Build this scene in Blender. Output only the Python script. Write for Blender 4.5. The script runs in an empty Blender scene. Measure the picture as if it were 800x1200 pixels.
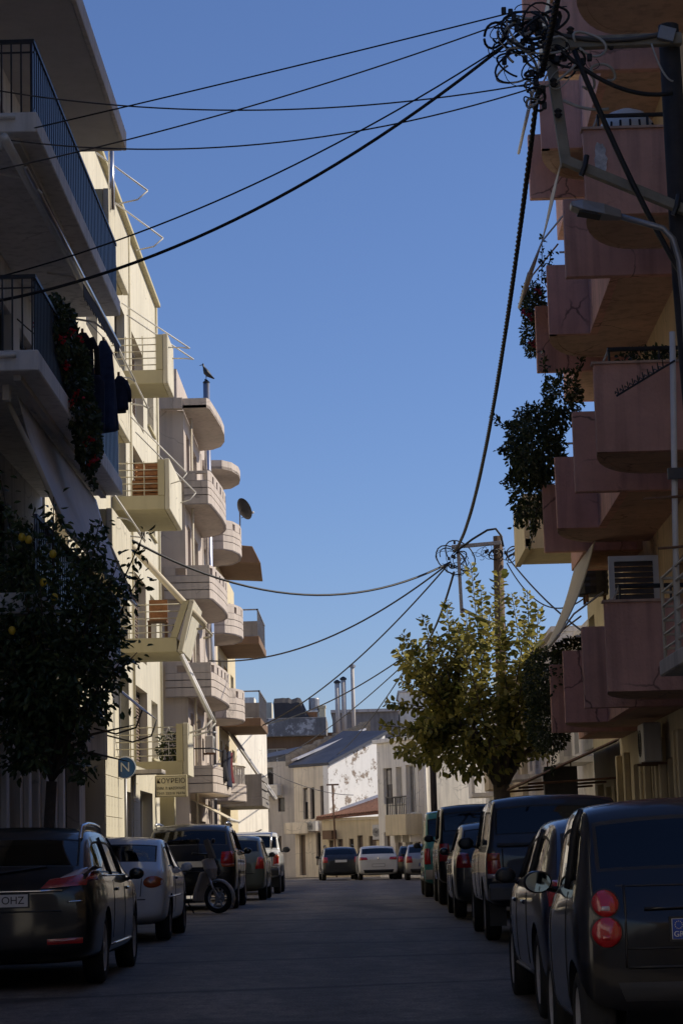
import bpy, bmesh, math, random
import numpy as np
from mathutils import Vector, Matrix
from mathutils.bvhtree import BVHTree
R = math.radians
S = bpy.context.scene
COL = S.collection
random.seed(7)

# ---------------------------------------------------------------- camera
cam_d = bpy.data.cameras.new('camera')
cam = bpy.data.objects.new('camera', cam_d); COL.objects.link(cam)
cam_d.sensor_fit = 'VERTICAL'; cam_d.sensor_height = 36.0; cam_d.lens = 78.0
cam_d.clip_start = 0.1; cam_d.clip_end = 3000
YAW, PITCH, ROLL = R(0.309), R(8.758), R(1.547)
cam.matrix_world = (Matrix.Translation((0, 0, 1.25)) @ Matrix.Rotation(YAW, 4, 'Z')
                    @ Matrix.Rotation(R(90) + PITCH, 4, 'X') @ Matrix.Rotation(-ROLL, 4, 'Z'))
S.camera = cam

# ---------------------------------------------------------------- world, sun, exposure
SUN_EL, SUN_AZ = 36.0, 80.0          # azimuth from straight ahead (+Y) towards the right (+X)
world = bpy.data.worlds.new('World'); S.world = world; world.use_nodes = True
wn = world.node_tree.nodes; wl = world.node_tree.links
bg = wn['Background']; bg.inputs["Strength"].default_value = 0.086
sky = wn.new('ShaderNodeTexSky'); sky.sky_type = 'NISHITA'; sky.sun_disc = False
sky.sun_elevation = R(SUN_EL); sky.sun_rotation = R(SUN_AZ)
sky.altitude = 50; sky.air_density = 1.0; sky.dust_density = 0.4; sky.ozone_density = 9.0
tint = wn.new('ShaderNodeMix'); tint.data_type = 'RGBA'; tint.blend_type = 'MULTIPLY'; tint.inputs[0].default_value = 1.0; tint.inputs[7].default_value = (1.03, 0.885, 0.93, 1)
wl.new(sky.outputs[0], tint.inputs[6]); wl.new(tint.outputs[2], bg.inputs['Color'])
sd = bpy.data.lights.new('sun', 'SUN'); sd.energy = 3.05; sd.angle = R(0.55); sd.color = (1.0, 0.90, 0.74)
sun = bpy.data.objects.new('sun', sd); COL.objects.link(sun)
sv = Vector((math.sin(R(SUN_AZ)) * math.cos(R(SUN_EL)), math.cos(R(SUN_AZ)) * math.cos(R(SUN_EL)), math.sin(R(SUN_EL))))
sun.rotation_euler = sv.to_track_quat('Z', 'Y').to_euler()
sun.location = sv * 60
S.view_settings.view_transform = 'Standard'; S.view_settings.look = 'None'
S.view_settings.gamma = 1.0; S.view_settings.use_curve_mapping = False
S.view_settings.exposure = 0.56
S.cycles.max_bounces = 12; S.cycles.diffuse_bounces = 8; S.cycles.glossy_bounces = 4; S.cycles.transparent_max_bounces = 12

# ---------------------------------------------------------------- materials
def _nodes(name):
    m = bpy.data.materials.new(name); m.use_nodes = True
    nt = m.node_tree; return m, nt, nt.nodes, nt.links, nt.nodes['Principled BSDF']

def pm(name, base, rough=0.8, var=0.12, scale=1.2, bump=0.15, bscale=35.0, streak=0.0, metal=0.0, coat=0.0, spec=0.5, patch=None, patch_amt=0.55, crack=0.0):
    """plain procedural paint / plaster / metal: two tones by noise, fine bump, optional rain streaks, optional peeling patches"""
    m, nt, N, L, b = _nodes(name)
    b.inputs['Roughness'].default_value = rough; b.inputs['Metallic'].default_value = metal
    b.inputs['Coat Weight'].default_value = coat; b.inputs['Coat Roughness'].default_value = 0.04
    b.inputs['Specular IOR Level'].default_value = spec
    tc = N.new('ShaderNodeTexCoord')
    n1 = N.new('ShaderNodeTexNoise'); n1.inputs['Scale'].default_value = scale; n1.inputs['Detail'].default_value = 6; n1.inputs['Roughness'].default_value = 0.65
    L.new(tc.outputs['Object'], n1.inputs['Vector'])
    mx = N.new('ShaderNodeMix'); mx.data_type = 'RGBA'
    mx.inputs[6].default_value = (*[c * (1 - var) for c in base], 1); mx.inputs[7].default_value = (*[min(1, c * (1 + var)) for c in base], 1)
    rp = N.new('ShaderNodeMapRange'); rp.inputs[1].default_value = 0.3; rp.inputs[2].default_value = 0.7
    L.new(n1.outputs['Fac'], rp.inputs[0]); L.new(rp.outputs[0], mx.inputs[0])
    col = mx.outputs[2]
    if streak:
        mp = N.new('ShaderNodeMapping'); mp.inputs['Scale'].default_value = (6, 6, 0.35)
        n2 = N.new('ShaderNodeTexNoise'); n2.inputs['Scale'].default_value = 1.0; n2.inputs['Detail'].default_value = 5
        L.new(tc.outputs['Object'], mp.inputs['Vector']); L.new(mp.outputs[0], n2.inputs['Vector'])
        r2 = N.new('ShaderNodeMapRange'); r2.inputs[1].default_value = 0.48; r2.inputs[2].default_value = 0.75; r2.inputs[3].default_value = 0; r2.inputs[4].default_value = streak
        L.new(n2.outputs['Fac'], r2.inputs[0])
        m2 = N.new('ShaderNodeMix'); m2.data_type = 'RGBA'; m2.inputs[7].default_value = (*[c * 0.35 for c in base], 1)
        L.new(r2.outputs[0], m2.inputs[0]); L.new(col, m2.inputs[6]); col = m2.outputs[2]
    if patch:
        n3 = N.new('ShaderNodeTexNoise'); n3.inputs['Scale'].default_value = 1.6; n3.inputs['Detail'].default_value = 9; n3.inputs['Roughness'].default_value = 0.72
        L.new(tc.outputs['Object'], n3.inputs['Vector'])
        r3 = N.new('ShaderNodeMapRange'); r3.inputs[1].default_value = patch_amt; r3.inputs[2].default_value = patch_amt + 0.05
        L.new(n3.outputs['Fac'], r3.inputs[0])
        m3 = N.new('ShaderNodeMix'); m3.data_type = 'RGBA'; m3.inputs[7].default_value = (*patch, 1)
        L.new(r3.outputs[0], m3.inputs[0]); L.new(col, m3.inputs[6]); col = m3.outputs[2]
    if crack:
        nd = N.new('ShaderNodeTexNoise'); nd.inputs['Scale'].default_value = 2.5; nd.inputs['Detail'].default_value = 6; L.new(tc.outputs['Object'], nd.inputs['Vector'])
        va = N.new('ShaderNodeVectorMath'); va.operation = 'MULTIPLY_ADD'; va.inputs[1].default_value = (0.35, 0.35, 0.35); L.new(nd.outputs['Color'], va.inputs[0]); L.new(tc.outputs['Object'], va.inputs[2])
        vo = N.new('ShaderNodeTexVoronoi'); vo.feature = 'DISTANCE_TO_EDGE'; vo.inputs['Scale'].default_value = 0.75; L.new(va.outputs[0], vo.inputs['Vector'])
        rc = N.new('ShaderNodeMapRange'); rc.inputs[1].default_value = 0.004; rc.inputs[2].default_value = 0.014; rc.inputs[3].default_value = crack; rc.inputs[4].default_value = 0.0; L.new(vo.outputs[0], rc.inputs[0])
        nm = N.new('ShaderNodeTexNoise'); nm.inputs['Scale'].default_value = 0.6; L.new(tc.outputs['Object'], nm.inputs['Vector'])
        rm = N.new('ShaderNodeMapRange'); rm.inputs[1].default_value = 0.48; rm.inputs[2].default_value = 0.56; L.new(nm.outputs['Fac'], rm.inputs[0])
        mm = N.new('ShaderNodeMath'); mm.operation = 'MULTIPLY'; L.new(rc.outputs[0], mm.inputs[0]); L.new(rm.outputs[0], mm.inputs[1])
        m7 = N.new('ShaderNodeMix'); m7.data_type = 'RGBA'; m7.inputs[7].default_value = (*[c * 0.25 for c in base], 1); L.new(mm.outputs[0], m7.inputs[0]); L.new(col, m7.inputs[6]); col = m7.outputs[2]
    L.new(col, b.inputs['Base Color'])
    if bump:
        nb = N.new('ShaderNodeTexNoise'); nb.inputs['Scale'].default_value = bscale; nb.inputs['Detail'].default_value = 4
        L.new(tc.outputs['Object'], nb.inputs['Vector'])
        bp = N.new('ShaderNodeBump'); bp.inputs['Strength'].default_value = bump; bp.inputs['Distance'].default_value = 0.02
        L.new(nb.outputs['Fac'], bp.inputs['Height']); L.new(bp.outputs[0], b.inputs['Normal'])
    return m

def leaf_mat(name, c0, c1, trans=0.35, rough=0.45):
    m, nt, N, L, b = _nodes(name)
    g = N.new('ShaderNodeNewGeometry')
    mx = N.new('ShaderNodeMix'); mx.data_type = 'RGBA'
    mx.inputs[6].default_value = (*c0, 1); mx.inputs[7].default_value = (*c1, 1)
    L.new(g.outputs['Random Per Island'], mx.inputs[0]); L.new(mx.outputs[2], b.inputs['Base Color'])
    b.inputs['Roughness'].default_value = rough; b.inputs['Specular IOR Level'].default_value = 0.35
    t = N.new('ShaderNodeBsdfTranslucent'); L.new(mx.outputs[2], t.inputs['Color'])
    ms = N.new('ShaderNodeMixShader'); ms.inputs[0].default_value = trans
    L.new(b.outputs[0], ms.inputs[1]); L.new(t.outputs[0], ms.inputs[2])
    L.new(ms.outputs[0], N['Material Output'].inputs['Surface'])
    return m

def car_paint(name, base, rough=0.28, metal=0.0, dirt=0.12):
    m, nt, N, L, b = _nodes(name)
    tc = N.new('ShaderNodeTexCoord'); n = N.new('ShaderNodeTexNoise'); n.inputs['Scale'].default_value = 2.2; n.inputs['Detail'].default_value = 7
    L.new(tc.outputs['Object'], n.inputs['Vector'])
    mr = N.new('ShaderNodeMapRange'); mr.inputs[1].default_value = 0.45; mr.inputs[2].default_value = 0.8; mr.inputs[4].default_value = dirt
    L.new(n.outputs['Fac'], mr.inputs[0])
    mx = N.new('ShaderNodeMix'); mx.data_type = 'RGBA'; mx.inputs[6].default_value = (*base, 1); mx.inputs[7].default_value = (0.045, 0.04, 0.034, 1)
    L.new(mr.outputs[0], mx.inputs[0]); L.new(mx.outputs[2], b.inputs['Base Color'])
    b.inputs['Roughness'].default_value = rough; b.inputs['Metallic'].default_value = metal
    b.inputs['Coat Weight'].default_value = 0.75; b.inputs['Coat Roughness'].default_value = 0.05; b.inputs['Specular IOR Level'].default_value = 0.2
    return m

def glass_mat(name, tint=(0.25, 0.28, 0.28), rough=0.03):
    """car glass: tinted see-through plus mirror reflection by angle"""
    m, nt, N, L, b = _nodes(name)
    tr = N.new('ShaderNodeBsdfTransparent'); tr.inputs['Color'].default_value = (*tint, 1)
    gl = N.new('ShaderNodeBsdfGlossy'); gl.inputs['Roughness'].default_value = rough
    fr = N.new('ShaderNodeFresnel'); fr.inputs['IOR'].default_value = 1.6
    ms = N.new('ShaderNodeMixShader')
    L.new(fr.outputs[0], ms.inputs[0]); L.new(tr.outputs[0], ms.inputs[1]); L.new(gl.outputs[0], ms.inputs[2])
    L.new(ms.outputs[0], N['Material Output'].inputs['Surface'])
    return m

def asphalt_mat():
    m, nt, N, L, b = _nodes('asphalt')
    tc = N.new('ShaderNodeTexCoord')
    mp = N.new('ShaderNodeMapping'); mp.inputs['Scale'].default_value = (0.9, 0.16, 1)
    L.new(tc.outputs['Object'], mp.inputs['Vector'])
    n1 = N.new('ShaderNodeTexNoise'); n1.inputs['Scale'].default_value = 1.0; n1.inputs['Detail'].default_value = 7; n1.inputs['Roughness'].default_value = 0.7
    L.new(mp.outputs[0], n1.inputs['Vector'])
    cr = N.new('ShaderNodeValToRGB')
    cr.color_ramp.elements[0].position = 0.36; cr.color_ramp.elements[0].color = (0.088, 0.072, 0.056, 1)
    cr.color_ramp.elements[1].position = 0.68; cr.color_ramp.elements[1].color = (0.20, 0.168, 0.132, 1)
    L.new(n1.outputs['Fac'], cr.inputs[0])
    n2 = N.new('ShaderNodeTexNoise'); n2.inputs['Scale'].default_value = 60; n2.inputs['Detail'].default_value = 3
    L.new(tc.outputs['Object'], n2.inputs['Vector'])
    mx = N.new('ShaderNodeMix'); mx.data_type = 'RGBA'; mx.blend_type = 'MULTIPLY'; mx.inputs[0].default_value = 1
    r2 = N.new('ShaderNodeMapRange'); r2.inputs[1].default_value = 0.3; r2.inputs[2].default_value = 0.7; r2.inputs[3].default_value = 0.45; r2.inputs[4].default_value = 1.45
    L.new(n2.outputs['Fac'], r2.inputs[0]); L.new(cr.outputs[0], mx.inputs[6]); L.new(r2.outputs[0], mx.inputs[7])
    # cracks: stretched voronoi cell edges
    mp3 = N.new('ShaderNodeMapping'); mp3.inputs['Scale'].default_value = (0.09, 0.24, 1)
    nd = N.new('ShaderNodeTexNoise'); nd.inputs['Scale'].default_value = 1.3; nd.inputs['Detail'].default_value = 5
    L.new(tc.outputs['Object'], nd.inputs['Vector'])
    va = N.new('ShaderNodeVectorMath'); va.operation = 'MULTIPLY_ADD'; va.inputs[1].default_value = (0.5, 0.5, 0.0)
    L.new(nd.outputs['Color'], va.inputs[0]); L.new(tc.outputs['Object'], va.inputs[2]); L.new(va.outputs[0], mp3.inputs['Vector'])
    vo = N.new('ShaderNodeTexVoronoi'); vo.feature = 'DISTANCE_TO_EDGE'; vo.inputs['Scale'].default_value = 1.0
    L.new(mp3.outputs[0], vo.inputs['Vector'])
    r4 = N.new('ShaderNodeMapRange'); r4.inputs[1].default_value = 0.008; r4.inputs[2].default_value = 0.035; r4.inputs[3].default_value = 0.38; r4.inputs[4].default_value = 1.0
    L.new(vo.outputs[0], r4.inputs[0])
    m4 = N.new('ShaderNodeMix'); m4.data_type = 'RGBA'; m4.blend_type = 'MULTIPLY'; m4.inputs[0].default_value = 1
    L.new(mx.outputs[2], m4.inputs[6]); L.new(r4.outputs[0], m4.inputs[7])
    # tyre-polished tracks along the street
    sp = N.new('ShaderNodeSeparateXYZ'); L.new(va.outputs[0], sp.inputs[0])
    sn = N.new('ShaderNodeMath'); sn.operation = 'MULTIPLY'; sn.inputs[1].default_value = 3.7; L.new(sp.outputs[0], sn.inputs[0])
    cs = N.new('ShaderNodeMath'); cs.operation = 'COSINE'; L.new(sn.outputs[0], cs.inputs[0])
    rt = N.new('ShaderNodeMapRange'); rt.inputs[1].default_value = -1; rt.inputs[2].default_value = 1; rt.inputs[3].default_value = 1.18; rt.inputs[4].default_value = 0.84; L.new(cs.outputs[0], rt.inputs[0])
    m5 = N.new('ShaderNodeMix'); m5.data_type = 'RGBA'; m5.blend_type = 'MULTIPLY'; m5.inputs[0].default_value = 1
    L.new(m4.outputs[2], m5.inputs[6]); L.new(rt.outputs[0], m5.inputs[7])
    # dark oil drips and old repairs
    no = N.new('ShaderNodeTexNoise'); no.inputs['Scale'].default_value = 0.55; no.inputs['Detail'].default_value = 8; no.inputs['Roughness'].default_value = 0.75; L.new(tc.outputs['Object'], no.inputs['Vector'])
    ro = N.new('ShaderNodeMapRange'); ro.inputs[1].default_value = 0.56; ro.inputs[2].default_value = 0.66; ro.inputs[3].default_value = 1.0; ro.inputs[4].default_value = 0.62; L.new(no.outputs['Fac'], ro.inputs[0])
    m6 = N.new('ShaderNodeMix'); m6.data_type = 'RGBA'; m6.blend_type = 'MULTIPLY'; m6.inputs[0].default_value = 1
    L.new(m5.outputs[2], m6.inputs[6]); L.new(ro.outputs[0], m6.inputs[7]); L.new(m6.outputs[2], b.inputs['Base Color'])
    b.inputs['Roughness'].default_value = 0.72; b.inputs['Specular IOR Level'].default_value = 0.45
    n8 = N.new('ShaderNodeTexNoise'); n8.inputs['Scale'].default_value = 4.5; n8.inputs['Detail'].default_value = 8; n8.inputs['Roughness'].default_value = 0.85; L.new(tc.outputs['Object'], n8.inputs['Vector'])
    r8 = N.new('ShaderNodeMapRange'); r8.inputs[1].default_value = 0.32; r8.inputs[2].default_value = 0.68; r8.inputs[3].default_value = 0.45; r8.inputs[4].default_value = 1.6; L.new(n8.outputs['Fac'], r8.inputs[0])
    m8 = N.new('ShaderNodeMix'); m8.data_type = 'RGBA'; m8.blend_type = 'MULTIPLY'; m8.inputs[0].default_value = 1
    L.new(m6.outputs[2], m8.inputs[6]); L.new(r8.outputs[0], m8.inputs[7]); L.new(m8.outputs[2], b.inputs['Base Color'])
    bp = N.new('ShaderNodeBump'); bp.inputs['Strength'].default_value = 0.5; bp.inputs['Distance'].default_value = 0.01
    L.new(n2.outputs['Fac'], bp.inputs['Height']); L.new(bp.outputs[0], b.inputs['Normal'])
    return m

M = {}
M['asphalt'] = asphalt_mat()
M['pavement'] = pm('pavement', (0.22, 0.21, 0.19), 0.85, 0.2, 2.0, 0.3)
M['kerb'] = pm('kerb_concrete', (0.30, 0.29, 0.27), 0.85, 0.2, 2.0, 0.3)
M['earth'] = pm('earth', (0.18, 0.15, 0.11), 0.95, 0.25, 0.5, 0.3)
M['white_plaster'] = pm('white_plaster', (0.72, 0.70, 0.67), 0.85, 0.11, 0.7, 0.15, 30, streak=0.45, crack=0.4)
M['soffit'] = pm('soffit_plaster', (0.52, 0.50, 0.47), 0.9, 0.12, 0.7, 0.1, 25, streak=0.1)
M['cream'] = pm('cream_plaster', (0.62, 0.575, 0.45), 0.85, 0.09, 0.6, 0.14, 30, streak=0.34, crack=0.45)
M['cream_trim'] = pm('cream_trim', (0.50, 0.445, 0.28), 0.85, 0.07, 0.8, 0.10, 30, streak=0.15)
M['mauve'] = pm('mauve_plaster', (0.54, 0.465, 0.40), 0.85, 0.10, 0.7, 0.14, 30, streak=0.4, crack=0.4)
M['mauve_dark'] = pm('mauve_grey_plaster', (0.36, 0.32, 0.315), 0.85, 0.08, 0.8, 0.10, 30, streak=0.2)
M['old_white'] = pm('old_white_plaster', (0.82, 0.765, 0.66), 0.88, 0.12, 0.6, 0.15, 20, streak=0.45, crack=0.4)
M['grey_plaster'] = pm('grey_plaster', (0.60, 0.55, 0.49), 0.88, 0.14, 0.6, 0.15, 20, streak=0.5, crack=0.4)
M['peeling'] = pm('peeling_whitewash', (0.82, 0.80, 0.76), 0.9, 0.06, 1.0, 0.35, 8, streak=0.12, patch=(0.28, 0.22, 0.17), patch_amt=0.54)
M['ochre_old'] = pm('old_ochre_plaster', (0.66, 0.55, 0.36), 0.9, 0.12, 0.8, 0.25, 12, streak=0.35, patch=(0.36, 0.29, 0.2), patch_amt=0.63)
M['concrete'] = pm('bare_concrete', (0.27, 0.25, 0.23), 0.9, 0.22, 0.9, 0.3, 18, streak=0.5)
M['dirty_concrete'] = pm('mottled_concrete', (0.20, 0.19, 0.185), 0.9, 0.3, 0.8, 0.3, 14, streak=0.4, patch=(0.48, 0.47, 0.46), patch_amt=0.54)
M['brown_wood'] = pm('brown_wood', (0.16, 0.085, 0.045), 0.7, 0.25, 3, 0.2)
M['brown_plaster'] = pm('brown_plaster', (0.20, 0.125, 0.075), 0.9, 0.15, 1, 0.2, streak=0.3)
M['pink'] = pm('pink_roughcast', (0.68, 0.385, 0.305), 0.92, 0.16, 1.1, 0.8, 22, streak=0.5, crack=0.8)
M['pink_bounce'] = pm('pink_bounce_plaster', (0.60, 0.40, 0.29), 0.92, 0.16, 1.1, 0.4, 24, streak=0.45, crack=0.6)  # pink turned warm tan: bounce light put into curved parapets and undersides
M['ochre'] = pm('ochre_plaster', (0.66, 0.48, 0.27), 0.9, 0.12, 0.9, 0.2, 28, streak=0.4, crack=0.5)
M['yellow_wall'] = pm('yellow_plaster', (0.68, 0.58, 0.38), 0.9, 0.09, 0.9, 0.2, 28, streak=0.25)
M['tile_roof'] = pm('clay_tile', (0.20, 0.095, 0.06), 0.85, 0.3, 6, 0.4, 12)
M['slate_roof'] = pm('dark_felt_roof', (0.05, 0.055, 0.075), 0.55, 0.3, 1.5, 0.3, 10)
M['tar_edge'] = pm('pale_lime_edge', (0.55, 0.54, 0.56), 0.85, 0.2, 2, 0.3)
M['rubble'] = pm('rubble_stone', (0.36, 0.30, 0.22), 0.95, 0.35, 5, 0.8, 6)
M['navy'] = pm('navy_paint', (0.014, 0.017, 0.042), 0.45, 0.15, 3, 0.05)
M['black_metal'] = pm('black_metal', (0.018, 0.018, 0.020), 0.5, 0.2, 4, 0.05)
M['grey_metal'] = pm('grey_metal', (0.30, 0.30, 0.31), 0.45, 0.12, 4, 0.05, metal=0.6)
M['steel'] = pm('bright_steel', (0.62, 0.62, 0.64), 0.28, 0.08, 4, 0.03, metal=1.0)
M['white_metal'] = pm('white_metal', (0.70, 0.68, 0.63), 0.45, 0.08, 4, 0.05)
M['beige_metal'] = pm('beige_metal', (0.50, 0.44, 0.33), 0.5, 0.1, 4, 0.05)
M['cream_rail'] = pm('cream_rail', (0.55, 0.50, 0.36), 0.5, 0.1, 4, 0.05)
M['rust'] = pm('rusty_iron', (0.17, 0.095, 0.055), 0.85, 0.35, 5, 0.3)
M['pole_wood'] = pm('pole_wood', (0.13, 0.085, 0.055), 0.9, 0.3, 4, 0.5, 20, streak=0.5)
M['front_warm'] = pm('warm_old_plaster', (0.74, 0.65, 0.51), 0.88, 0.13, 0.6, 0.15, 20, streak=0.5, crack=0.5, patch=(0.5, 0.43, 0.34), patch_amt=0.64)
M['plaster_patch'] = pm('bare_plaster_patch', (0.70, 0.68, 0.66), 0.95, 0.35, 14, 0.8, 20)
M['pole_grey'] = pm('pole_dark', (0.05, 0.044, 0.042), 0.9, 0.3, 4, 0.4, 20, streak=0.5)
M['beam'] = pm('galvanised_beam', (0.26, 0.235, 0.18), 0.6, 0.2, 4, 0.2, streak=0.4)
M['rubber'] = pm('black_cable', (0.012, 0.012, 0.013), 0.6, 0.1, 3, 0)
M['cable_grey'] = pm('grey_cable', (0.09, 0.085, 0.08), 0.6, 0.1, 3, 0)
M['cable_white'] = pm('white_cable', (0.45, 0.43, 0.38), 0.6, 0.1, 3, 0)
M['frame'] = pm('window_frame', (0.62, 0.60, 0.56), 0.5, 0.06, 3, 0)
M['frame_dark'] = pm('dark_window_frame', (0.09, 0.07, 0.055), 0.55, 0.1, 3, 0.05)
M['shutter'] = pm('brown_shutter', (0.17, 0.12, 0.085), 0.6, 0.15, 3, 0.05)
M['shutter_grey'] = pm('grey_shutter', (0.34, 0.31, 0.28), 0.6, 0.12, 3, 0.05)
M['shutter_pale'] = pm('pale_shutter', (0.50, 0.46, 0.40), 0.6, 0.1, 3, 0.05)
M['awning_white'] = pm('white_awning_cloth', (0.56, 0.55, 0.56), 0.9, 0.08, 2, 0.1)
M['awning_cream'] = pm('cream_awning_cloth', (0.60, 0.53, 0.40), 0.9, 0.08, 2, 0.1)
M['awning_dark'] = pm('dark_awning_cloth', (0.06, 0.055, 0.055), 0.9, 0.15, 2, 0.1)
M['ac'] = pm('ac_casing', (0.55, 0.53, 0.49), 0.5, 0.1, 3, 0.05, streak=0.3)
M['sign_cream'] = pm('sign_cream', (0.74, 0.66, 0.42), 0.5, 0.05, 3, 0.02)
M['sign_ink'] = pm('sign_ink', (0.06, 0.035, 0.02), 0.6, 0.05, 3, 0)
M['sign_blue'] = pm('sign_blue', (0.02, 0.10, 0.28), 0.4, 0.1, 5, 0.02)
M['sign_white'] = pm('sign_white', (0.62, 0.64, 0.66), 0.4, 0.1, 5, 0.02)
M['cloth_navy'] = pm('navy_cloth', (0.022, 0.026, 0.05), 0.95, 0.25, 8, 0.4, 50)
M['cloth_blue'] = pm('blue_denim', (0.035, 0.05, 0.10), 0.95, 0.3, 8, 0.4, 50)
M['cloth_black'] = pm('black_cloth', (0.012, 0.011, 0.014), 0.95, 0.3, 8, 0.4, 50)
M['cloth_red'] = pm('maroon_cloth', (0.13, 0.018, 0.02), 0.95, 0.3, 8, 0.4, 50)
M['wicker'] = pm('orange_wood', (0.33, 0.15, 0.06), 0.8, 0.3, 8, 0.3)
M['terracotta'] = pm('terracotta', (0.32, 0.14, 0.08), 0.8, 0.15, 4, 0.1)
M['bark'] = pm('bark', (0.085, 0.065, 0.05), 0.95, 0.3, 7, 0.8, 22)
M['leaf_mulberry'] = leaf_mat('leaf_mulberry', (0.07, 0.09, 0.02), (0.42, 0.36, 0.095), 0.42)
M['leaf_citrus'] = leaf_mat('leaf_citrus', (0.04, 0.062, 0.024), (0.10, 0.135, 0.05), 0.2, 0.32)
M['leaf_ivy'] = leaf_mat('leaf_ivy', (0.03, 0.045, 0.02), (0.08, 0.10, 0.035), 0.25, 0.4)
M['leaf_pale'] = leaf_mat('leaf_pale', (0.12, 0.16, 0.05), (0.25, 0.27, 0.10), 0.35)
M['petal_red'] = leaf_mat('petal_red', (0.45, 0.012, 0.02), (0.65, 0.03, 0.05), 0.3)
M['petal_magenta'] = leaf_mat('petal_magenta', (0.28, 0.02, 0.06), (0.4, 0.05, 0.10), 0.3)
M['lemon'] = pm('lemon_skin', (0.62, 0.42, 0.03), 0.4, 0.1, 8, 0.1)
M['pane'] = pm('window_glass', (0.02, 0.022, 0.026), 0.06, 0.2, 1, 0, spec=0.7)
M['curtain_pane'] = pm('window_glass_curtain', (0.16, 0.15, 0.14), 0.12, 0.35, 2.5, 0, spec=0.7)
M['tyre'] = pm('tyre_rubber', (0.014, 0.014, 0.014), 0.85, 0.2, 8, 0.2)
M['rim'] = pm('alloy_rim', (0.42, 0.42, 0.43), 0.35, 0.1, 6, 0, metal=0.25)
M['rim_dark'] = pm('dull_rim', (0.20, 0.20, 0.205), 0.45, 0.1, 6, 0, metal=0.2)
M['trim'] = pm('black_trim', (0.012, 0.012, 0.013), 0.45, 0.1, 6, 0.02)
M['trim_grey'] = pm('grey_plastic_trim', (0.06, 0.06, 0.062), 0.55, 0.15, 6, 0.03)
M['chrome'] = pm('chrome_trim', (0.65, 0.65, 0.66), 0.15, 0.03, 4, 0, metal=1.0)
M['tail_red'] = pm('tail_light_red', (0.34, 0.008, 0.01), 0.12, 0.15, 20, 0.15, 60, coat=1.0)
M['tail_clear'] = pm('tail_light_clear', (0.40, 0.33, 0.34), 0.12, 0.1, 20, 0.15, 60, coat=1.0)
M['tail_amber'] = pm('tail_light_amber', (0.38, 0.07, 0.012), 0.12, 0.1, 20, 0.15, 60, coat=1.0)
M['plate'] = pm('number_plate_white', (0.62, 0.62, 0.60), 0.4, 0.05, 8, 0)
M['plate_blue'] = pm('number_plate_blue', (0.01, 0.05, 0.30), 0.4, 0.05, 8, 0)
M['ink'] = pm('plate_ink', (0.01, 0.01, 0.012), 0.5, 0.05, 8, 0)
M['mirror_glass'] = pm('mirror_glass', (0.30, 0.36, 0.38), 0.03, 0.02, 2, 0, metal=1.0)
M['seat'] = pm('seat_cloth', (0.02, 0.02, 0.022), 0.95, 0.2, 6, 0.2)
M['glass'] = glass_mat('car_glass', (0.42, 0.45, 0.44))
M['glass_dark'] = glass_mat('car_glass_tinted', (0.07, 0.075, 0.08))

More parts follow.
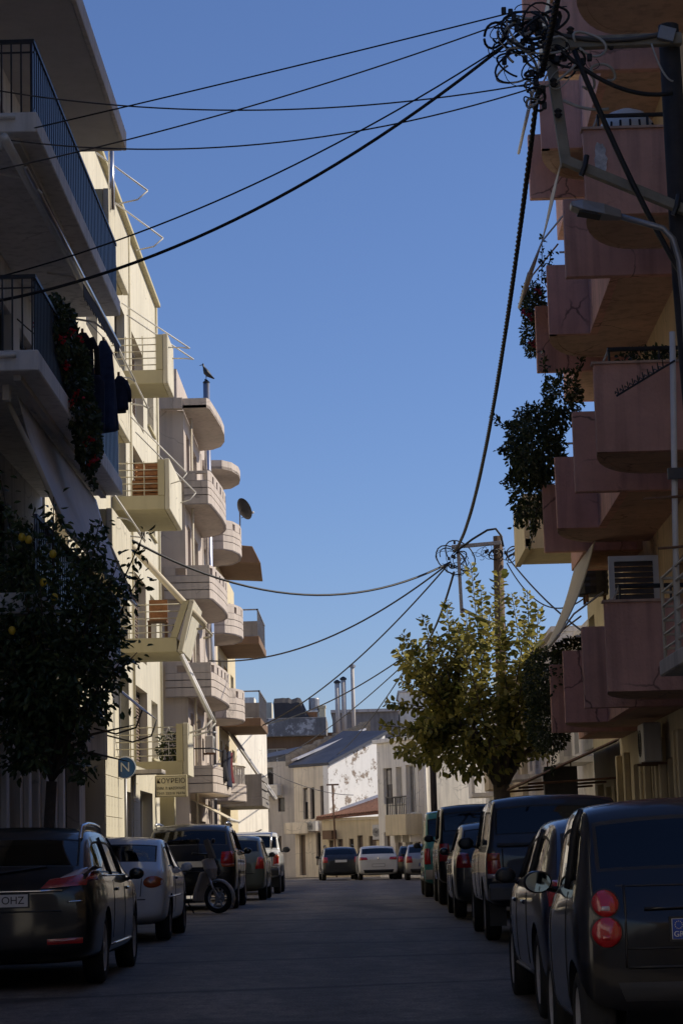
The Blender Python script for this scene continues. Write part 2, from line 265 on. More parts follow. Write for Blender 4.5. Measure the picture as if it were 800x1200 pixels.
# ---------------------------------------------------------------- mesh building
class MB:
    def __init__(s): s.v = []; s.f = []
    def add(s, vs, fs):
        o = len(s.v); s.v += [tuple(p) for p in vs]; s.f += [tuple(i + o for i in f) for f in fs]; return s
    def box(s, x0, x1, y0, y1, z0, z1):
        return s.add([(x0,y0,z0),(x1,y0,z0),(x1,y1,z0),(x0,y1,z0),(x0,y0,z1),(x1,y0,z1),(x1,y1,z1),(x0,y1,z1)],
                     [(0,3,2,1),(4,5,6,7),(0,1,5,4),(1,2,6,5),(2,3,7,6),(3,0,4,7)])
    def hexa(s, p): return s.add(p, [(0,3,2,1),(4,5,6,7),(0,1,5,4),(1,2,6,5),(2,3,7,6),(3,0,4,7)])
    def prism(s, poly, z0, z1):
        n = len(poly)
        return s.add([(a, b, z0) for a, b in poly] + [(a, b, z1) for a, b in poly],
                     [tuple(range(n))[::-1], tuple(range(n, 2*n))] + [(i, (i+1) % n, n+(i+1) % n, n+i) for i in range(n)])
    def strip(s, path, t, z0, z1):
        """a wall of thickness t standing on an open plan polyline (t to the left of the direction of travel)"""
        P = [Vector(p) for p in path]; off = []
        for i, p in enumerate(P):
            a = (P[i] - P[i-1]).normalized() if i else (P[1] - P[0]).normalized()
            b = (P[i+1] - P[i]).normalized() if i < len(P)-1 else a
            na = Vector((-a.y, a.x)); nb = Vector((-b.y, b.x)); m = (na + nb)
            m = m.normalized() if m.length > 1e-4 else na
            off.append(p + m * (t / max(0.5, m.dot(na))))
        for i in range(len(P)-1):
            q = [P[i], P[i+1], off[i+1], off[i]]
            s.hexa([(a.x, a.y, z0) for a in q] + [(a.x, a.y, z1) for a in q])
        return s
    def tube(s, pts, r, n=6, r2=None):
        P = [Vector(p) for p in pts]; k = len(P); base = len(s.v); up = None
        for i, p in enumerate(P):
            d = (P[min(i+1, k-1)] - P[max(i-1, 0)])
            d = d.normalized() if d.length > 1e-9 else Vector((0, 0, 1))
            if up is None: up = d.orthogonal().normalized()
            else:
                up = up - d * up.dot(d); up = up.normalized() if up.length > 1e-6 else d.orthogonal().normalized()
            sd_ = d.cross(up); rr = r if r2 is None else r + (r2 - r) * i / max(1, k-1)
            for j in range(n):
                a = 2*math.pi*j/n; s.v.append(tuple(p + (up*math.cos(a) + sd_*math.sin(a))*rr))
        for i in range(k-1):
            for j in range(n):
                s.f.append((base+i*n+j, base+i*n+(j+1) % n, base+(i+1)*n+(j+1) % n, base+(i+1)*n+j))
        s.f.append(tuple(base+j for j in range(n))[::-1]); s.f.append(tuple(base+(k-1)*n+j for j in range(n)))
        return s
    def loft(s, rings, cap=True):
        n = len(rings[0]); base = len(s.v)
        for r in rings: s.v += [tuple(p) for p in r]
        for i in range(len(rings)-1):
            for j in range(n):
                s.f.append((base+i*n+j, base+i*n+(j+1) % n, base+(i+1)*n+(j+1) % n, base+(i+1)*n+j))
        if cap:
            s.f.append(tuple(base+j for j in range(n))[::-1]); s.f.append(tuple(base+(len(rings)-1)*n+j for j in range(n)))
        return s
    def lathe(s, prof, c=(0, 0, 0), axis='Z', n=16, cap=True):
        """prof: (radius, height) list; closed by caps"""
        rings = []
        for r, h in prof:
            ring = []
            for j in range(n):
                a = 2*math.pi*j/n; u, v = r*math.cos(a), r*math.sin(a)
                if axis == 'Z': q = (u, v, h)
                elif axis == 'X': q = (h, u, v)
                else: q = (v, h, u)
                ring.append((q[0]+c[0], q[1]+c[1], q[2]+c[2]))
            rings.append(ring)
        return s.loft(rings, cap)
    def ball(s, c, r, n=10, m=6):
        if not hasattr(r, '__len__'): r = (r, r, r)
        rings = []
        for i in range(1, m):
            t = math.pi*i/m - math.pi/2
            rings.append([(c[0]+r[0]*math.cos(t)*math.cos(2*math.pi*j/n), c[1]+r[1]*math.cos(t)*math.sin(2*math.pi*j/n), c[2]+r[2]*math.sin(t)) for j in range(n)])
        return s.loft(rings)
    def mesh(s, name='mesh', smooth=False, bevel=0.0, seg=1, recalc=True):
        me = bpy.data.meshes.new(name); me.from_pydata(s.v, [], s.f)
        if recalc or bevel:
            bm = bmesh.new(); bm.from_mesh(me)
            bmesh.ops.recalc_face_normals(bm, faces=bm.faces)
            if bevel:
                ed = [e for e in bm.edges if len(e.link_faces) == 2 and e.calc_face_angle(0) > 0.6]
                bmesh.ops.bevel(bm, geom=ed, offset=bevel, segments=seg, profile=0.5, affect='EDGES', clamp_overlap=True)
            bm.to_mesh(me); bm.free()
        if smooth:
            for p in me.polygons: p.use_smooth = True
        return me
    def build(s, name, mat, parent=None, smooth=False, bevel=0.0, seg=1, recalc=True):
        return place(name, s.mesh(name, smooth, bevel, seg, recalc), mat, parent)

def place(name, me, mat=None, parent=None, loc=None, rot=None):
    if mat is not None:
        me.materials.clear(); me.materials.append(M[mat] if isinstance(mat, str) else mat)
    o = bpy.data.objects.new(name, me); COL.objects.link(o)
    if parent is not None: o.parent = parent
    if loc is not None: o.location = loc
    if rot is not None: o.rotation_euler = rot
    return o

def tag(o, label=None, cat=None, group=None, kind=None):
    if label: o['label'] = label
    if cat: o['category'] = cat
    if group: o['group'] = group
    if kind: o['kind'] = kind
    return o

def thing(name, label, cat, loc=(0, 0, 0), rotz=0.0, group=None):
    o = bpy.data.objects.new(name, None); COL.objects.link(o); o.empty_display_size = 0.3
    o.location = loc; o.rotation_euler = (0, 0, rotz)
    return tag(o, label, cat, group)

def copy_tree(o, parent=None):
    c = o.copy(); COL.objects.link(c)
    if parent is not None: c.parent = parent
    for ch in list(o.children): copy_tree(ch, c)
    return c

def smooth_by_angle(o, ang=40):
    me = o.data
    for p in me.polygons: p.use_smooth = True
    bm = bmesh.new(); bm.from_mesh(me)
    for e in bm.edges: e.smooth = e.calc_face_angle(0) < R(ang) if len(e.link_faces) == 2 else False
    bm.to_mesh(me); bm.free()

def lerp(a, b, t): return a + (b - a) * t

GP = [(-20, 0), (14, 0), (20, .10), (28, .15), (45, .27), (62, .22), (105, .10), (160, .05), (400, 0)]
def gz(d):
    """height of the road along the street: it rises very slightly and falls again"""
    for (a, za), (b, zb) in zip(GP, GP[1:]):
        if d <= b:
            t = (d - a) / (b - a); t = t*t*(3-2*t); return lerp(za, zb, max(0, min(1, t)))
    return 0.0

def leaves(name, P, D, size, mat, parent, width=0.55, seed=1, fold=0.25, vary=0.35):
    """a mass of single leaves: P points, D growth directions (n x 3 arrays)"""
    rg = np.random.default_rng(seed); n = len(P)
    P = np.asarray(P, float); D = np.asarray(D, float); D /= np.linalg.norm(D, axis=1)[:, None] + 1e-9
    r = rg.normal(size=(n, 3)); side = np.cross(D, r); side /= np.linalg.norm(side, axis=1)[:, None] + 1e-9
    nor = np.cross(side, D)
    L = (size * (1 + vary * rg.uniform(-1, 1, n)))[:, None]; w = L * width * 0.5
    v = np.empty((n, 6, 3))
    v[:, 0] = P; v[:, 1] = P + D*L*0.35 - side*w + nor*L*fold*0.5; v[:, 2] = P + D*L*0.72 - side*w*0.72 + nor*L*fold*0.3
    v[:, 3] = P + D*L - nor*L*0.12; v[:, 4] = P + D*L*0.72 + side*w*0.72 + nor*L*fold*0.3; v[:, 5] = P + D*L*0.35 + side*w + nor*L*fold*0.5
    me = bpy.data.meshes.new(name); me.vertices.add(n*6); me.vertices.foreach_set('co', v.reshape(-1))
    idx = (np.arange(n)[:, None]*6 + np.array([[0, 1, 2, 3, 0, 3, 4, 5]])).reshape(-1)
    me.loops.add(n*8); me.loops.foreach_set('vertex_index', idx.astype(np.int32))
    me.polygons.add(n*2); me.polygons.foreach_set('loop_start', (np.arange(n*2)*4).astype(np.int32))
    me.update(calc_edges=True); me.validate()
    return place(name, me, mat, parent)

class Facade:
    """local frame on a vertical wall: u along it, z up, n outwards (n is u turned clockwise)"""
    def __init__(s, ox, oy, ux, uy):
        l = math.hypot(ux, uy); s.o = Vector((ox, oy)); s.u = Vector((ux/l, uy/l)); s.n = Vector((s.u.y, -s.u.x))
    def p(s, u, z, n=0.0):
        q = s.o + s.u*u + s.n*n; return (q.x, q.y, z)
    def box(s, mb, u0, u1, z0, z1, n0, n1):
        a = [s.p(u0, z0, n0), s.p(u1, z0, n0), s.p(u1, z0, n1), s.p(u0, z0, n1)]
        b = [s.p(u0, z1, n0), s.p(u1, z1, n0), s.p(u1, z1, n1), s.p(u0, z1, n1)]
        mb.hexa(a + b); return mb
    def wall(s, parent, mat, u0, u1, z0, z1, holes=(), t=0.2, name='wall', depth=6.0):
        """front skin with real openings and reveals, and the body of the building behind it"""
        us = sorted({u0, u1, *[h[0] for h in holes], *[h[1] for h in holes]}); zs = sorted({z0, z1, *[h[2] for h in holes], *[h[3] for h in holes]})
        us = [x for x in us if u0 <= x <= u1]; zs = [x for x in zs if z0 <= x <= z1]
        mb = MB()
        for a, b in zip(us, us[1:]):
            for c, d in zip(zs, zs[1:]):
                if any(h[0] <= (a+b)/2 <= h[1] and h[2] <= (c+d)/2 <= h[3] for h in holes): continue
                mb.add([s.p(a, c), s.p(b, c), s.p(b, d), s.p(a, d)], [(0, 1, 2, 3)])
        for h in holes:
            c = [(h[0], h[2]), (h[1], h[2]), (h[1], h[3]), (h[0], h[3])]
            for i in range(4):
                a, b = c[i], c[(i+1) % 4]
                mb.add([s.p(*a), s.p(*b), s.p(b[0], b[1], -t), s.p(a[0], a[1], -t)], [(0, 1, 2, 3)])
        mb.add([s.p(u0, z0, -depth), s.p(u1, z0, -depth), s.p(u1, z1, -depth), s.p(u0, z1, -depth), s.p(u0, z0), s.p(u1, z0), s.p(u1, z1), s.p(u0, z1)],
               [(0, 1, 2, 3), (0, 4, 7, 3), (1, 5, 6, 2), (3, 7, 6, 2)])
        o = mb.build(name, mat, parent, recalc=False)
        bk = MB(); s.box(bk, u0+0.02, u1-0.02, z0+0.01, z1-0.02, -depth+0.05, -t-0.004)
        bk.build('inner_wall', mat, parent)
        return o
    def window(s, parent, u0, u1, z0, z1, style='pane', t=0.2, frame='frame', pane='pane', sill='', name='window'):
        """frame with mullion > panes, or closed roller / louvre shutters, set inside an opening"""
        f = 0.055; mb = MB(); k = -t + 0.005; d0, d1 = k, k + 0.07
        s.box(mb, u0, u1, z0, z0+f, d0, d1); s.box(mb, u0, u1, z1-f, z1, d0, d1)
        s.box(mb, u0, u0+f, z0+f, z1-f, d0, d1); s.box(mb, u1-f, u1, z0+f, z1-f, d0, d1)
        mid = (u0+u1)/2; wide = (u1-u0) > 0.75
        if wide: s.box(mb, mid-f/2, mid+f/2, z0+f, z1-f, d0, d1)
        o = mb.build(name, frame, parent)
        cells = [(u0+f, mid-f/2), (mid+f/2, u1-f)] if wide else [(u0+f, u1-f)]
        for a, b in cells:
            if style in ('pane', 'half'):
                q = MB(); s.box(q, a, b, z0+f, z1-f, d0+0.02, d0+0.035); q.build('pane', pane, o)
            if style in ('louvre', 'roller', 'half'):
                sm = {'louvre': 'shutter', 'roller': 'shutter_pale', 'half': 'shutter_pale'}[style]
                zb = z0+f if style != 'half' else lerp(z0, z1, 0.55)
                q = MB(); h = 0.085 if style == 'louvre' else 0.06; z = zb
                while z + h <= z1-f+0.001:
                    if style == 'louvre':
                        q.hexa([s.p(a, z, d0+0.045), s.p(b, z, d0+0.045), s.p(b, z+0.015, d0+0.045), s.p(a, z+0.015, d0+0.045)][:0] or
                               [s.p(a, z, d0+0.06), s.p(b, z, d0+0.06), s.p(b, z, d0+0.045), s.p(a, z, d0+0.045), s.p(a, z+h*0.95, d0+0.03), s.p(b, z+h*0.95, d0+0.03), s.p(b, z+h*0.95, d0+0.015), s.p(a, z+h*0.95, d0+0.015)])
                    else: s.box(q, a, b, z, z+h-0.012, d0+0.036, d0+0.05)
                    z += h
                if style != 'half':
                    s.box(q, a, b, z0+f, z1-f, d0+0.004, d0+0.012)
                q.build('shutter', sm, o)
        if sill:
            q = MB(); s.box(q, u0-0.08, u1+0.08, z0-0.06, z0-0.002, -t+0.08, 0.07); q.build('sill', sill, o)
        return o

def ac_unit(F, u, z, n=0.0, label='', w=0.8, h=0.55, group='air conditioning units on the facades', dark=False):
    t = thing('air_conditioner', label, 'air conditioner', F.p(u+w/2, z, n), math.atan2(F.u.y, F.u.x), group)
    mb = MB().box(-w/2, w/2, -0.36, -0.08, 0, h); mb.build('casing', 'trim_grey' if dark else 'ac', t, bevel=0.02)
    g = MB()
    for k in range(5):
        r = 0.045 + k*0.042; g.tube([(-0.12 + r*math.cos(a), -0.368, h/2 + r*math.sin(a)) for a in np.linspace(0, 2*math.pi, 17)], 0.006, 4)
    for k in range(8):
        a = k*math.pi/4; g.tube([(-0.12, -0.368, h/2), (-0.12+0.215*math.cos(a), -0.368, h/2+0.215*math.sin(a))], 0.005, 4)
    g.build('fan_grille', 'trim', t)
    for sx in (-1, 1):
        MB().box(sx*w*0.36-0.02, sx*w*0.36+0.02, -0.40, 0.0, -0.04, -0.002).build('bracket', 'rust', t)
    return t
# ================================================================ SETTING
def sheet(name, x0, x1, ds, dz, mat, kind='structure', parent=None):
    mb = MB()
    for a, b in zip(ds, ds[1:]):
        mb.add([(x0, a, gz(a)+dz), (x1, a, gz(a)+dz), (x1, b, gz(b)+dz), (x0, b, gz(b)+dz)], [(0, 1, 2, 3)])
    bm_o = mb.build(name, mat, parent, recalc=False); 
    if kind: bm_o['kind'] = kind
    return bm_o
steps = list(range(-60, 102, 2))
MB().add([(-1500, -1500, -0.12), (1500, -1500, -0.12), (1500, 1500, -0.12), (-1500, 1500, -0.12)], [(0, 1, 2, 3)]).build('ground', 'earth', recalc=False)['kind'] = 'structure'
sheet('road', -4.34, 3.24, steps, 0.0, 'asphalt')
sheet('road_bend', -30, 14, [100.004, 104, 108, 112, 116, 122, 130], -0.004, 'asphalt')
def strip_box(name, x0, x1, ds, h, mat):
    mb = MB()
    for a, b in zip(ds, ds[1:]):
        mb.hexa([(x0, a, gz(a)-0.1), (x1, a, gz(a)-0.1), (x1, b, gz(b)-0.1), (x0, b, gz(b)-0.1), (x0, a, gz(a)+h), (x1, a, gz(a)+h), (x1, b, gz(b)+h), (x0, b, gz(b)+h)])
    o = mb.build(name, mat); o['kind'] = 'structure'; return o
strip_box('pavement_left', -6.6, -4.47, steps[:-1], 0.12, 'pavement')
strip_box('pavement_right', 3.37, 7.4, steps[:-1], 0.12, 'pavement')
for sx, nm in ((-4.465, 'kerb_left'), (3.245, 'kerb_right')):
    strip_box(nm, sx, sx+0.12, steps[:-1], 0.135, 'kerb')

def rail_bars(parent, F, u0, u1, z0, z1, n, mat, step=0.12, w=0.012, flat=None, name='baluster'):
    """vertical bars, each a part of its own sharing one mesh"""
    k = max(2, int(round((u1-u0)/step))); me = None
    fw = flat or w
    for i in range(k+1):
        u = lerp(u0, u1, i/k)
        if me is None:
            ang = math.atan2(F.u.y, F.u.x)
            me = MB().box(-fw, fw, -w, w, z0, z1).mesh('baluster')
            me.materials.append(M[mat])
        q = F.p(u, 0, n); place(name, me, None, parent, (q[0], q[1], 0), (0, 0, ang))

# ---------------------------------------------------------------- building A : grey-white block in shade, left, nearest
A = thing('apartment_building', 'grey-white apartment block with navy balcony railings, nearest on the left', 'building', (0, 0, 0))
FA = Facade(-5.6, 0, 0, 1)
holes = []
for zf in (4.78, 8.03, 11.33):
    for a, b in ((31.0, 32.6), (34.4, 36.0), (36.9, 38.5)): holes.append((a, b, zf+0.02, zf+2.25))
FA.wall(A, 'white_plaster', -40, 39.5, 3.9, 14.28, holes, name='wall', depth=8)
for h in holes: FA.window(A, *h, style='louvre' if h[0] < 33 else 'pane', frame='frame_dark', name='balcony_door')
GA = Facade(-5.0, 0, 0, 1)
gh = [(29.2, 30.6, 0.3, 2.9), (31.6, 32.8, 0.3, 2.9), (33.7, 34.7, 0.3, 3.0), (35.4, 36.6, 0.3, 2.9), (37.6, 39.7, 0.3, 3.0)]
GA.wall(A, 'white_plaster', -40, 40.55, 0.0, 3.89, gh, t=0.3, name='ground_floor_wall', depth=6)
for i, h in enumerate(gh): GA.window(A, *h, style=['roller', 'louvre', 'pane', 'roller', 'pane'][i], t=0.3, frame='frame_dark', name='shop_door')
m = MB(); GA.box(m, 37.4, 40.5, 3.05, 3.82, 0.004, 0.42); m.build('canopy', 'grey_plaster', A, bevel=0.02)
for u in (31.1, 33.2, 35.05, 37.0):
    m = MB(); GA.box(m, u-0.14, u+0.14, 0.2, 3.4, 0.004, 0.09); m.build('pilaster', 'white_plaster', A, bevel=0.01)
for k, zt in enumerate((4.75, 8.0, 11.3)):
    m = MB(); FA.box(m, 28.85, 39.3, zt-0.28, zt, 0.003, 1.47)
    m.build('balcony_slab', 'white_plaster', A, bevel=0.015)
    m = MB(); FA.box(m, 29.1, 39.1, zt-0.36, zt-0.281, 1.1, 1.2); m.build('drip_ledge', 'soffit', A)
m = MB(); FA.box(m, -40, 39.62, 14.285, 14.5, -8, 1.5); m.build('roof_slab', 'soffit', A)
m = MB(); FA.box(m, -40, 39.7, 14.27, 14.62, 1.504, 1.58); FA.box(m, 39.624, 39.7, 14.27, 14.62, -8, 1.5); m.build('roof_edge', 'grey_plaster', A, bevel=0.01)
# railings
for zt, u0 in ((11.3, 28.95), (8.0, 34.6), (4.75, 28.95)):
    m = MB(); FA.box(m, u0, 39.2, zt+1.0, zt+1.05, 1.37, 1.43); m.build('top_rail', 'navy', A)
    m = MB(); FA.box(m, u0, 39.2, zt+0.06, zt+0.09, 1.385, 1.415); m.build('bottom_rail', 'navy', A)
    rail_bars(A, FA, u0, 39.2, zt+0.002, zt+1.0, 1.40, 'navy', 0.21, 0.009, 0.055)
    if zt != 4.75:
        e = FA.p(28.95, 0, 0); FE = Facade(-5.6, 28.93, 1, 0)
        m = MB(); FE.box(m, 0.02, 1.43, zt+1.0, zt+1.05, -0.03, 0.03); FE.box(m, 0.02, 1.43, zt+0.86, zt+0.88, -0.012, 0.012); m.build('top_rail', 'black_metal', A)
        rail_bars(A, FE, 0.05, 1.38, zt+0.002, zt+1.0, 0.0, 'black_metal', 0.13, 0.011)
m = MB(); FA.box(m, 28.98, 34.58, 9.0, 9.05, 1.37, 1.43); m.build('top_rail', 'black_metal', A)
rail_bars(A, FA, 29.0, 34.5, 8.002, 9.0, 1.40, 'black_metal', 0.14, 0.011)
# white drain pipes on the slab ends
for zt in (11.3, 8.0):
    m = MB(); m.tube([(-5.4, 28.80, zt-0.10), (-4.5, 28.80, zt-0.075), (-4.42, 28.82, zt-0.075)], 0.035, 8); m.build('drain_pipe', 'white_metal', A, smooth=True)
# rolled awning under the top balcony: two tubes and a hanging scalloped valance
aw = MB(); aw.tube([(-4.52, 28.5, 10.83), (-4.30, 39.6, 10.66)], 0.065, 10); awo = aw.build('awning_roller', 'white_metal', A, smooth=True)
MB().tube([(-4.40, 29.6, 10.76), (-4.18, 39.5, 10.52)], 0.035, 8).build('front_bar', 'steel', awo, smooth=True)
vm = MB(); n = 40
for i in range(n):
    a, b = lerp(35.2, 39.4, i/n), lerp(35.2, 39.4, (i+1)/n); dz = 0.16 + 0.03*math.sin(i*2.1)
    xa = lerp(-4.30, -4.17, i/n); vm.hexa([(xa, a, 10.50-dz), (xa+.012, a, 10.50-dz), (xa+.012, b-.01, 10.50-dz), (xa, b-.01, 10.50-dz), (xa, a, 10.56), (xa+.012, a, 10.56), (xa+.012, b, 10.56), (xa, b, 10.56)])
vm.build('valance', 'awning_dark', awo)
for d in (30.5, 36.0, 39.2):
    MB().tube([(-5.0, d, 10.98), (-4.6, d, 10.9), (-4.3, d, 10.66)], 0.02, 6).build('arm', 'white_metal', awo, smooth=True)
# let-down white awning of the floor below, with its arms
am = MB(); nu, nv = 26, 10
for i in range(nu+1):
    for j in range(nv+1):
        d = lerp(30.2, 39.4, i/nu); t = j/nv
        sag = 0.10*math.sin(math.pi*t) + 0.015*math.sin(i*1.7)*t
        am.v.append((lerp(-4.62, -3.95, t) - sag*0.5, d, lerp(7.66, 5.75, t) - sag*0.4))
for i in range(nu):
    for j in range(nv): am.f.append((i*(nv+1)+j, (i+1)*(nv+1)+j, (i+1)*(nv+1)+j+1, i*(nv+1)+j+1))
awn = am.build('awning', 'awning_white', A, smooth=True, recalc=False)
sm = awn.modifiers.new('thick', 'SOLIDIFY'); sm.thickness = 0.01
MB().tube([(-3.93, 30.1, 5.74), (-3.93, 39.5, 5.74)], 0.03, 8).build('front_bar', 'white_metal', awn, smooth=True)
for d in (29.9, 39.45):
    MB().tube([(-4.75, d, 7.62), (-4.35, d, 6.75), (-3.93, d, 5.74)], 0.035, 8).build('arm', 'beige_metal', awn, smooth=True)
m = MB(); m.box(-4.75, -4.65, 29.7, 29.85, 7.5, 7.72); m.build('bracket', 'white_metal', A, bevel=0.01)
m = MB(); m.box(-4.72, -4.64, 29.0, 29.12, 10.86, 11.01); m.build('bracket', 'white_metal', A, bevel=0.01)
# lower dark awning with hoop frame, near the corner
dm = MB(); dm.add([(-4.5, 38.4, 4.45), (-3.75, 38.4, 3.80), (-3.75, 41.2, 3.80), (-4.5, 41.2, 4.45)], [(0, 1, 2, 3)])
dwn = dm.build('awning', 'awning_white', A); sm = dwn.modifiers.new('thick', 'SOLIDIFY'); sm.thickness = 0.012
for d in (38.4, 41.2): MB().tube([(-4.9, d, 3.6), (-4.2, d, 3.4), (-3.85, d, 3.5), (-3.74, d, 3.8)], 0.016, 6).build('hoop', 'black_metal', dwn, smooth=True)

# ---------------------------------------------------------------- building B : sunlit cream block
B = thing('apartment_building', 'sunlit cream-yellow apartment block with solid balcony panels, second on the left', 'building', (0, 0, 0))
FB = Facade(-5.72, 0, 0, 1)
FL = (3.45, 6.4, 9.75, 12.8)
holes = []
for zf in FL:
    for a, b in ((42.0, 43.8), (47.3, 49.4), (53.0, 55.4), (57.0, 60.2)): holes.append((a, b, zf+0.05, zf+2.25))
    holes.append((61.4, 63.3, zf+0.55, zf+2.15))
FB.wall(B, 'cream', 40.7, 64.4, 3.2, 17.5, holes, t=0.28, name='wall', depth=8)
for i, h in enumerate(holes):
    FB.window(B, *h, style=['roller', 'pane', 'pane', 'louvre', 'roller'][i % 5], t=0.28, frame='frame_dark' if i % 2 else 'frame', name='window' if h[1]-h[0] < 2 else 'balcony_door', sill='cream_trim' if i % 5 == 4 else '')
m = MB(); FB.box(m, 40.7, 64.5, 17.505, 17.62, -8, 0.14); m.build('roof_coping', 'cream_trim', B, bevel=0.01)
# ground floor shop front with tiled facing
GB = Facade(-4.68, 0, 0, 1)
GB.wall(B, 'cream', 40.75, 51.2, 0.0, 3.19, [(44.2, 45.6, 0.3, 2.6), (47.4, 50.2, 0.3, 2.7)], t=0.3, name='ground_floor_wall', depth=6)
GB.window(B, 44.2, 45.6, 0.3, 2.6, 'roller', 0.3, 'frame_dark', name='shop_door'); GB.window(B, 47.4, 50.2, 0.3, 2.7, 'pane', 0.3, 'frame', name='shop_window')
tl = MB().box(-0.008, 0.008, -0.235, 0.235, 0, 0.37).mesh('facing_tile', bevel=0.006); tl.materials.append(M['cream'])
for i in range(6):
    for j in range(8):
        d = 41.05 + i*0.49
        place('facing_tile', tl, None, B, (-4.668, d, 0.16 + j*0.378))
for i in range(2):
    for j in range(8): place('facing_tile', tl, None, B, (-4.668, 45.95 + i*0.49 + 0.1, 0.16 + j*0.378))
FB.wall(B, 'cream', 51.25, 64.4, 0.0, 3.19, [(53.5, 55.5, 0.3, 2.5), (58, 61, 0.3, 2.6)], t=0.3, name='recessed_shop_wall', depth=6)
FB.window(B, 53.5, 55.5, 0.3, 2.5, 'pane', 0.3, 'frame_dark', name='shop_door'); FB.window(B, 58, 61, 0.3, 2.6, 'pane', 0.3, 'frame_dark', name='shop_window')
m = MB().box(-4.62, -4.28, 51.3, 51.62, 0.1, 3.14); m.build('pillar', 'cream_trim', B, bevel=0.01)
m = MB().box(-4.72, -4.05, 45.5, 46.4, 2.98, 3.06); m.build('shop_ledge', 'grey_plaster', B)
def cream_balcony(d0, d1, X, z0, bars=True, flare=0.0):
    """slab, solid street panel, corner pillar, side rails towards the camera"""
    m = MB().box(-5.715, X-0.125, d0, d1, z0, z0+0.34); s_ = m.build('balcony_slab', 'cream_trim', B, bevel=0.012)
    f = flare
    m = MB().hexa([(X-0.12, d0, z0-0.003), (X, d0, z0-0.003), (X, d1, z0-0.003), (X-0.12, d1, z0-0.003), (X-0.12+f, d0, z0+1.22), (X+f, d0, z0+1.22), (X+f, d1, z0+1.22), (X-0.12+f, d1, z0+1.22)])
    m.build('balcony_panel', 'cream', B, bevel=0.012)
    m = MB().hexa([(X-0.28, d0-0.012, z0+0.34), (X-0.123, d0-0.012, z0+0.34), (X-0.123, d0+0.14, z0+0.34), (X-0.28, d0+0.14, z0+0.34), (X-0.28+f, d0-0.012, z0+1.2), (X-0.123+f, d0-0.012, z0+1.2), (X-0.123+f, d0+0.14, z0+1.2), (X-0.28+f, d0+0.14, z0+1.2)])
    m.build('corner_pillar', 'cream_trim', B)
    if bars:
        for k in range(5):
            z = z0 + 0.47 + k*0.165
            MB().tube([(-5.70, d0+0.05, z), (X-0.2+f*0.5, d0+0.05, z)], 0.013, 6).build('side_rail', 'cream_rail', s_, smooth=True)
        for x in (-5.35, -4.95):
            MB().tube([(x, d0+0.06, z0+0.34), (x, d0+0.06, z0+1.18)], 0.014, 6).build('rail_post', 'cream_rail', s_)
cream_balcony(52.0, 53.7, -4.34, 12.50)
cream_balcony(52.0, 55.6, -4.34, 9.45)
cream_balcony(52.0, 54.6, -4.10, 6.05, flare=0.30)
cream_balcony(52.0, 53.6, -4.00, 3.16)
for z0 in (12.75, 9.65, 6.55):
    cream_balcony(41.0, 44.5, -4.50, z0)
# bare awning frames: thin pipes reaching out over the street
def awning_frame(ds, a, e, b, mat='white_metal', r=0.018):
    o = None
    for d in ds:
        t = MB().tube([(a[0], d, a[1]), (e[0], d, e[1])], r, 6)
        t.tube([(e[0], d, e[1]), (lerp(e[0], b[0], .35), d, lerp(e[1], b[1], .7)), (b[0], d, b[1])], r*0.9, 6)
        o2 = t.build('awning_frame' if o is None else 'arm', mat, B if o is None else o, smooth=True)
        o = o or o2
    return o
awning_frame((42.0, 45.4), (-4.85, 15.0), (-3.85, 14.20), (-4.42, 13.95))
awning_frame((52.2, 53.4), (-5.45, 14.55), (-3.82, 13.38), (-4.34, 13.42))
awning_frame((52.3, 55.2), (-5.45, 11.95), (-3.95, 10.35), (-4.36, 10.1))
awning_frame((41.6, 44.2), (-5.0, 12.2), (-4.1, 10.3), (-4.45, 10.4))
o = awning_frame((52.3, 54.5), (-5.30, 8.6), (-3.55, 6.65), (-3.78, 6.6), 'beige_metal', 0.03)
MB().tube([(-5.28, 52.2, 8.6), (-3.57, 52.25, 6.68)], 0.075, 8).build('rolled_cloth', 'awning_cream', o, smooth=True)
o = awning_frame((52.2, 53.5), (-4.15, 6.0), (-3.45, 4.45), (-3.98, 4.15), 'white_metal', 0.03)
MB().tube([(-4.15, 52.3, 6.0), (-3.47, 52.35, 4.5)], 0.06, 8).build('rolled_cloth', 'awning_white', o, smooth=True)
o = awning_frame((41.8, 44.3), (-5.1, 9.0), (-4.2, 7.6), (-4.5, 7.7))
# water heater frame and boiler on the roof edge
MB().tube([(-4.47, 41.2, 13.6), (-4.47, 41.2, 14.75)], 0.06, 10).build('flue_pipe', 'steel', B, smooth=True)

for d, n_ in ((45.2, 0.03), (56.3, 0.05), (64.1, 0.05)): MB().tube([FB.p(d, 3.2, n_), FB.p(d, 17.4, n_)], 0.035, 8).build('drain_pipe', 'cream_rail', B, smooth=True)

# ---------------------------------------------------------------- building C : mauve block with curved banded balconies
C = thing('apartment_building', 'mauve-grey apartment block with curved banded balconies and steel flue', 'building', (0, 0, 0))
FC = Facade(-5.08, 0, 0, 1)
holes = []
for zf in (3.4, 6.2, 9.15, 12.0):
    for a, b in ((67.2, 68.4), (69.6, 71.6), (75.2, 77.4)): holes.append((a, b, zf+0.05, zf+2.2))
FC.wall(C, 'mauve', 66.25, 80.0, 0, 14.72, holes + [(67.5, 69.5, 0.3, 2.4), (70.5, 73, 0.3, 2.4), (75, 78, 0.3, 2.4)], t=0.24, name='wall', depth=9)
for i, h in enumerate(holes): FC.window(C, *h, style=['louvre', 'roller', 'half'][i % 3], t=0.24, frame='frame_dark' if i % 2 else 'frame', name='balcony_door')
for h in ((67.5, 69.5, 0.3, 2.4), (70.5, 73, 0.3, 2.4), (75, 78, 0.3, 2.4)): FC.window(C, *h, style='pane', t=0.24, frame='frame_dark', name='shop_door')
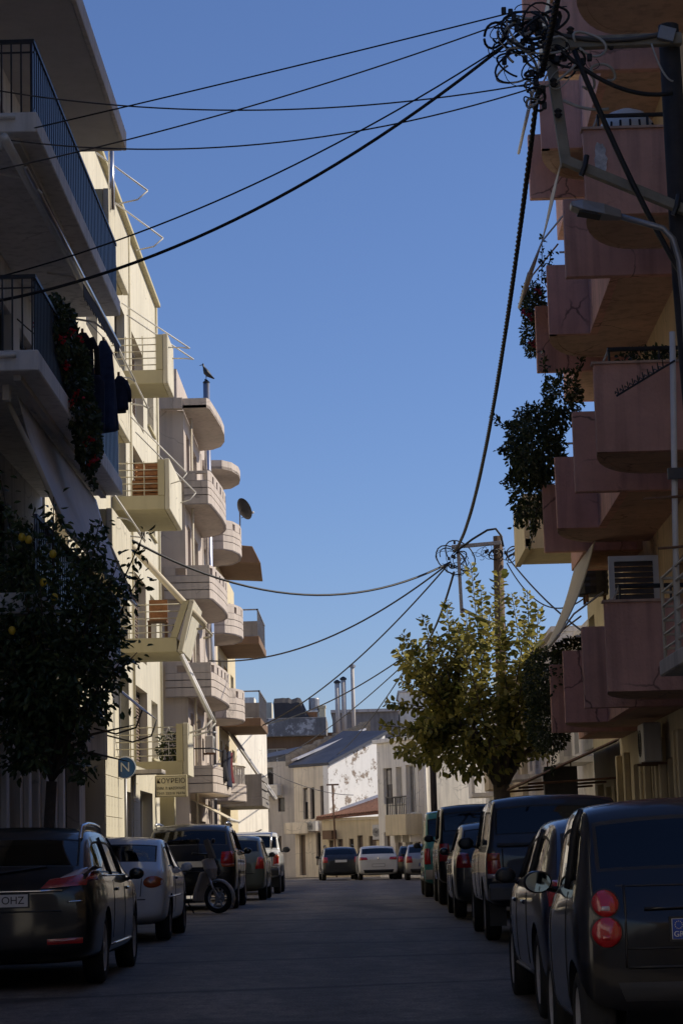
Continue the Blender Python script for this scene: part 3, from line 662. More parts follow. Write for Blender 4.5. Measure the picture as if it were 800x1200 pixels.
m = MB().box(-11, -5.3, 66.6, 79.5, 14.73, 16.1); m.build('roof_room', 'mauve', C)
P1 = [(-5.08, 66.0), (-4.36, 66.0), (-4.28, 66.25), (-4.20, 67.6), (-4.12, 69.2), (-4.10, 70.6), (-4.16, 71.7), (-4.34, 72.6), (-4.65, 73.1), (-5.08, 73.25)]
P2 = [(-5.08, 74.2), (-4.42, 74.3), (-4.12, 74.8), (-3.94, 75.7), (-3.92, 76.6), (-4.02, 77.6), (-4.35, 78.5), (-5.08, 78.9)]
def resample(path, step):
    out = [Vector(path[0])]
    for a, b in zip(path, path[1:]):
        a, b = Vector(a), Vector(b); k = max(1, int((b-a).length/step))
        out += [a.lerp(b, (i+1)/k) for i in range(k)]
    return [(p.x, p.y) for p in out]
def inset(path, e):
    """shift a plan path inwards (towards the facade)"""
    out = []
    for x, y in path:
        out.append((min(x, x - e) if x > -5.05 else x, y + (e if y < 67 or (74 < y < 74.6) else -e if y > 73 and y < 74 or y > 78.4 else 0)))
    return out
def banded_balcony(path, z0, mat, wing=False, open_top=True, parts=5):
    slab = MB().prism([(p[0], p[1]) for p in inset(path, 0.03)], z0, z0+0.16).build('balcony_slab', 'mauve', C)
    path = ([(-5.72, 66.0)] + path[1:]) if wing else path
    fine = resample(path, 0.28)
    z = z0 - 0.004; hts = [0.27, 0.22, 0.22, 0.22]
    for k, h in enumerate(hts[:parts]):
        if k == 3 and open_top:
            for i in range(len(fine)-1):
                if i % 3 == 0: MB().strip(fine[max(0, i-1):i+2], 0.12, z+0.002, z+h-0.002).build('band_block', mat, slab)
        else:
            MB().strip(fine, 0.12, z+0.012, z+h-0.012).build('band', mat, C)
            MB().strip(inset(fine, 0.02), 0.07, z-0.012, z+h+0.012).build('joint', 'mauve_dark', slab)
        z += h
    MB().strip(fine, 0.16, z, z+0.08).build('cap', mat, C)
for z0, w in ((11.80, False), (8.92, True), (6.0, True)): banded_balcony(P1, z0, 'mauve', w)
banded_balcony(P1, 3.16, 'mauve', False, False, 3)
for z0 in (11.55, 8.7, 5.85, 3.1): banded_balcony(P2, z0, 'mauve', False, z0 > 5, 4 if z0 > 5 else 2)
for path, z0 in ((P1, 14.74), (P2, 14.30)):
    MB().prism(path, z0, z0+0.09).build('roof_slab', 'mauve', C)
    MB().strip(resample(path, 0.3), 0.14, z0-0.003, z0+0.30).build('roof_edge', 'mauve', C)
m = MB().box(-5.75, -5.085, 65.9, 66.2, 14.72, 15.05); m.build('roof_edge', 'mauve', C)
flue = MB().tube([(-4.86, 73.75, 0.1), (-4.86, 73.75, 17.15)], 0.115, 12).build('flue_pipe', 'steel', C, smooth=True)
for z in np.arange(2.0, 16.5, 1.1): MB().lathe([(0.117, z), (0.124, z+0.02), (0.124, z+0.05), (0.117, z+0.07)], (-4.86, 73.75, 0), n=12).build('collar', 'grey_metal', flue, smooth=True)
MB().tube([(-4.90, 73.7, 0.1), (-4.90, 73.7, 14.6)], 0.05, 8).build('drain_pipe', 'beige_metal', C, smooth=True)
MB().tube([(-4.9, 66.9, 0.1), (-4.9, 66.9, 14.6)], 0.04, 8).build('drain_pipe', 'beige_metal', C, smooth=True)
MB().lathe([(0.05, 17.15), (0.12, 17.17), (0.12, 17.20), (0.03, 17.29)], (-4.86, 73.75, 0), n=12).build('flue_cap', 'black_metal', C)
# railing on the lowest balcony, white balusters on its neighbour
RL = Facade(-5.08, 66.02, 1, 0)
m = MB().tube([(-5.05, 66.05, 4.45), (-4.42, 66.05, 4.45), (-4.34, 66.4, 4.45), (-4.17, 69.2, 4.45), (-4.15, 70.6, 4.45), (-4.35, 72.5, 4.45)], 0.022, 6).build('top_rail', 'black_metal', C)
me = MB().box(-0.03, 0.03, -0.03, 0.03, 0, 0.62).mesh('baluster'); me.materials.append(M['old_white'])
for x, y in resample(P2, 0.26)[2:-3]: place('baluster', me, None, C, (x-0.08, y, 3.66))
MB().strip(resample(P2, 0.3), 0.16, 4.28, 4.36).build('cap', 'old_white', C)
ac_unit(FC, 72.0, 4.6, 0.0, 'air conditioner on the mauve wall above the lowest balcony')
# shop awning at street level
am = MB().hexa([(-5.05, 66.6, 2.95), (-3.95, 66.6, 2.35), (-3.95, 71.5, 2.35), (-5.05, 71.5, 2.95), (-5.05, 66.6, 2.98), (-3.95, 66.6, 2.38), (-3.95, 71.5, 2.38), (-5.05, 71.5, 2.98)]).build('awning', 'awning_cream', C)
MB().tube([(-3.94, 66.5, 2.36), (-3.94, 71.6, 2.36)], 0.04, 8).build('front_bar', 'white_metal', am)

# ---------------------------------------------------------------- building D : brown-slab block, then white blank-walled E
D = thing('apartment_building', 'tan apartment block with thin concrete balconies beyond the mauve one', 'building', (0, 0, 0))
FD = Facade(-5.1, 0, 0, 1)
holes = [(a, b, z+0.05, z+2.2) for z in (3.3, 6.3, 9.2) for a, b in ((81.5, 83), (84.5, 87), (89, 91))]
FD.wall(D, 'yellow_wall', 80.1, 92.5, 0, 12.2, holes, t=0.2, name='wall', depth=9)
for i, h in enumerate(holes): FD.window(D, *h, style=['half', 'louvre', 'roller'][i % 3], frame='frame_dark', name='balcony_door')
m = MB().hexa([(-5.1, 81.0, 12.0), (-3.45, 81.0, 11.9), (-3.62, 86.5, 11.9), (-5.1, 86.5, 12.0), (-5.1, 81.0, 12.7), (-3.75, 81.0, 12.55), (-3.75, 86.5, 12.55), (-5.1, 86.5, 12.7)]); m.build('roof_canopy', 'brown_plaster', D, bevel=0.02)
for z0, solid in ((8.95, False), (5.95, False), (3.05, True)):
    m = MB().box(-5.095, -3.58, 81.2, 87.2, z0, z0+0.30); sl = m.build('balcony_slab', 'brown_plaster' if not solid else 'concrete', D, bevel=0.015)
    if solid:
        MB().box(-5.09, -3.6, 81.22, 81.34, z0+0.302, z0+1.15).build('parapet', 'concrete', D)
        for k in range(3): MB().box(-3.7, -3.6, 81.36, 87.2, z0+0.34+k*0.3, z0+0.58+k*0.3).build('parapet_board', 'concrete', D)
    else:
        MB().box(-3.66, -3.6, 81.22, 87.18, z0+1.25, z0+1.30).build('top_rail', 'grey_metal', sl)
        MB().box(-5.09, -3.6, 81.22, 81.28, z0+1.25, z0+1.30).build('top_rail', 'grey_metal', sl)
        MB().box(-5.09, -3.62, 81.24, 81.30, z0+0.31, z0+0.85).build('rail_panel', 'concrete', sl)
        FR = Facade(-3.63, 0, 0, 1)
        rail_bars(sl, FR, 81.25, 87.15, z0+0.301, z0+1.25, 0, 'grey_metal', 0.25, 0.012)
o = MB().tube([(-5.0, 86.4, 6.0), (-3.3, 86.4, 3.4)], 0.09, 8).build('awning_roller', 'awning_white', D, smooth=True)
MB().tube([(-5.0, 84.4, 6.0), (-3.3, 84.4, 3.45)], 0.03, 6).build('arm', 'white_metal', o)
MB().tube([(-3.3, 84.3, 3.45), (-3.3, 86.5, 3.4)], 0.03, 6).build('front_bar', 'white_metal', o)
E_ = thing('house', 'plain white rendered house with blank side wall at the left bend', 'building', (0, 0, 0))
FE_ = Facade(-5.35, 94.0, 1.25, 4.2)
FE_.wall(E_, 'old_white', 0, 4.4, 0, 6.9, [], name='wall', depth=7)
m = MB(); FE_.box(m, -0.05, 2.6, 6.91, 7.6, -7, 0.03); m.build('roof_parapet', 'old_white', E_)
m = MB(); FE_.box(m, 2.61, 4.45, 6.91, 7.02, -7, 0.05); m.build('roof_coping', 'grey_plaster', E_)
MB().tube([FE_.p(0.6, 2.0, 0.0), FE_.p(0.6, 2.35, 1.0)], 0.03, 6).build('bracket', 'grey_metal', E_)

# ---------------------------------------------------------------- the far houses round the bend
def quad_obj(name, pts, mat, parent, t=0.12):
    a = [Vector(p) for p in pts]; nrm = (a[1]-a[0]).cross(a[-1]-a[0]).normalized()
    n = len(a); mb = MB(); mb.add([tuple(p) for p in a] + [tuple(p - nrm*t) for p in a], [tuple(range(n)), tuple(range(n, 2*n))[::-1]] + [(i, (i+1) % n, n+(i+1) % n, n+i) for i in range(n)])
    return mb.build(name, mat, parent)
# grey house just behind the white one
Hg = thing('house', 'grey-blue rendered house with small balcony and low windows left of the gabled house', 'house')
FG = Facade(-6.4, 122.0, 1, -0.42)
FG.wall(Hg, 'grey_plaster', 0, 3.2, 0, 6.3, [(1.15, 1.5, 3.6, 4.35), (2.05, 2.45, 3.6, 4.35), (1.2, 1.8, 5.0, 6.0), (1.4, 2.2, 0.2, 2.3)], name='wall', depth=6)
for h in ((1.15, 1.5, 3.6, 4.35), (2.05, 2.45, 3.6, 4.35), (1.2, 1.8, 5.0, 6.0)): FG.window(Hg, *h, frame='frame_dark')
FG.window(Hg, 1.4, 2.2, 0.2, 2.3, 'louvre', frame='frame_dark', name='door')
m = MB(); FG.box(m, 0.6, 2.35, 4.45, 5.05, 0.003, 0.7); m.build('balcony', 'old_white', Hg, bevel=0.02)
quad_obj('roof', [FG.p(-0.2, 6.3, 0.3), FG.p(3.2, 6.75, 0.3), FG.p(3.2, 7.5, -4), FG.p(-0.2, 7.0, -4)], 'slate_roof', Hg)
# gabled house: cream front, peeling whitewashed gable, dark roof
Hh = thing('house', 'gabled house with peeling whitewashed gable wall and dark sloping roof', 'house')
FH = Facade(-3.55, 118.6, 1.84, -2.2)
L = math.hypot(1.84, 2.2)
hh = [(0.75, 1.15, 3.1, 4.75), (1.35, 1.70, 3.1, 4.75), (2.2, 2.6, 3.1, 4.8), (0.35, 0.85, 0.2, 2.3), (1.75, 2.15, 0.7, 2.4), (2.45, 2.7, 1.0, 2.5)]
FH.wall(Hh, 'front_warm', 0, L, 0, 5.95, hh, name='front_wall', depth=0.32)
for i, h in enumerate(hh): FH.window(Hh, *h, style='louvre' if i in (3,) else 'half' if i == 0 else 'pane', frame='frame_dark' if i != 3 else 'frame_dark', name='door' if i == 3 else 'window')
m = MB(); FH.box(m, -0.25, 1.75, 2.35, 2.95, 0.003, 0.55); m.build('balcony', 'front_warm', Hh, bevel=0.02)
g0 = Vector((-1.69, 116.38)); g1 = Vector((1.35, 119.3))
quad_obj('gable_wall', [(g0.x, g0.y, 0), (g1.x, g1.y, 0), (g1.x, g1.y, 7.55), (g0.x, g0.y, 5.98)], 'peeling', Hh, 0.4)
quad_obj('roof', [(-3.85, 118.7, 5.98), (-1.66, 116.2, 5.98), (1.5, 119.1, 7.7), (-0.9, 121.9, 7.9)], 'slate_roof', Hh, 0.16)
quad_obj('roof_lime_edge', [(-3.7, 119.2, 6.30), (-3.35, 118.75, 6.36), (0.35, 121.4, 8.0), (0.1, 121.7, 7.95)], 'tar_edge', Hh, 0.1)
rb = MB(); rng = random.Random(3)
for i in range(70):
    t = i/69; c = Vector((-3.9, 120.2, 6.55)).lerp(Vector((0.5, 123.4, 8.4)), t); w = 0.09+0.07*rng.random()
    rb.box(c.x-w, c.x+w, c.y-0.2, c.y+0.2, c.z-0.55, c.z+0.16*rng.random())
rb.build('rubble_wall', 'rubble', Hh)
# low house with clay roof
Hl = thing('house', 'low ochre house with sagging clay tile roof and narrow doors', 'house')
FLw = Facade(-2.05, 114.6, 3.25, -2.6); LL = math.hypot(3.25, 2.6)
hl = [(0.45, 0.75, 0.2, 1.95), (1.0, 1.35, 0.2, 2.0), (1.75, 2.05, 0.75, 2.0), (2.3, 2.65, 0.2, 2.15), (3.05, 3.5, 0.2, 2.1)]
FLw.wall(Hl, 'ochre_old', 0, LL, 0, 2.95, hl, name='wall', depth=2.5)
for i, h in enumerate(hl): FLw.window(Hl, *h, style='pane' if i == 2 else 'louvre', frame='frame_dark', name='window' if i == 2 else 'door')
m = MB(); FLw.box(m, -0.1, LL+0.05, 2.96, 3.06, -0.3, 0.16); m.build('cornice', 'ochre_old', Hl)
e0 = Vector(FLw.p(-0.15, 3.08, 0.3)); e1 = Vector(FLw.p(LL+0.1, 3.28, 0.3)); r1 = Vector(FLw.p(LL+0.1, 4.75, -3.2)); r0 = Vector(FLw.p(0.3, 3.3, -1.0))
quad_obj('roof', [e0, e1, r1, r0], 'tile_roof', Hl, 0.1)
for i in range(30):   # tile rows
    t = (i+0.5)/30; a = e0.lerp(e1, t); b = r0.lerp(r1, t)
    MB().tube([a + Vector((0, 0, 0.05)), b + Vector((0, 0, 0.05))], 0.06, 5).build('tile_row', 'tile_roof', Hl)
quad_obj('lime_edge', [r0 + Vector((0, 0, 0.08)), r1 + Vector((0, 0, 0.08)), r1 + Vector((0.1, 0.3, 0.3)), r0 + Vector((0.1, 0.3, 0.3))], 'tar_edge', Hl, 0.08)
m = MB(); FLw.box(m, 0.35, 0.95, 2.0, 2.45, 0.003, 0.4); m.build('door_hood', 'brown_plaster', Hl)
# white two-storey house with balcony
Hw = thing('house', 'white two-storey corner house with small black-railed balcony', 'house')
q_ = 0.915
def wz(z): return 1.25 + (z - 1.25)*q_
FW = Facade(0.80, 107.25, 2.15, -4.575); WL = math.hypot(2.15, 4.575)
hw = [(0.7, 1.75, 3.75, 5.6), (2.2, 2.9, 3.75, 5.6), (3.35, 4.4, 3.2, 5.65), (4.75, 5.2, 3.2, 5.65), (0.6, 1.3, 0.2, 2.3), (1.9, 2.7, 0.2, 2.3), (3.1, 3.9, 0.9, 2.1), (4.2, 5.2, 0.2, 2.3)]
hw = [(a*q_, b*q_, wz(c), wz(d)) for a, b, c, d in hw]
FW.wall(Hw, 'old_white', 0, WL, 0, wz(6.9), hw, t=0.25, name='front_wall', depth=5)
for i, h in enumerate(hw): FW.window(Hw, *h, style=['half', 'roller', 'pane', 'roller', 'louvre', 'louvre', 'pane', 'pane'][i], t=0.25, frame='frame_dark' if i in (0, 4, 5, 7) else 'frame', sill='old_white' if i in (0, 1) else '', name='door' if i in (2, 4, 5, 7) else 'window', pane='curtain_pane')
m = MB(); FW.box(m, -0.1, WL+0.1, wz(6.91), wz(7.12), -5, 0.2); m.build('cornice', 'old_white', Hw, bevel=0.02)
m = MB(); FW.box(m, 2.5, 4.66, wz(2.1), wz(3.15), 0.003, 0.87); m.build('balcony', 'ochre_old', Hw, bevel=0.02)
zb, zt = wz(3.15), wz(4.0)
rl = MB(); FW.box(rl, 2.55, 4.64, zt, zt+0.05, 0.78, 0.84); rl.build('top_rail', 'black_metal', Hw)
rl = MB(); FW.box(rl, 2.55, 2.61, zt, zt+0.05, 0.02, 0.779); rl.build('top_rail', 'black_metal', Hw)
rl = MB(); FW.box(rl, 2.55, 4.64, zb+0.4, zb+0.43, 0.80, 0.82); rl.build('mid_rail', 'black_metal', Hw)
rail_bars(Hw, FW, 2.58, 4.61, zb, zt, 0.81, 'black_metal', 0.18, 0.014)
FWe = Facade(*FW.p(2.58, 0, 0)[:2], FW.n.x, FW.n.y); rail_bars(Hw, FWe, 0.1, 0.77, zb, zt, 0, 'black_metal', 0.2, 0.014)
for u in (2.75, 3.55, 4.4):
    m = MB(); FW.box(m, u-0.06, u+0.06, wz(1.75), wz(2.1), 0.003, 0.55); m.build('bracket', 'old_white', Hw)
cx, cy = FW.p(WL, 0, 0)[:2]
MB().tube([(cx+0.02, cy-0.1, 0.1), (cx+0.02, cy-0.1, wz(6.9))], 0.07, 8).build('drain_pipe', 'old_white', Hw, smooth=True)
FS = Facade(cx, cy, 6.0, 3.2)
FS.wall(Hw, 'grey_plaster', 0, 6.5, 0, wz(5.9), [(2.6, 3.5, 0.2, 2.3)], name='side_wall', depth=0.6)
FS.window(Hw, 2.6, 3.5, 0.2, 2.3, 'louvre', frame='frame_dark', name='door')
m = MB(); FS.box(m, 0.0, 6.5, 2.35, 2.42, 0.002, 0.05); m.build('string_course', 'mauve_dark', Hw)
ac_unit(FLw, 3.55, 1.9, 0.0, 'air conditioner on the ochre house wall under the white corner house', 0.75, 0.75)
ac_unit(FH, 2.0, 2.45, 0.35, 'small air conditioner on the gabled house above its door', 0.6, 0.5)
# rusty T post before the low house
Tp = thing('sign_post', 'thin rusty T-shaped post in front of the gabled house', 'post')
MB().tube([(-1.35, 113.6, 0.05), (-1.45, 113.6, 4.75)], 0.045, 8).build('post', 'rust', Tp); MB().box(-1.75, -1.12, 113.57, 113.63, 4.7, 4.78).build('crossbar', 'rust', Tp)

# unseen house added left of the bend: bounces sunlight onto the far fronts
Hs = thing('house', 'unseen cream house added left of the bend to bounce sunlight onto the far fronts', 'house')
FHs = Facade(-8.6, 100.0, 0, 1)
hs_ = [(1.5+k*3.2, 2.7+k*3.2, z, z+1.7) for k in range(8) for z in (0.8, 4.2)]
FHs.wall(Hs, 'old_white', 0, 28, 0, 8.2, hs_, name='wall', depth=6)
for h in hs_: FHs.window(Hs, *h, style='louvre', frame='frame_dark')
# blocks further back
Kb = thing('apartment_building', 'mottled concrete terrace block with brown windows behind the grey house', 'building')
FK = Facade(-9.5, 140.0, 1, 0)
FK.wall(Kb, 'brown_plaster', 0, 8.6, 0, 8.6, [(3.7, 4.9, 6.8, 7.9), (5.3, 7.0, 6.9, 7.9)], name='wall', depth=8)
FK.window(Kb, 3.7, 4.9, 6.8, 7.9, frame='frame', pane='curtain_pane'); FK.window(Kb, 5.3, 7.0, 6.9, 7.9, frame='frame', pane='curtain_pane')
m = MB(); FK.box(m, 2.2, 7.45, 8.61, 9.75, -6, 0.9); m.build('terrace_parapet', 'dirty_concrete', Kb, bevel=0.03)
m = MB(); FK.box(m, 2.6, 4.0, 9.76, 10.85, -3, -0.6); m.build('roof_room', 'cream', Kb)
m = MB(); FK.box(m, 0.4, 2.9, 9.0, 11.2, -3, -0.6); m.build('stair_tower', 'old_white', Kb)
Kc = thing('apartment_building', 'bare grey concrete block on the skyline behind the gabled house', 'building')
m = MB().box(-1.75, 2.6, 146, 156, 0, 10.4); m.build('wall', 'concrete', Kc); m = MB().box(-1.85, 2.7, 145.8, 156, 10.405, 10.6); m.build('roof_edge', 'grey_plaster', Kc)
for k, (px, h) in enumerate(((-1.35, 12.1), (-0.95, 12.3), (-0.35, 13.1))):
    pc = thing('chimney_pipe', ['short capped metal chimney, leftmost of three on the skyline', 'middle capped metal chimney of three on the skyline', 'tallest thin metal chimney of three on the skyline'][k], 'chimney', group='chimneys on the skyline')
    MB().tube([(px, 143.0, 8.2), (px, 143.0, h)], 0.16 if k < 2 else 0.12, 10).build('pipe', 'grey_plaster', pc, smooth=True)
    MB().lathe([(0.10, h), (0.22, h+0.03), (0.22, h+0.14), (0.05, h+0.25)], (px, 143.0, 0), n=10).build('cap', 'black_metal' if k < 2 else 'grey_metal', pc)
MB().box(-2.6, -0.1, 143.4, 145.9, 0, 9.0).build('lower_wall', 'brown_plaster', Kc)
Kd = thing('apartment_building', 'pale bluish-white block rising behind the mulberry tree', 'building')
FKd = Facade(2.75, 150.0, 1, 0.0)
FKd.wall(Kd, 'old_white', 0, 5.2, 0, 11.9, [], name='wall', depth=8)
m = MB(); FKd.box(m, -0.1, 5.3, 11.91, 12.05, -8, 0.1); m.build('roof_edge', 'grey_plaster', Kd)
# clutter on the terrace
for k, (u, w, h, mat, lab, nm, ct) in enumerate(((4.2, 1.3, 1.25, 'awning_dark', 'black tarpaulin heap on the concrete terrace', 'tarpaulin', 'tarpaulin'), (6.7, 0.55, 1.3, 'grey_metal', 'grey water tank on the concrete terrace', 'water_tank', 'tank'), (5.6, 1.3, 0.45, 'wicker', 'orange crate pile on the concrete terrace', 'crate', 'crate'), (7.0, 0.4, 0.75, 'yellow_wall', 'ochre box at the right end of the terrace', 'storage_box', 'box'))):
    p = FK.p(u, 9.755, 0.2)
    if nm == 'tarpaulin':
        mb = MB(); rg = random.Random(5); nx = 12
        rings = []
        for i in range(nx+1):
            x = lerp(0, 2.2, i/nx); hh_ = h*(0.95+0.1*rg.random())*(1 if i < 9 else (nx-i)/3.0*0.9+0.08)
            rings.append([(p[0]+x, p[1]-0.5, p[2]), (p[0]+x, p[1]+0.6, p[2]), (p[0]+x+0.05, p[1]+0.4, p[2]+hh_*0.8), (p[0]+x, p[1], p[2]+hh_), (p[0]+x-0.05, p[1]-0.4, p[2]+hh_*0.75)])
        tag(mb.loft(rings).build(nm, mat, smooth=False), lab, ct)
    elif nm == 'water_tank':
        tk = thing(nm, lab, ct); MB().lathe([(0.3, p[2]+0.35), (0.34, p[2]+0.4), (0.34, p[2]+1.15), (0.3, p[2]+1.22)], (p[0], p[1], 0), n=14).build('tank', mat, tk, smooth=False)
        for a in (-0.25, 0.25):
            for b in (-0.25, 0.25): MB().box(p[0]+a-0.03, p[0]+a+0.03, p[1]+b-0.03, p[1]+b+0.03, p[2], p[2]+0.36).build('leg', 'rust', tk)
    else:
        t_ = thing(nm, lab, ct); MB().box(p[0], p[0]+w, p[1]-0.3, p[1]+0.3, p[2], p[2]+h*0.75).build('body', mat, t_, bevel=0.02)
        MB().box(p[0]-0.04, p[0]+w+0.04, p[1]-0.34, p[1]+0.34, p[2]+h*0.752, p[2]+h).build('lid', 'old_white' if nm == 'crate' else mat, t_, bevel=0.02)
# ---------------------------------------------------------------- pink apartment block, right
K = thing('apartment_building', 'tall pink roughcast apartment block with saw-toothed rounded balconies, nearest on the right', 'building')
def xr(x, d): return x + 0.0155*(d - 29.4)          # the block stands very slightly turned to the street
FP = Facade(xr(5.0, 46), 46.0, -0.0155, -1)          # u runs from the far end (46) towards the camera
def U(d): return 46.0 - d
PZ_ = [3.28, 6.50, 9.80, 13.05, 16.25, 19.45]
holes = []
for zf in PZ_:
    for a, b in ((30.3, 31.6), (33.6, 35.2), (37.3, 38.9), (40.4, 41.7)): holes.append((U(b), U(a), zf+0.2, zf+2.4))
FP.wall(K, 'ochre', U(42.6), U(9.5), 3.3, 21.6, holes, t=0.22, name='wall', depth=9)
for i, h in enumerate(holes): FP.window(K, *h, style='louvre' if i % 3 else 'pane', t=0.22, frame='shutter_pale' if False else 'frame', name='balcony_door')
FQ = Facade(xr(4.75, 46), 46.0, -0.0155, -1)
gh = [(U(42.2), U(41.2), 0.3, 2.6), (U(40.3), U(38.7), 0.3, 2.7), (U(37.4), U(36.4), 0.3, 2.6), (U(35.2), U(34.0), 0.3, 2.6), (U(32.8), U(30.6), 0.9, 2.75)]
FQ.wall(K, 'yellow_wall', U(42.6), U(9.5), 0.0, 3.27, gh, t=0.3, name='ground_floor_wall', depth=8)
for i, h in enumerate(gh[:4]): FQ.window(K, *h, style=['pane', 'roller', 'louvre', 'pane'][i], t=0.3, frame='frame_dark', name='door')
for d in (42.4, 41.0, 38.4, 37.7, 36.1, 35.5, 33.6, 33.1):
    m = MB(); FQ.box(m, U(d)-0.11, U(d)+0.11, 0.15, 2.95, 0.003, 0.11); m.build('pilaster', 'yellow_wall', K, bevel=0.01)
# pierced block screen
bk = MB(); s_ = 0.20
FQ.box(bk, -0.1, 0.1, -0.1, -0.075, -0.08, -0.01); FQ.box(bk, -0.1, 0.1, 0.075, 0.1, -0.08, -0.01); FQ.box(bk, -0.1, -0.08, -0.075, 0.075, -0.08, -0.01); FQ.box(bk, 0.08, 0.1, -0.075, 0.075, -0.08, -0.01); FQ.box(bk, -0.012, 0.012, -0.075, 0.075, -0.07, -0.02)
bme = bk.mesh('screen_block'); o0 = Vector((xr(4.75, 46), 46.0, 0)); bme.transform(Matrix.Translation(-Vector(FQ.p(0, 0, 0)))); bme.materials.append(M['brown_plaster'])
for i in range(11):
    for j in range(9): place('screen_block', bme, None, K, FQ.p(U(32.8)+0.1+i*0.2, 1.0+j*0.2, 0))
# one balcony strip per floor: flat panel towards the camera, rounded back, fin, straight parapet, again
def bay(d0, xo, w=0.85, l=1.85):
    return [(xo + w*(1-math.cos(a)), d0 + l*math.sin(a)) for a in np.linspace(0, math.pi/2, 10)]
def sh(path): return [(x + 0.0155*(d-29.4), d) for x, d in path]
B1, B3 = bay(29.41, 3.304, 0.85, 1.84), bay(36.51, 3.274, 0.85, 1.84)
slabs = [[(5.0, 29.42)] + bay(29.42, 3.32, 0.85, 1.81) + [(5.0, 31.23)],
         [(5.0, 32.74), (3.97, 32.74), (3.97, 36.52)] + bay(36.52, 3.29, 0.85, 1.81) + [(5.0, 38.33)],
         [(5.0, 39.44), (3.97, 39.44), (3.97, 42.28), (5.0, 42.28)]]
seg = [[(5.0, 29.4), (3.30, 29.4)], B1 + [(5.0, 31.25)], [(3.95, 32.86), (3.95, 36.497)], [(4.08, 36.5), (3.27, 36.5)], B3 + [(5.0, 38.35)], [(3.95, 39.56), (3.95, 42.3), (5.0, 42.3)]]
for k, z0 in enumerate(PZ_):
    for pl in slabs: sl_ = MB().prism(sh(pl)[::-1], z0+0.004, z0+0.17).build('balcony_slab', 'pink_bounce', K); sl = sl_ if pl is slabs[0] else sl
    h = 1.20 if k else 1.18
    for j, sg in enumerate(seg):
        sg = sh(sg)
        MB().strip(sg[::-1], 0.13, z0-0.003, z0+h).build('parapet', 'pink' if j != 1 and j != 4 else 'pink_bounce', K, smooth=False)  # curved backs take the tone with bounce light painted in
    for d0 in (32.7, 39.4):
        x0, x1 = xr(3.28 if d0 < 35 else 3.26, d0), xr(4.9, d0)
        MB().box(x0-0.012, x1, d0-0.012, d0+0.15, z0-0.012, z0+h+0.012).build('fin_wall', 'pink', K, bevel=0.012)
    # coping and hand rail
    MB().tube([(xr(3.5, 29.5), 29.48, z0+h+0.22), (xr(4.95, 29.5), 29.48, z0+h+0.22)], 0.03, 6).build('hand_rail', 'black_metal', sl)
    for x in (3.52, 4.2, 4.9): MB().tube([(x, 29.48, z0+h), (x, 29.48, z0+h+0.22)], 0.018, 6).build('rail_post', 'black_metal', sl)
    MB().tube([(3.52, 29.48, z0+h+0.22), (3.42, 29.9, z0+h)], 0.016, 6).build('rail_stay', 'white_metal', sl)
    MB().tube([(xr(3.5, 36.6), 36.58, z0+h+0.24), (xr(4.9, 36.6), 36.58, z0+h+0.24)], 0.018, 6).build('hand_rail', 'white_metal', sl)
    MB().strip(sh([(5.02, 29.56), (3.27, 29.56)]), 0.20, z0+h+0.002, z0+h+0.035).build('coping', 'pink_bounce', K)
m = MB().box(4.6, 14, 9.4, 42.7, 21.62, 21.9); m.build('roof_slab', 'pink_bounce', K)
rgp = random.Random(2); pa = []
for k in range(22):
    a = k*2*math.pi/22; pa.append((3.52 + 0.085*math.cos(a)*(0.8+0.4*rgp.random()), 10.58 + 0.23*math.sin(a)*(0.85+0.3*rgp.random())))
MB().add([(x, 29.385, z) for x, z in pa] + [(x, 29.42, z) for x, z in pa], [tuple(range(22)), tuple(range(22, 44))[::-1]] + [(i, (i+1) % 22, 22+(i+1) % 22, 22+i) for i in range(22)]).build('bare_plaster_patch', 'plaster_patch', K)
# a lamp bracket on each wall bay
for z0 in PZ_[1:4]:
    lp = MB().tube([(4.98, 33.3, z0+2.2), (4.75, 33.3, z0+2.25), (4.7, 33.3, z0+2.1)], 0.015, 6).build('wall_lamp', 'black_metal', K)
    MB().lathe([(0.04, z0+2.1), (0.09, z0+2.05), (0.075, z0+1.85), (0.03, z0+1.82)], (4.7, 33.3, 0), n=8).build('lantern', 'black_metal', lp)
# opened louvred shutter leaf on the first floor balcony
shf = thing('shutter_leaf', 'opened dark louvred shutter with pale frame on the first pink balcony', 'shutter')
Fs = Facade(3.66, 31.9, 1, 0)
fm = MB(); Fs.box(fm, 0, 0.72, 5.32, 5.4, 0, 0.05); Fs.box(fm, 0, 0.08, 3.6, 5.32, 0, 0.05); Fs.box(fm, 0.64, 0.72, 3.6, 5.32, 0, 0.05); fm.build('frame', 'frame', shf)
z = 3.65
while z < 5.28:
    q = MB(); q.hexa([Fs.p(0.08, z, 0.045), Fs.p(0.64, z, 0.045), Fs.p(0.64, z, 0.03), Fs.p(0.08, z, 0.03), Fs.p(0.08, z+0.07, 0.015), Fs.p(0.64, z+0.07, 0.015), Fs.p(0.64, z+0.07, 0.0), Fs.p(0.08, z+0.07, 0.0)]); q.build('slat', 'frame_dark', shf); z += 0.08
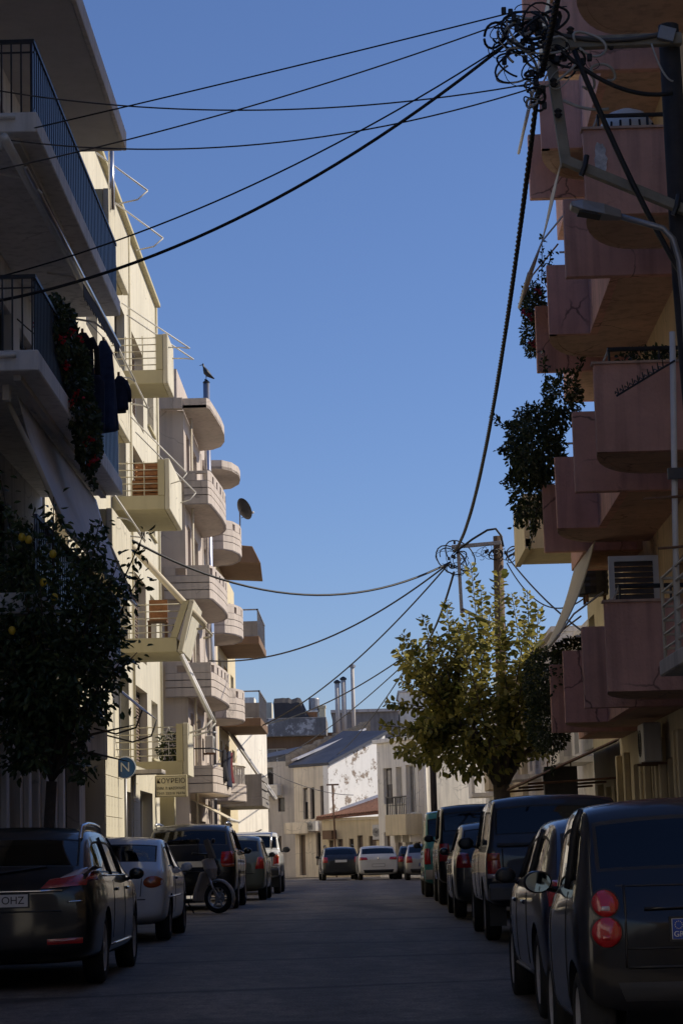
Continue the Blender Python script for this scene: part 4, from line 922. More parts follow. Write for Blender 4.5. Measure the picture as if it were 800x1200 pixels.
# let-down cream awning and rolled ones between the floors
def awning_r(d0, d1, a, b, mat, label=None, arms=True, rolled=False):
    am = MB(); nv = 8
    for i in range(13):
        for j in range(nv+1):
            t = j/nv; d = lerp(d0, d1, i/12); am.v.append((lerp(a[0], b[0], t) + 0.05*math.sin(math.pi*t), d, lerp(a[1], b[1], t) - 0.07*math.sin(math.pi*t) + 0.012*math.sin(i*2.2)*t))
    for i in range(12):
        for j in range(nv): am.f.append((i*(nv+1)+j, (i+1)*(nv+1)+j, (i+1)*(nv+1)+j+1, i*(nv+1)+j+1))
    o = am.build('awning', mat, K, smooth=True, recalc=False)
    sm = o.modifiers.new('thick', 'SOLIDIFY'); sm.thickness = 0.012
    MB().tube([(b[0], d0-0.1, b[1]), (b[0], d1+0.1, b[1])], 0.028, 8).build('front_bar', 'white_metal', o, smooth=True)
    for d in (d0-0.05, d1+0.05): MB().tube([(a[0]+0.1, d, a[1]-0.9), (lerp(a[0], b[0], .6), d, lerp(a[1], b[1], .5)-0.45), (b[0], d, b[1])], 0.018, 6).build('arm', 'white_metal', o, smooth=True)
awning_r(38.0, 41.8, (4.15, 6.48), (3.45, 4.85), 'awning_cream')
awning_r(36.9, 39.1, (3.75, 13.0), (3.10, 10.95), 'awning_cream')
awning_r(36.6, 38.8, (3.70, 16.2), (3.18, 13.75), 'awning_cream')
# near balcony with white pipe railing at the right edge of the frame
m = MB().box(3.42, 4.9, 22.0, 25.2, 3.14, 3.32); ns = m.build('balcony_slab', 'grey_plaster', K, bevel=0.015)
for k in range(6):
    z = 3.45 + k*0.16; MB().tube([(4.9, 22.05, z), (3.48, 22.05, z), (3.48, 25.1, z), (4.9, 25.1, z)], 0.016, 6).build('pipe_rail', 'beige_metal', ns)
for x, y in ((3.48, 22.05), (4.0, 22.05), (4.5, 22.05), (3.48, 23.1), (3.48, 24.1), (3.48, 25.1), (4.0, 25.1)): MB().tube([(x, y, 3.28), (x, y, 4.27)], 0.02, 6).build('rail_post', 'beige_metal', ns)
ac_unit(FQ, U(35.9), 2.55, 0.02, 'cream air conditioner under the first pink balcony', 0.85, 0.62)
# white slotted dome behind the third-floor parapet
dm = thing('slotted_dome', 'white slotted dome standing behind the third-floor pink parapet', 'dome', (3.98, 30.0, 10.97))
MB().lathe([(0.40, 0.0), (0.40, 0.12), (0.36, 0.30), (0.26, 0.43), (0.10, 0.50), (0.02, 0.51)], n=22).build('shell', 'white_metal', dm, smooth=True)
for k in range(7):
    a = R(-150 + k*20); r = 0.405; MB().tube([(0.405*math.cos(a), 0.405*math.sin(a), 0.05), (0.385*math.cos(a), 0.385*math.sin(a), 0.24)], 0.016, 5).build('slot', 'trim', dm)
st = thing('balcony_stand', 'small brown stand under the white slotted dome', 'stand', (3.98, 30.0, 9.97)); MB().box(-0.34, 0.34, -0.34, 0.34, 0.92, 0.995).build('top', 'brown_wood', st)
for a in (-0.28, 0.28):
    for b in (-0.28, 0.28): MB().box(a-0.03, a+0.03, b-0.03, b+0.03, 0.0, 0.92).build('leg', 'brown_wood', st)

# unseen block added behind the viewer: shades the road that the cars reflect
Kz = thing('apartment_building', 'unseen ochre block added behind the viewer on the right to shade the street', 'building')
FZ = Facade(5.0, 3.0, 0, -1)
zh = [(2+k*3.0, 3.4+k*3.0, z, z+1.5) for k in range(14) for z in (1.0, 4.3)]
FZ.wall(Kz, 'ochre', 0, 46, 0, 11.5, zh, t=0.2, name='wall', depth=8)
for i, h in enumerate(zh): FZ.window(Kz, *h, style='pane', frame='frame')

# ---------------------------------------------------------------- yellow house and the lower row beyond it
Y = thing('house', 'ochre-yellow house with canopy just beyond the pink block', 'house')
FY = Facade(5.2, 56.0, 0, -1)
hy = [(56-46.0, 56-44.2, 0.3, 2.6), (56-49.2, 56-48.0, 0.3, 2.6), (56-47.6, 56-46.6, 0.9, 2.5), (56-46.2, 56-44.8, 4.2, 6.3), (56-49.6, 56-48.4, 4.2, 6.3)]
FY.wall(Y, 'yellow_wall', 6.2, 13.2, 0, 7.3, hy, t=0.25, name='wall', depth=8)
for i, h in enumerate(hy): FY.window(Y, *h, style=['roller', 'louvre', 'pane', 'louvre', 'pane'][i], t=0.25, frame='frame_dark', name='door' if i in (0, 1) else 'window')
m = MB().box(3.58, 5.19, 46.0, 49.0, 7.5, 7.66); m.build('balcony_slab', 'yellow_wall', Y); MB().box(3.56, 3.68, 46.0, 49.0, 7.45, 8.62).build('parapet', 'yellow_wall', Y); MB().hexa([(3.69, 45.98, 7.45), (5.1, 45.98, 7.45), (5.1, 46.1, 7.45), (3.69, 46.1, 7.45), (3.69, 45.98, 8.60), (5.1, 45.98, 8.60), (5.1, 46.1, 8.60), (3.69, 46.1, 8.60)]).build('parapet', 'yellow_wall', Y)
m = MB(); FY.box(m, 6.15, 13.25, 7.305, 7.45, -8, 0.1); m.build('roof_edge', 'grey_plaster', Y)
# rusty corrugated canopy
cn = MB(); n = 40
for i in range(n+1):
    d = lerp(44.2, 50.0, i/n); w = 0.025*math.sin(i*math.pi*0.9)
    for x, z in ((5.15, 3.35), (3.25, 2.55)): cn.v.append((x, d, z + w))
for i in range(n): cn.f.append((2*i, 2*i+1, 2*i+3, 2*i+2))
co = cn.build('canopy', 'rust', Y, recalc=False); sm = co.modifiers.new('thick', 'SOLIDIFY'); sm.thickness = 0.015
for d in (44.3, 47, 49.8): MB().tube([(5.15, d, 2.6), (3.3, d, 2.52)], 0.025, 6).build('strut', 'rust', co)
bxo = thing('hanging_box', 'dark boxy unit hanging under the rusty canopy', 'box'); MB().box(3.72, 4.35, 45.2, 45.75, 2.15, 2.85).build('casing', 'trim', bxo, bevel=0.02); MB().box(3.70, 4.37, 45.16, 45.2, 2.12, 2.88).build('frame', 'trim_grey', bxo)
for x in (3.8, 4.27): MB().tube([(x, 45.45, 2.85), (x, 45.45, 3.0)], 0.015, 5).build('hanger', 'rust', bxo)
row = [(50.0, 56.0, 6.2, 7.0, 'old_white', 'white house wall right behind the mulberry trunk'), (56.2, 65.5, 6.2, 7.0, 'old_white', 'white two-storey house just past the mulberry on the right'), (65.7, 79.0, 5.9, 7.6, 'grey_plaster', 'grey rendered house right of the mulberry tree'), (79.2, 90.0, 5.7, 7.2, 'ochre_old', 'worn ochre house far along the right side'), (90.2, 101.0, 5.6, 7.2, 'old_white', 'white house at the far right end of the street')]
for i, (a, b, x, h, mt, lab) in enumerate(row):
    t_ = thing('house', lab, 'house'); Fr = Facade(x, b, 0, -1); L_ = b-a
    hs = [(1+k*2.6, 2.2+k*2.6, z, z+2.0 if z < 1 else z+1.6) for k in range(int(L_//2.6)) for z in (0.3, 3.9)]
    hs = [q for q in hs if q[1] < L_-0.4]
    Fr.wall(t_, mt, 0, L_, 0, h, hs, t=0.2, name='wall', depth=8)
    for j, q in enumerate(hs): Fr.window(t_, *q, style=['louvre', 'pane', 'roller'][j % 3], frame='frame_dark', name='door' if q[2] < 1 else 'window')
    m = MB(); Fr.box(m, -0.05, L_+0.05, h+0.004, h+0.16, -8, 0.15); m.build('cornice', mt, t_)
    m = MB(); Fr.box(m, 3, 6, 3.5, 3.66, 0.003, 0.9); m.build('balcony_slab', mt, t_)
    m = MB(); Fr.box(m, 3, 6, 3.664, 4.5, 0.78, 0.9); m.build('parapet', mt, t_)

# ---------------------------------------------------------------- utility poles, lamp, antenna
NP = thing('utility_pole', 'dark utility pole with galvanised bracket frame before the pink block', 'utility pole')
MB().tube([(4.45, 27, 0.15), (4.32, 27, 5.0), (4.20, 27, 8.2), (4.17, 27, 11.55)], 0.17, 12, 0.13).build('pole', 'pole_grey', NP, smooth=True)
def bar(p, q, w, h, name, mat, parent):
    p, q = Vector(p), Vector(q); d = (q-p).normalized(); s = Vector((0, 1, 0)); u = d.cross(s).normalized()
    mb = MB(); mb.hexa([tuple(p - s*w - u*h), tuple(p + s*w - u*h), tuple(p + s*w + u*h), tuple(p - s*w + u*h), tuple(q - s*w - u*h), tuple(q + s*w - u*h), tuple(q + s*w + u*h), tuple(q - s*w + u*h)])
    return mb.build(name, mat, parent, bevel=0.008)
bar((2.55, 26.82, 11.28), (4.3, 26.82, 11.30), 0.06, 0.075, 'cross_arm', 'beam', NP)
bar((2.64, 26.9, 11.24), (2.79, 26.9, 9.70), 0.06, 0.065, 'hanger_arm', 'beam', NP)
bar((2.74, 26.8, 9.76), (4.30, 26.8, 9.03), 0.06, 0.06, 'brace_arm', 'beam', NP)
for (x, z) in ((3.0, 9.64), (4.12, 9.1)):
    MB().tube([(x-0.05, 26.72, z-0.12), (x, 26.7, z), (x+0.03, 26.72, z+0.14)], 0.035, 6).build('clamp', 'black_metal', NP)
for k, (x, z) in enumerate(((2.62, 11.36), (2.9, 11.37), (2.66, 10.7), (2.70, 10.3))):
    MB().lathe([(0.03, z), (0.055, z+0.03), (0.03, z+0.05), (0.055, z+0.08), (0.02, z+0.11)], (x, 26.75, 0), n=8).build('insulator', 'pole_grey', NP)
bar((4.0, 26.7, 11.36), (4.2, 26.7, 11.3), 0.03, 0.09, 'junction_box', 'grey_metal', NP)

def wire(name, label, p, q, sag, r, mat='rubber', n=26, cat='cable', group='overhead cables'):
    p, q = Vector(p), Vector(q); pts = []
    for i in range(n+1):
        t = i/n; c = p.lerp(q, t); c.z -= sag*4*t*(1-t); pts.append(c)
    return tag(MB().tube(pts, r, 6).build(name, mat, None, smooth=True), label, cat, group)
H1 = (2.45, 27, 11.1)
wire('overhead_cable', 'thick black cable sagging from the near pole to the left block, lowest of its bundle', (-4.67, 29.0, 8.72), (2.33, 27, 11.55), 0.55, 0.021)
wire('overhead_cable', 'thin cable just above the thickest sagging one, left sky', (-4.67, 29.0, 9.05), (2.3, 27, 11.5), 0.35, 0.011)
wire('overhead_cable', 'thin cable crossing the navy top railing, fourth from the top at left', (-4.66, 29.0, 10.55), (2.28, 27, 11.72), 0.14, 0.010, 'cable_grey')
wire('overhead_cable', 'thin cable rising steepest to the top of the near pole', (-4.66, 29.0, 11.02), (2.25, 27, 11.80), 0.02, 0.010)
wire('overhead_cable', 'nearly level pale cable, uppermost at the left edge', (-4.66, 29.0, 11.66), (2.5, 27, 10.85), 0.32, 0.010, 'cable_grey')
wire('overhead_cable', 'nearly level cable drooping below the corner of the top roof slab', (-4.66, 29.0, 10.98), (2.5, 27, 10.80), 0.42, 0.010, 'cable_grey')
# thick twisted cable from the near pole to the far pole
def twist(name, label, p, q, sag, r, turns, strands=3, mat='rubber'):
    p, q = Vector(p), Vector(q); root = thing(name, label, 'cable', group='overhead cables'); n = int(turns*8)
    d = (q-p).normalized(); a = d.orthogonal().normalized(); b = d.cross(a)
    for s in range(strands):
        pts = []
        for i in range(n+1):
            t = i/n; c = p.lerp(q, t); c.z -= sag*4*t*(1-t); ph = 2*math.pi*(turns*t + s/strands)
            pts.append(c + (a*math.cos(ph) + b*math.sin(ph))*r*0.9)
        MB().tube(pts, r, 5).build('strand', mat, root, smooth=True)
twist('twisted_cable', 'thick twisted black cable running from the near pole down to the far pole', (2.48, 27, 10.75), (2.62, 58, 9.05), 1.15, 0.021, 70)
twist('twisted_cable', 'twisted cable stub rising from the near bracket out of the top of the frame', (2.52, 26.9, 10.9), (2.55, 19.0, 11.5), 0.1, 0.025, 20)
wire('hanging_cable', 'black cable slanting from the near bracket down across the pink parapet to the pole', (2.93, 26.7, 11.15), (4.22, 26.7, 8.05), 0.18, 0.035, n=14)
wire('hanging_cable', 'thick dark cable looping over the bracket arm into the pole', (2.6, 26.74, 11.42), (4.2, 26.72, 11.38), 0.12, 0.03, 'cable_grey', n=14)
wire('hanging_cable', 'dark cable bowing under the bracket arm into the pole', (2.7, 26.7, 11.22), (4.14, 26.7, 10.55), 0.22, 0.028, n=14)
wire('hanging_cable', 'white cable drooping from the bracket arm beside the pole', (3.9, 26.68, 11.2), (4.15, 26.68, 10.7), 0.12, 0.012, 'cable_white', n=10)
wire('hanging_cable', 'white pipe-like cable under the bracket arm towards the third-floor railing', (2.78, 26.85, 10.55), (3.35, 26.85, 10.42), 0.05, 0.02, 'cable_white', n=8)
rng = random.Random(11)
def tangle(name, label, c, rad, n, plane_jit, rr=(0.07, 0.22), white=0.25):
    root = thing(name, label, 'cable')
    for k in range(n):
        cc = Vector(c) + Vector((rng.gauss(0, rad[0]), rng.uniform(-0.15, 0.15), rng.gauss(0, rad[1]))); r = rng.uniform(*rr); a0 = rng.uniform(0, 6.28); el = rng.uniform(0.5, 1.0); tl = rng.uniform(-0.6, 0.6)
        pts = [cc + Vector((r*math.cos(a0+a), 0.05*math.sin(2*a) + plane_jit*math.sin(a), r*el*math.sin(a0+a) + tl*r*math.cos(a0+a))) for a in np.linspace(0, rng.uniform(3.5, 6.6), 18)]
        MB().tube(pts, rng.choice((0.005, 0.007, 0.010, 0.014, 0.018)), 5).build('loop', 'cable_white' if rng.random() < white else 'rubber', root, smooth=True)
    for k in range(n//2):
        cc = Vector(c) + Vector((rng.gauss(0, rad[0]*1.1), rng.uniform(-0.1, 0.1), rng.gauss(0, rad[1]*1.1)))
        MB().box(cc.x-0.03, cc.x+0.03, cc.y-0.03, cc.y+0.03, cc.z-0.045, cc.z+0.045).build('connector', 'rubber', root, bevel=0.008)
tangle('cable_tangle', 'tangle of looped black and white cables left of the near bracket', (2.40, 26.8, 11.38), (0.19, 0.20), 44, 0.10, (0.06, 0.30), 0.3)
tangle('cable_tangle', 'knot of black connectors hanging where the level cables end', (2.44, 26.8, 10.70), (0.07, 0.16), 12, 0.04, (0.05, 0.12), 0.15)
tangle('cable_tangle', 'loops of cable wound round the middle of the bracket arm', (2.85, 26.75, 11.1), (0.22, 0.16), 14, 0.05, (0.08, 0.25), 0.35)
# street lamp
SL = thing('street_lamp', 'grey street lamp arm reaching from the right edge over the street', 'street lamp')
MB().tube([(3.95, 25, 0.15), (3.88, 25, 7.4), (3.85, 25, 7.95), (3.79, 25, 8.2), (3.68, 25, 8.33), (3.15, 25, 8.50)], 0.038, 8).build('pole', 'grey_metal', SL, smooth=True)
m = MB().loft([[(2.62, 25-0.10, 8.60), (2.62, 25+0.10, 8.60), (2.62, 25+0.10, 8.66), (2.62, 25-0.10, 8.66)], [(2.75, 25-0.14, 8.54), (2.75, 25+0.14, 8.54), (2.75, 25+0.12, 8.67), (2.75, 25-0.12, 8.67)], [(3.0, 25-0.14, 8.48), (3.0, 25+0.14, 8.48), (3.0, 25+0.10, 8.62), (3.0, 25-0.10, 8.62)], [(3.2, 25-0.06, 8.45), (3.2, 25+0.06, 8.45), (3.2, 25+0.05, 8.55), (3.2, 25-0.05, 8.55)]])
m.build('lamp_head', 'grey_metal', SL, bevel=0.01); MB().hexa([(2.70, 24.89, 8.53), (2.96, 24.89, 8.475), (2.96, 25.11, 8.475), (2.70, 25.11, 8.53), (2.70, 24.89, 8.545), (2.96, 24.89, 8.49), (2.96, 25.11, 8.49), (2.70, 25.11, 8.545)]).build('lens', 'trim', SL)
# TV antenna
AN = thing('tv_antenna', 'white TV antenna mast with dark yagi before the second pink parapet', 'antenna')
MB().tube([(3.47, 24, 3.3), (3.50, 24, 4.6), (3.58, 24, 6.86)], 0.035, 10).build('mast', 'white_metal', AN, smooth=True)
yg = MB().tube([(3.58, 23.93, 6.52), (2.92, 23.93, 6.14)], 0.012, 6).build('boom', 'black_metal', AN)
for i in range(10):
    t = i/9; c = Vector((3.45, 23.93, 6.445)).lerp(Vector((2.95, 23.93, 6.16)), t); w = lerp(0.16, 0.09, t)
    MB().tube([(c.x-0.03, c.y-w, c.z+0.05), (c.x, c.y, c.z), (c.x-0.03, c.y+w, c.z+0.05), (c.x-0.03, c.y+w, c.z+0.02)], 0.007, 5).build('element', 'black_metal', AN)
for z, w in ((5.0, 0.34), (4.45, 0.2)):
    MB().tube([(3.5-w, 23.95, z-0.01), (3.8, 23.95, z+0.02)], 0.014, 6).build('element_bar', 'rust', AN)
MB().box(3.44, 3.62, 23.9, 23.96, 5.2, 5.32).build('amplifier_box', 'trim_grey', AN)

# far pole behind the mulberry
FPo = thing('utility_pole', 'wooden utility pole standing in the mulberry tree', 'utility pole')
MB().tube([(3.62, 58, 0.2), (3.72, 58, 5), (3.79, 58, 9.42)], 0.17, 12, 0.13).build('pole', 'pole_wood', FPo, smooth=True)
bar((2.55, 57.8, 9.14), (3.85, 57.8, 9.22), 0.05, 0.05, 'cross_arm', 'grey_metal', FPo)
bar((2.72, 57.85, 9.2), (2.76, 57.85, 7.4), 0.04, 0.045, 'hanger_arm', 'grey_metal', FPo); bar((2.76, 57.85, 7.5), (3.7, 57.85, 7.0), 0.04, 0.045, 'brace_arm', 'beam', FPo)
tangle('cable_tangle', 'ring of cable loops at the left end of the far cross arm', (2.62, 57.8, 8.75), (0.12, 0.16), 12, 0.05, (0.22, 0.42), 0.0)
tangle('cable_tangle', 'small cable loops under the far cross arm beside the wooden pole', (3.35, 57.7, 8.95), (0.16, 0.06), 6, 0.05, (0.10, 0.2), 0.0)
tangle('cable_tangle', 'cable knot on the right side of the far pole top', (4.1, 57.8, 8.9), (0.12, 0.1), 6, 0.05, (0.10, 0.2), 0.0)
pts = [(2.72, 57.7, 9.05), (3.1, 57.7, 9.32), (3.5, 57.7, 9.55), (3.72, 57.7, 9.58), (3.85, 57.7, 9.4), (3.9, 57.7, 9.1)]
tag(MB().tube(pts, 0.03, 6).build('hanging_cable', 'rubber', smooth=True), 'short black cable arched over the top of the far pole', 'cable', 'overhead cables')
P2o = thing('utility_pole', 'thin dark pole with small box left of the mulberry crown', 'utility pole')
MB().tube([(2.42, 75, 0.2), (2.43, 75, 5), (2.45, 75, 8.3)], 0.12, 10, 0.09).build('pole', 'pole_grey', P2o, smooth=True); bar((1.75, 75, 6.9), (1.75, 75, 8.0), 0.03, 0.045, 'side_bracket', 'grey_metal', P2o); bar((1.72, 75, 8.0), (2.4, 75, 8.0), 0.03, 0.03, 'cross_arm', 'grey_metal', P2o)
h2 = (2.5, 57.9, 8.75)
wire('overhead_cable', 'thick cable drooping from the far pole across to the cream block', (-5.6, 47, 8.55), h2, 1.25, 0.028)
wire('overhead_cable', 'cable from the far pole to the mauve block, second of the far bundle', (-4.9, 73.5, 7.7), h2, 0.75, 0.024)
wire('overhead_cable', 'cable from the far pole to the tan block, third of the far bundle', (-4.9, 88, 6.0), h2, 0.75, 0.024)
wire('overhead_cable', 'cable falling from the far pole bracket to the thin dark pole', (2.6, 58, 8.5), (1.9, 75, 7.9), 0.5, 0.03)
wire('overhead_cable', 'cable from the thin dark pole to the white blank-walled house, upper', (-4.2, 97, 6.9), (1.75, 75, 7.9), 0.35, 0.024)
wire('overhead_cable', 'cable from the thin dark pole to the grey house, middle', (-4.6, 118, 6.2), (1.75, 75, 7.7), 0.35, 0.022)
wire('overhead_cable', 'cable from the thin dark pole to the gabled house, lower right', (-1.2, 117, 6.4), (1.75, 75, 7.6), 0.3, 0.022)
wire('overhead_cable', 'thin cable across the front of the grey and gabled houses', (-4.0, 97, 4.9), (-0.4, 114, 4.2), 0.25, 0.02, 'cable_grey')
wire('overhead_cable', 'right-hand cable from the far pole to the pink block, upper', (4.05, 58, 9.0), (5.0, 42.5, 8.3), 0.1, 0.02)
wire('overhead_cable', 'right-hand cable from the far pole down to the awning, steep one', (4.0, 58, 8.9), (4.6, 44, 5.4), 0.15, 0.02)
wire('overhead_cable', 'slack cable loop hanging right of the far pole', (4.0, 58, 8.7), (4.9, 46, 6.5), 0.7, 0.017)
wire('overhead_cable', 'thin drop cable from the top navy balcony along its soffit', (-5.5, 36, 10.2), (-4.4, 39.2, 9.9), 0.12, 0.012)
# ================================================================ VEHICLES
def text_mesh(s, size, depth=0.002, align='CENTER'):
    c = bpy.data.curves.new('text', 'FONT'); c.body = s; c.size = size; c.align_x = align; c.align_y = 'CENTER'; c.extrude = depth
    o = bpy.data.objects.new('text', c); COL.objects.link(o)
    dg = bpy.context.evaluated_depsgraph_get(); dg.update(); me = bpy.data.meshes.new_from_object(o.evaluated_get(dg))
    bpy.data.objects.remove(o); bpy.data.curves.remove(c); return me

_wh = {}
def wheel_meshes(r, w, style):
    key = (r, w, style)
    if key in _wh: return _wh[key]
    t = MB().lathe([(r*0.66, -w/2+0.02), (r*0.80, -w/2), (r*0.94, -w/2+0.012), (r, -w/2+0.04), (r, w/2-0.04), (r*0.94, w/2-0.012), (r*0.80, w/2), (r*0.66, w/2-0.02), (r*0.66, -w/2+0.02)], axis='X', n=28, cap=False).mesh('wheel', smooth=True)
    t.materials.append(M['tyre'])
    m = MB()
    m.lathe([(r*0.60, -w/2+0.05), (r*0.69, -w/2+0.03), (r*0.69, w/2-0.03), (r*0.66, w/2-0.012), (r*0.60, w/2-0.03), (r*0.58, w/2-0.09), (r*0.1, w/2-0.09)], axis='X', n=28)
    ns = 5 if style == 'alloy' else 8
    for k in range(ns):
        a = 2*math.pi*k/ns; d = Vector((0, math.cos(a), math.sin(a))); s = Vector((0, -math.sin(a), math.cos(a)))
        wd = r*(0.085 if ns == 5 else 0.06)
        p = []
        for x in (w/2-0.10, w/2-0.028):
            for q, sc in ((r*0.08, 1.5), (r*0.63, 1.0)):
                for sg in (-1, 1): p.append(Vector((x, 0, 0)) + d*q + s*wd*sc*sg)
        m.hexa([p[0], p[1], p[3], p[2], p[4], p[5], p[7], p[6]])
    m.lathe([(r*0.16, w/2-0.1), (r*0.16, w/2-0.02), (r*0.10, w/2-0.01)], axis='X', n=12)
    rm = m.mesh('rim'); rm.materials.append(M['rim'] if style == 'alloy' else M['rim_dark'])
    _wh[key] = (t, rm); return _wh[key]

class Car:
    def __init__(c, name, label, W, st, paint, wheels, wr=0.31, glass='glass', side_gl=(), rear_gl=None, wind_gl=None, wt=0.80, pos=(0, 0), yaw=0.0, cat='car', rim='alloy', clad=None, arch=0.055, cat_group='cars parked along the street', zoff=0.0, crease=0.35, level=2):
        c.W = W; L = st[-1][0]; c.L = L
        c.root = thing(name, label, cat, (pos[0], pos[1], gz(pos[1]+2.0)+zoff), yaw, cat_group)
        hwm = W/2; rings = []
        for (y, wf, zb, zbelt, ztop) in st:
            hw = hwm*wf; tw = hwm*wt*(0.55+0.45*wf); g = max(0.0, ztop-zbelt); k = min(1.0, g/0.35); tw = lerp(hw*0.9, tw, k)
            half = [(0, zb), (hw*0.85, zb), (hw*0.97, zb+0.10), (hw, lerp(zb, zbelt, 0.5)), (hw*0.99, zbelt-0.07), (hw*0.955, zbelt),
                    (lerp(hw*0.955, tw, 0.86), lerp(zbelt, ztop, 0.80)), (tw*0.96, ztop - min(0.05, g*0.1)), (tw*0.55, ztop-0.008*k), (0, ztop)]
            rings.append((y, half))
        bm = bmesh.new(); cl = bm.edges.layers.float.new('crease_edge')
        V = []
        for y, half in rings:
            n = len(half); row = [bm.verts.new((x, y, z)) for x, z in half]; mir = [None]*n
            for i, (x, z) in enumerate(half): mir[i] = row[i] if x == 0 else bm.verts.new((-x, y, z))
            V.append((row, mir))
        def face(vs, mi):
            vs = [v for i, v in enumerate(vs) if v not in vs[:i]]
            if len(vs) < 3: return
            f = bm.faces.new(vs); f.material_index = mi; f.smooth = True
        for i in range(len(V)-1):
            for k in range(9):
                mi = 0
                if k == 5 and i in side_gl: mi = 1
                if k in (7, 8) and rear_gl and rear_gl[0] <= i < rear_gl[1]: mi = 2
                if k in (7, 8) and wind_gl and wind_gl[0] <= i < wind_gl[1]: mi = 3
                (a, am), (b, bm_) = V[i], V[i+1]
                face([a[k], a[k+1], b[k+1], b[k]], mi); face([am[k], bm_[k], bm_[k+1], am[k+1]], mi)
        for (a, am), fl in ((V[0], False), (V[-1], True)):
            for k in range(9):
                vs = [a[k], am[k], am[k+1], a[k+1]]
                face(vs if not fl else vs[::-1], 0)
        for (a, am), (b, bb) in zip(V, V[1:]):
            for r0, r1 in ((a, b), (am, bb)):
                for k in (5, 2, 7):
                    e = bm.edges.get((r0[k], r1[k]))
                    if e: e[cl] = crease
        bmesh.ops.recalc_face_normals(bm, faces=bm.faces)
        me = bpy.data.meshes.new('body'); bm.to_mesh(me); bm.free()
        for i in range(6): me.materials.append(None)
        o = bpy.data.objects.new('tmp', me); COL.objects.link(o)
        ms = o.modifiers.new('s', 'SUBSURF'); ms.levels = level; ms.render_levels = level
        cut = MB()
        for (wy, wx) in wheels:
            for sg in (-1, 1):
                x0, x1 = sorted((sg*(hwm-0.26), sg*(hwm+0.2)))
                cut.lathe([(wr+arch, x0), (wr+arch, x1)], (0, wy, wr), 'X', 30)
        cm = cut.mesh('cut'); 
        for i in range(6): cm.materials.append(None)
        for p in cm.polygons: p.material_index = 4
        co = bpy.data.objects.new('cut', cm); COL.objects.link(co)
        bo = o.modifiers.new('b', 'BOOLEAN'); bo.operation = 'DIFFERENCE'; bo.object = co; bo.solver = 'EXACT'
        dg = bpy.context.evaluated_depsgraph_get(); dg.update()
        res = bpy.data.meshes.new_from_object(o.evaluated_get(dg))
        bpy.data.objects.remove(o); bpy.data.objects.remove(co)
        bm = bmesh.new(); bm.from_mesh(res); bm.faces.ensure_lookup_table()
        c.bvh = BVHTree.FromBMesh(bm)
        for mi in (1, 2, 3):
            fs = [f for f in bm.faces if f.material_index == mi]
            if fs:
                r_ = bmesh.ops.inset_region(bm, faces=fs, thickness=0.022, depth=-0.006, use_even_offset=True, use_boundary=True)
                for f in r_['faces']: f.material_index = 5
        if clad is not None:
            for f in bm.faces:
                if f.material_index == 0 and f.calc_center_median().z < clad: f.material_index = 5
        def split(mis, name, mat, by_side=False, smooth=True, by_wheel=None):
            keys = [(sg, None) for sg in ((-1, 1) if by_side else (0,))] if not by_wheel else [(sg, wy) for sg in (-1, 1) for wy, _ in by_wheel]
            for sg, wy in keys:
                fs = [f for f in bm.faces if f.material_index in mis and (sg == 0 or f.calc_center_median().x*sg > 0) and (wy is None or abs(f.calc_center_median().y - wy) < 0.9)]
                if not fs: continue
                vi = {}; v = []; F = []
                for f in fs:
                    idx = []
                    for q in f.verts:
                        if q.index not in vi: vi[q.index] = len(v); v.append(tuple(q.co))
                        idx.append(vi[q.index])
                    F.append(idx)
                mm = bpy.data.meshes.new(name); mm.from_pydata(v, [], F)
                for p in mm.polygons: p.use_smooth = smooth
                place(name, mm, mat, c.root)
        bm.verts.index_update()
        split((0,), 'body', paint); split((4,), 'wheel_arch', 'trim', smooth=False, by_wheel=wheels); split((5,), 'black_trim', 'trim')
        split((1,), 'side_windows', glass, by_side=True); split((2,), 'rear_window', glass); split((3,), 'windscreen', 'glass')
        bm.free()
        tm, rm = wheel_meshes(wr, 0.20, rim)
        for (wy, wx) in wheels:
            for sg in (-1, 1):
                w = place('wheel', tm, None, c.root, (sg*(wx), wy, wr), (0, 0, 0 if sg > 0 else math.pi)); place('rim', rm, None, w)
        c.hw = hwm
    def hit(c, o, d):
        h = c.bvh.ray_cast(Vector(o), Vector(d)); return h[0]
    def rear(c, x, z):
        for zz in (z, z-0.02, z+0.02, z-0.05):
            for f in (1, 0.97, 0.93):
                h = c.hit((x*f, -2, zz), (0, 1, 0))
                if h and h.y < c.L*0.4: return Vector((x, h.y, z))
        return Vector((x, 0.1, z))
    def side(c, y, z, sg):
        h = c.hit((sg*3, y, z), (-sg, 0, 0)); return h if h else Vector((sg*c.hw, y, z))
    def top(c, x, y):
        h = c.hit((x, y, 4), (0, 0, -1)); return h if h else Vector((x, y, 1.4))
    def patch(c, name, corners, mat, off=0.012, nx=7, nz=5, parent=None, round_=False, depth=0.03):
        """conforming lens / plate / panel on the rear: corners (x, z) bl, br, tr, tl"""
        (x0, z0), (x1, z1), (x2, z2), (x3, z3) = corners; F = []; Bk = []
        for j in range(nz+1):
            for i in range(nx+1):
                s, t = i/nx, j/nz
                if round_:   # square to disc
                    a, b = 2*s-1, 2*t-1; s = (a*math.sqrt(1-b*b/2)+1)/2; t = (b*math.sqrt(1-a*a/2)+1)/2
                x = lerp(lerp(x0, x1, s), lerp(x3, x2, s), t); z = lerp(lerp(z0, z1, s), lerp(z3, z2, s), t)
                q = c.rear(x, z); bulge = off*(1 - 0.6*max(abs(2*i/nx-1), abs(2*j/nz-1))**3)
                F.append((x, q.y-bulge, z)); Bk.append((x, q.y+depth, z))
        mb = MB(); n = len(F); mb.v = F + Bk; W_ = nx+1
        for j in range(nz):
            for i in range(nx):
                a = j*W_+i; mb.f.append((a, a+1, a+1+W_, a+W_))
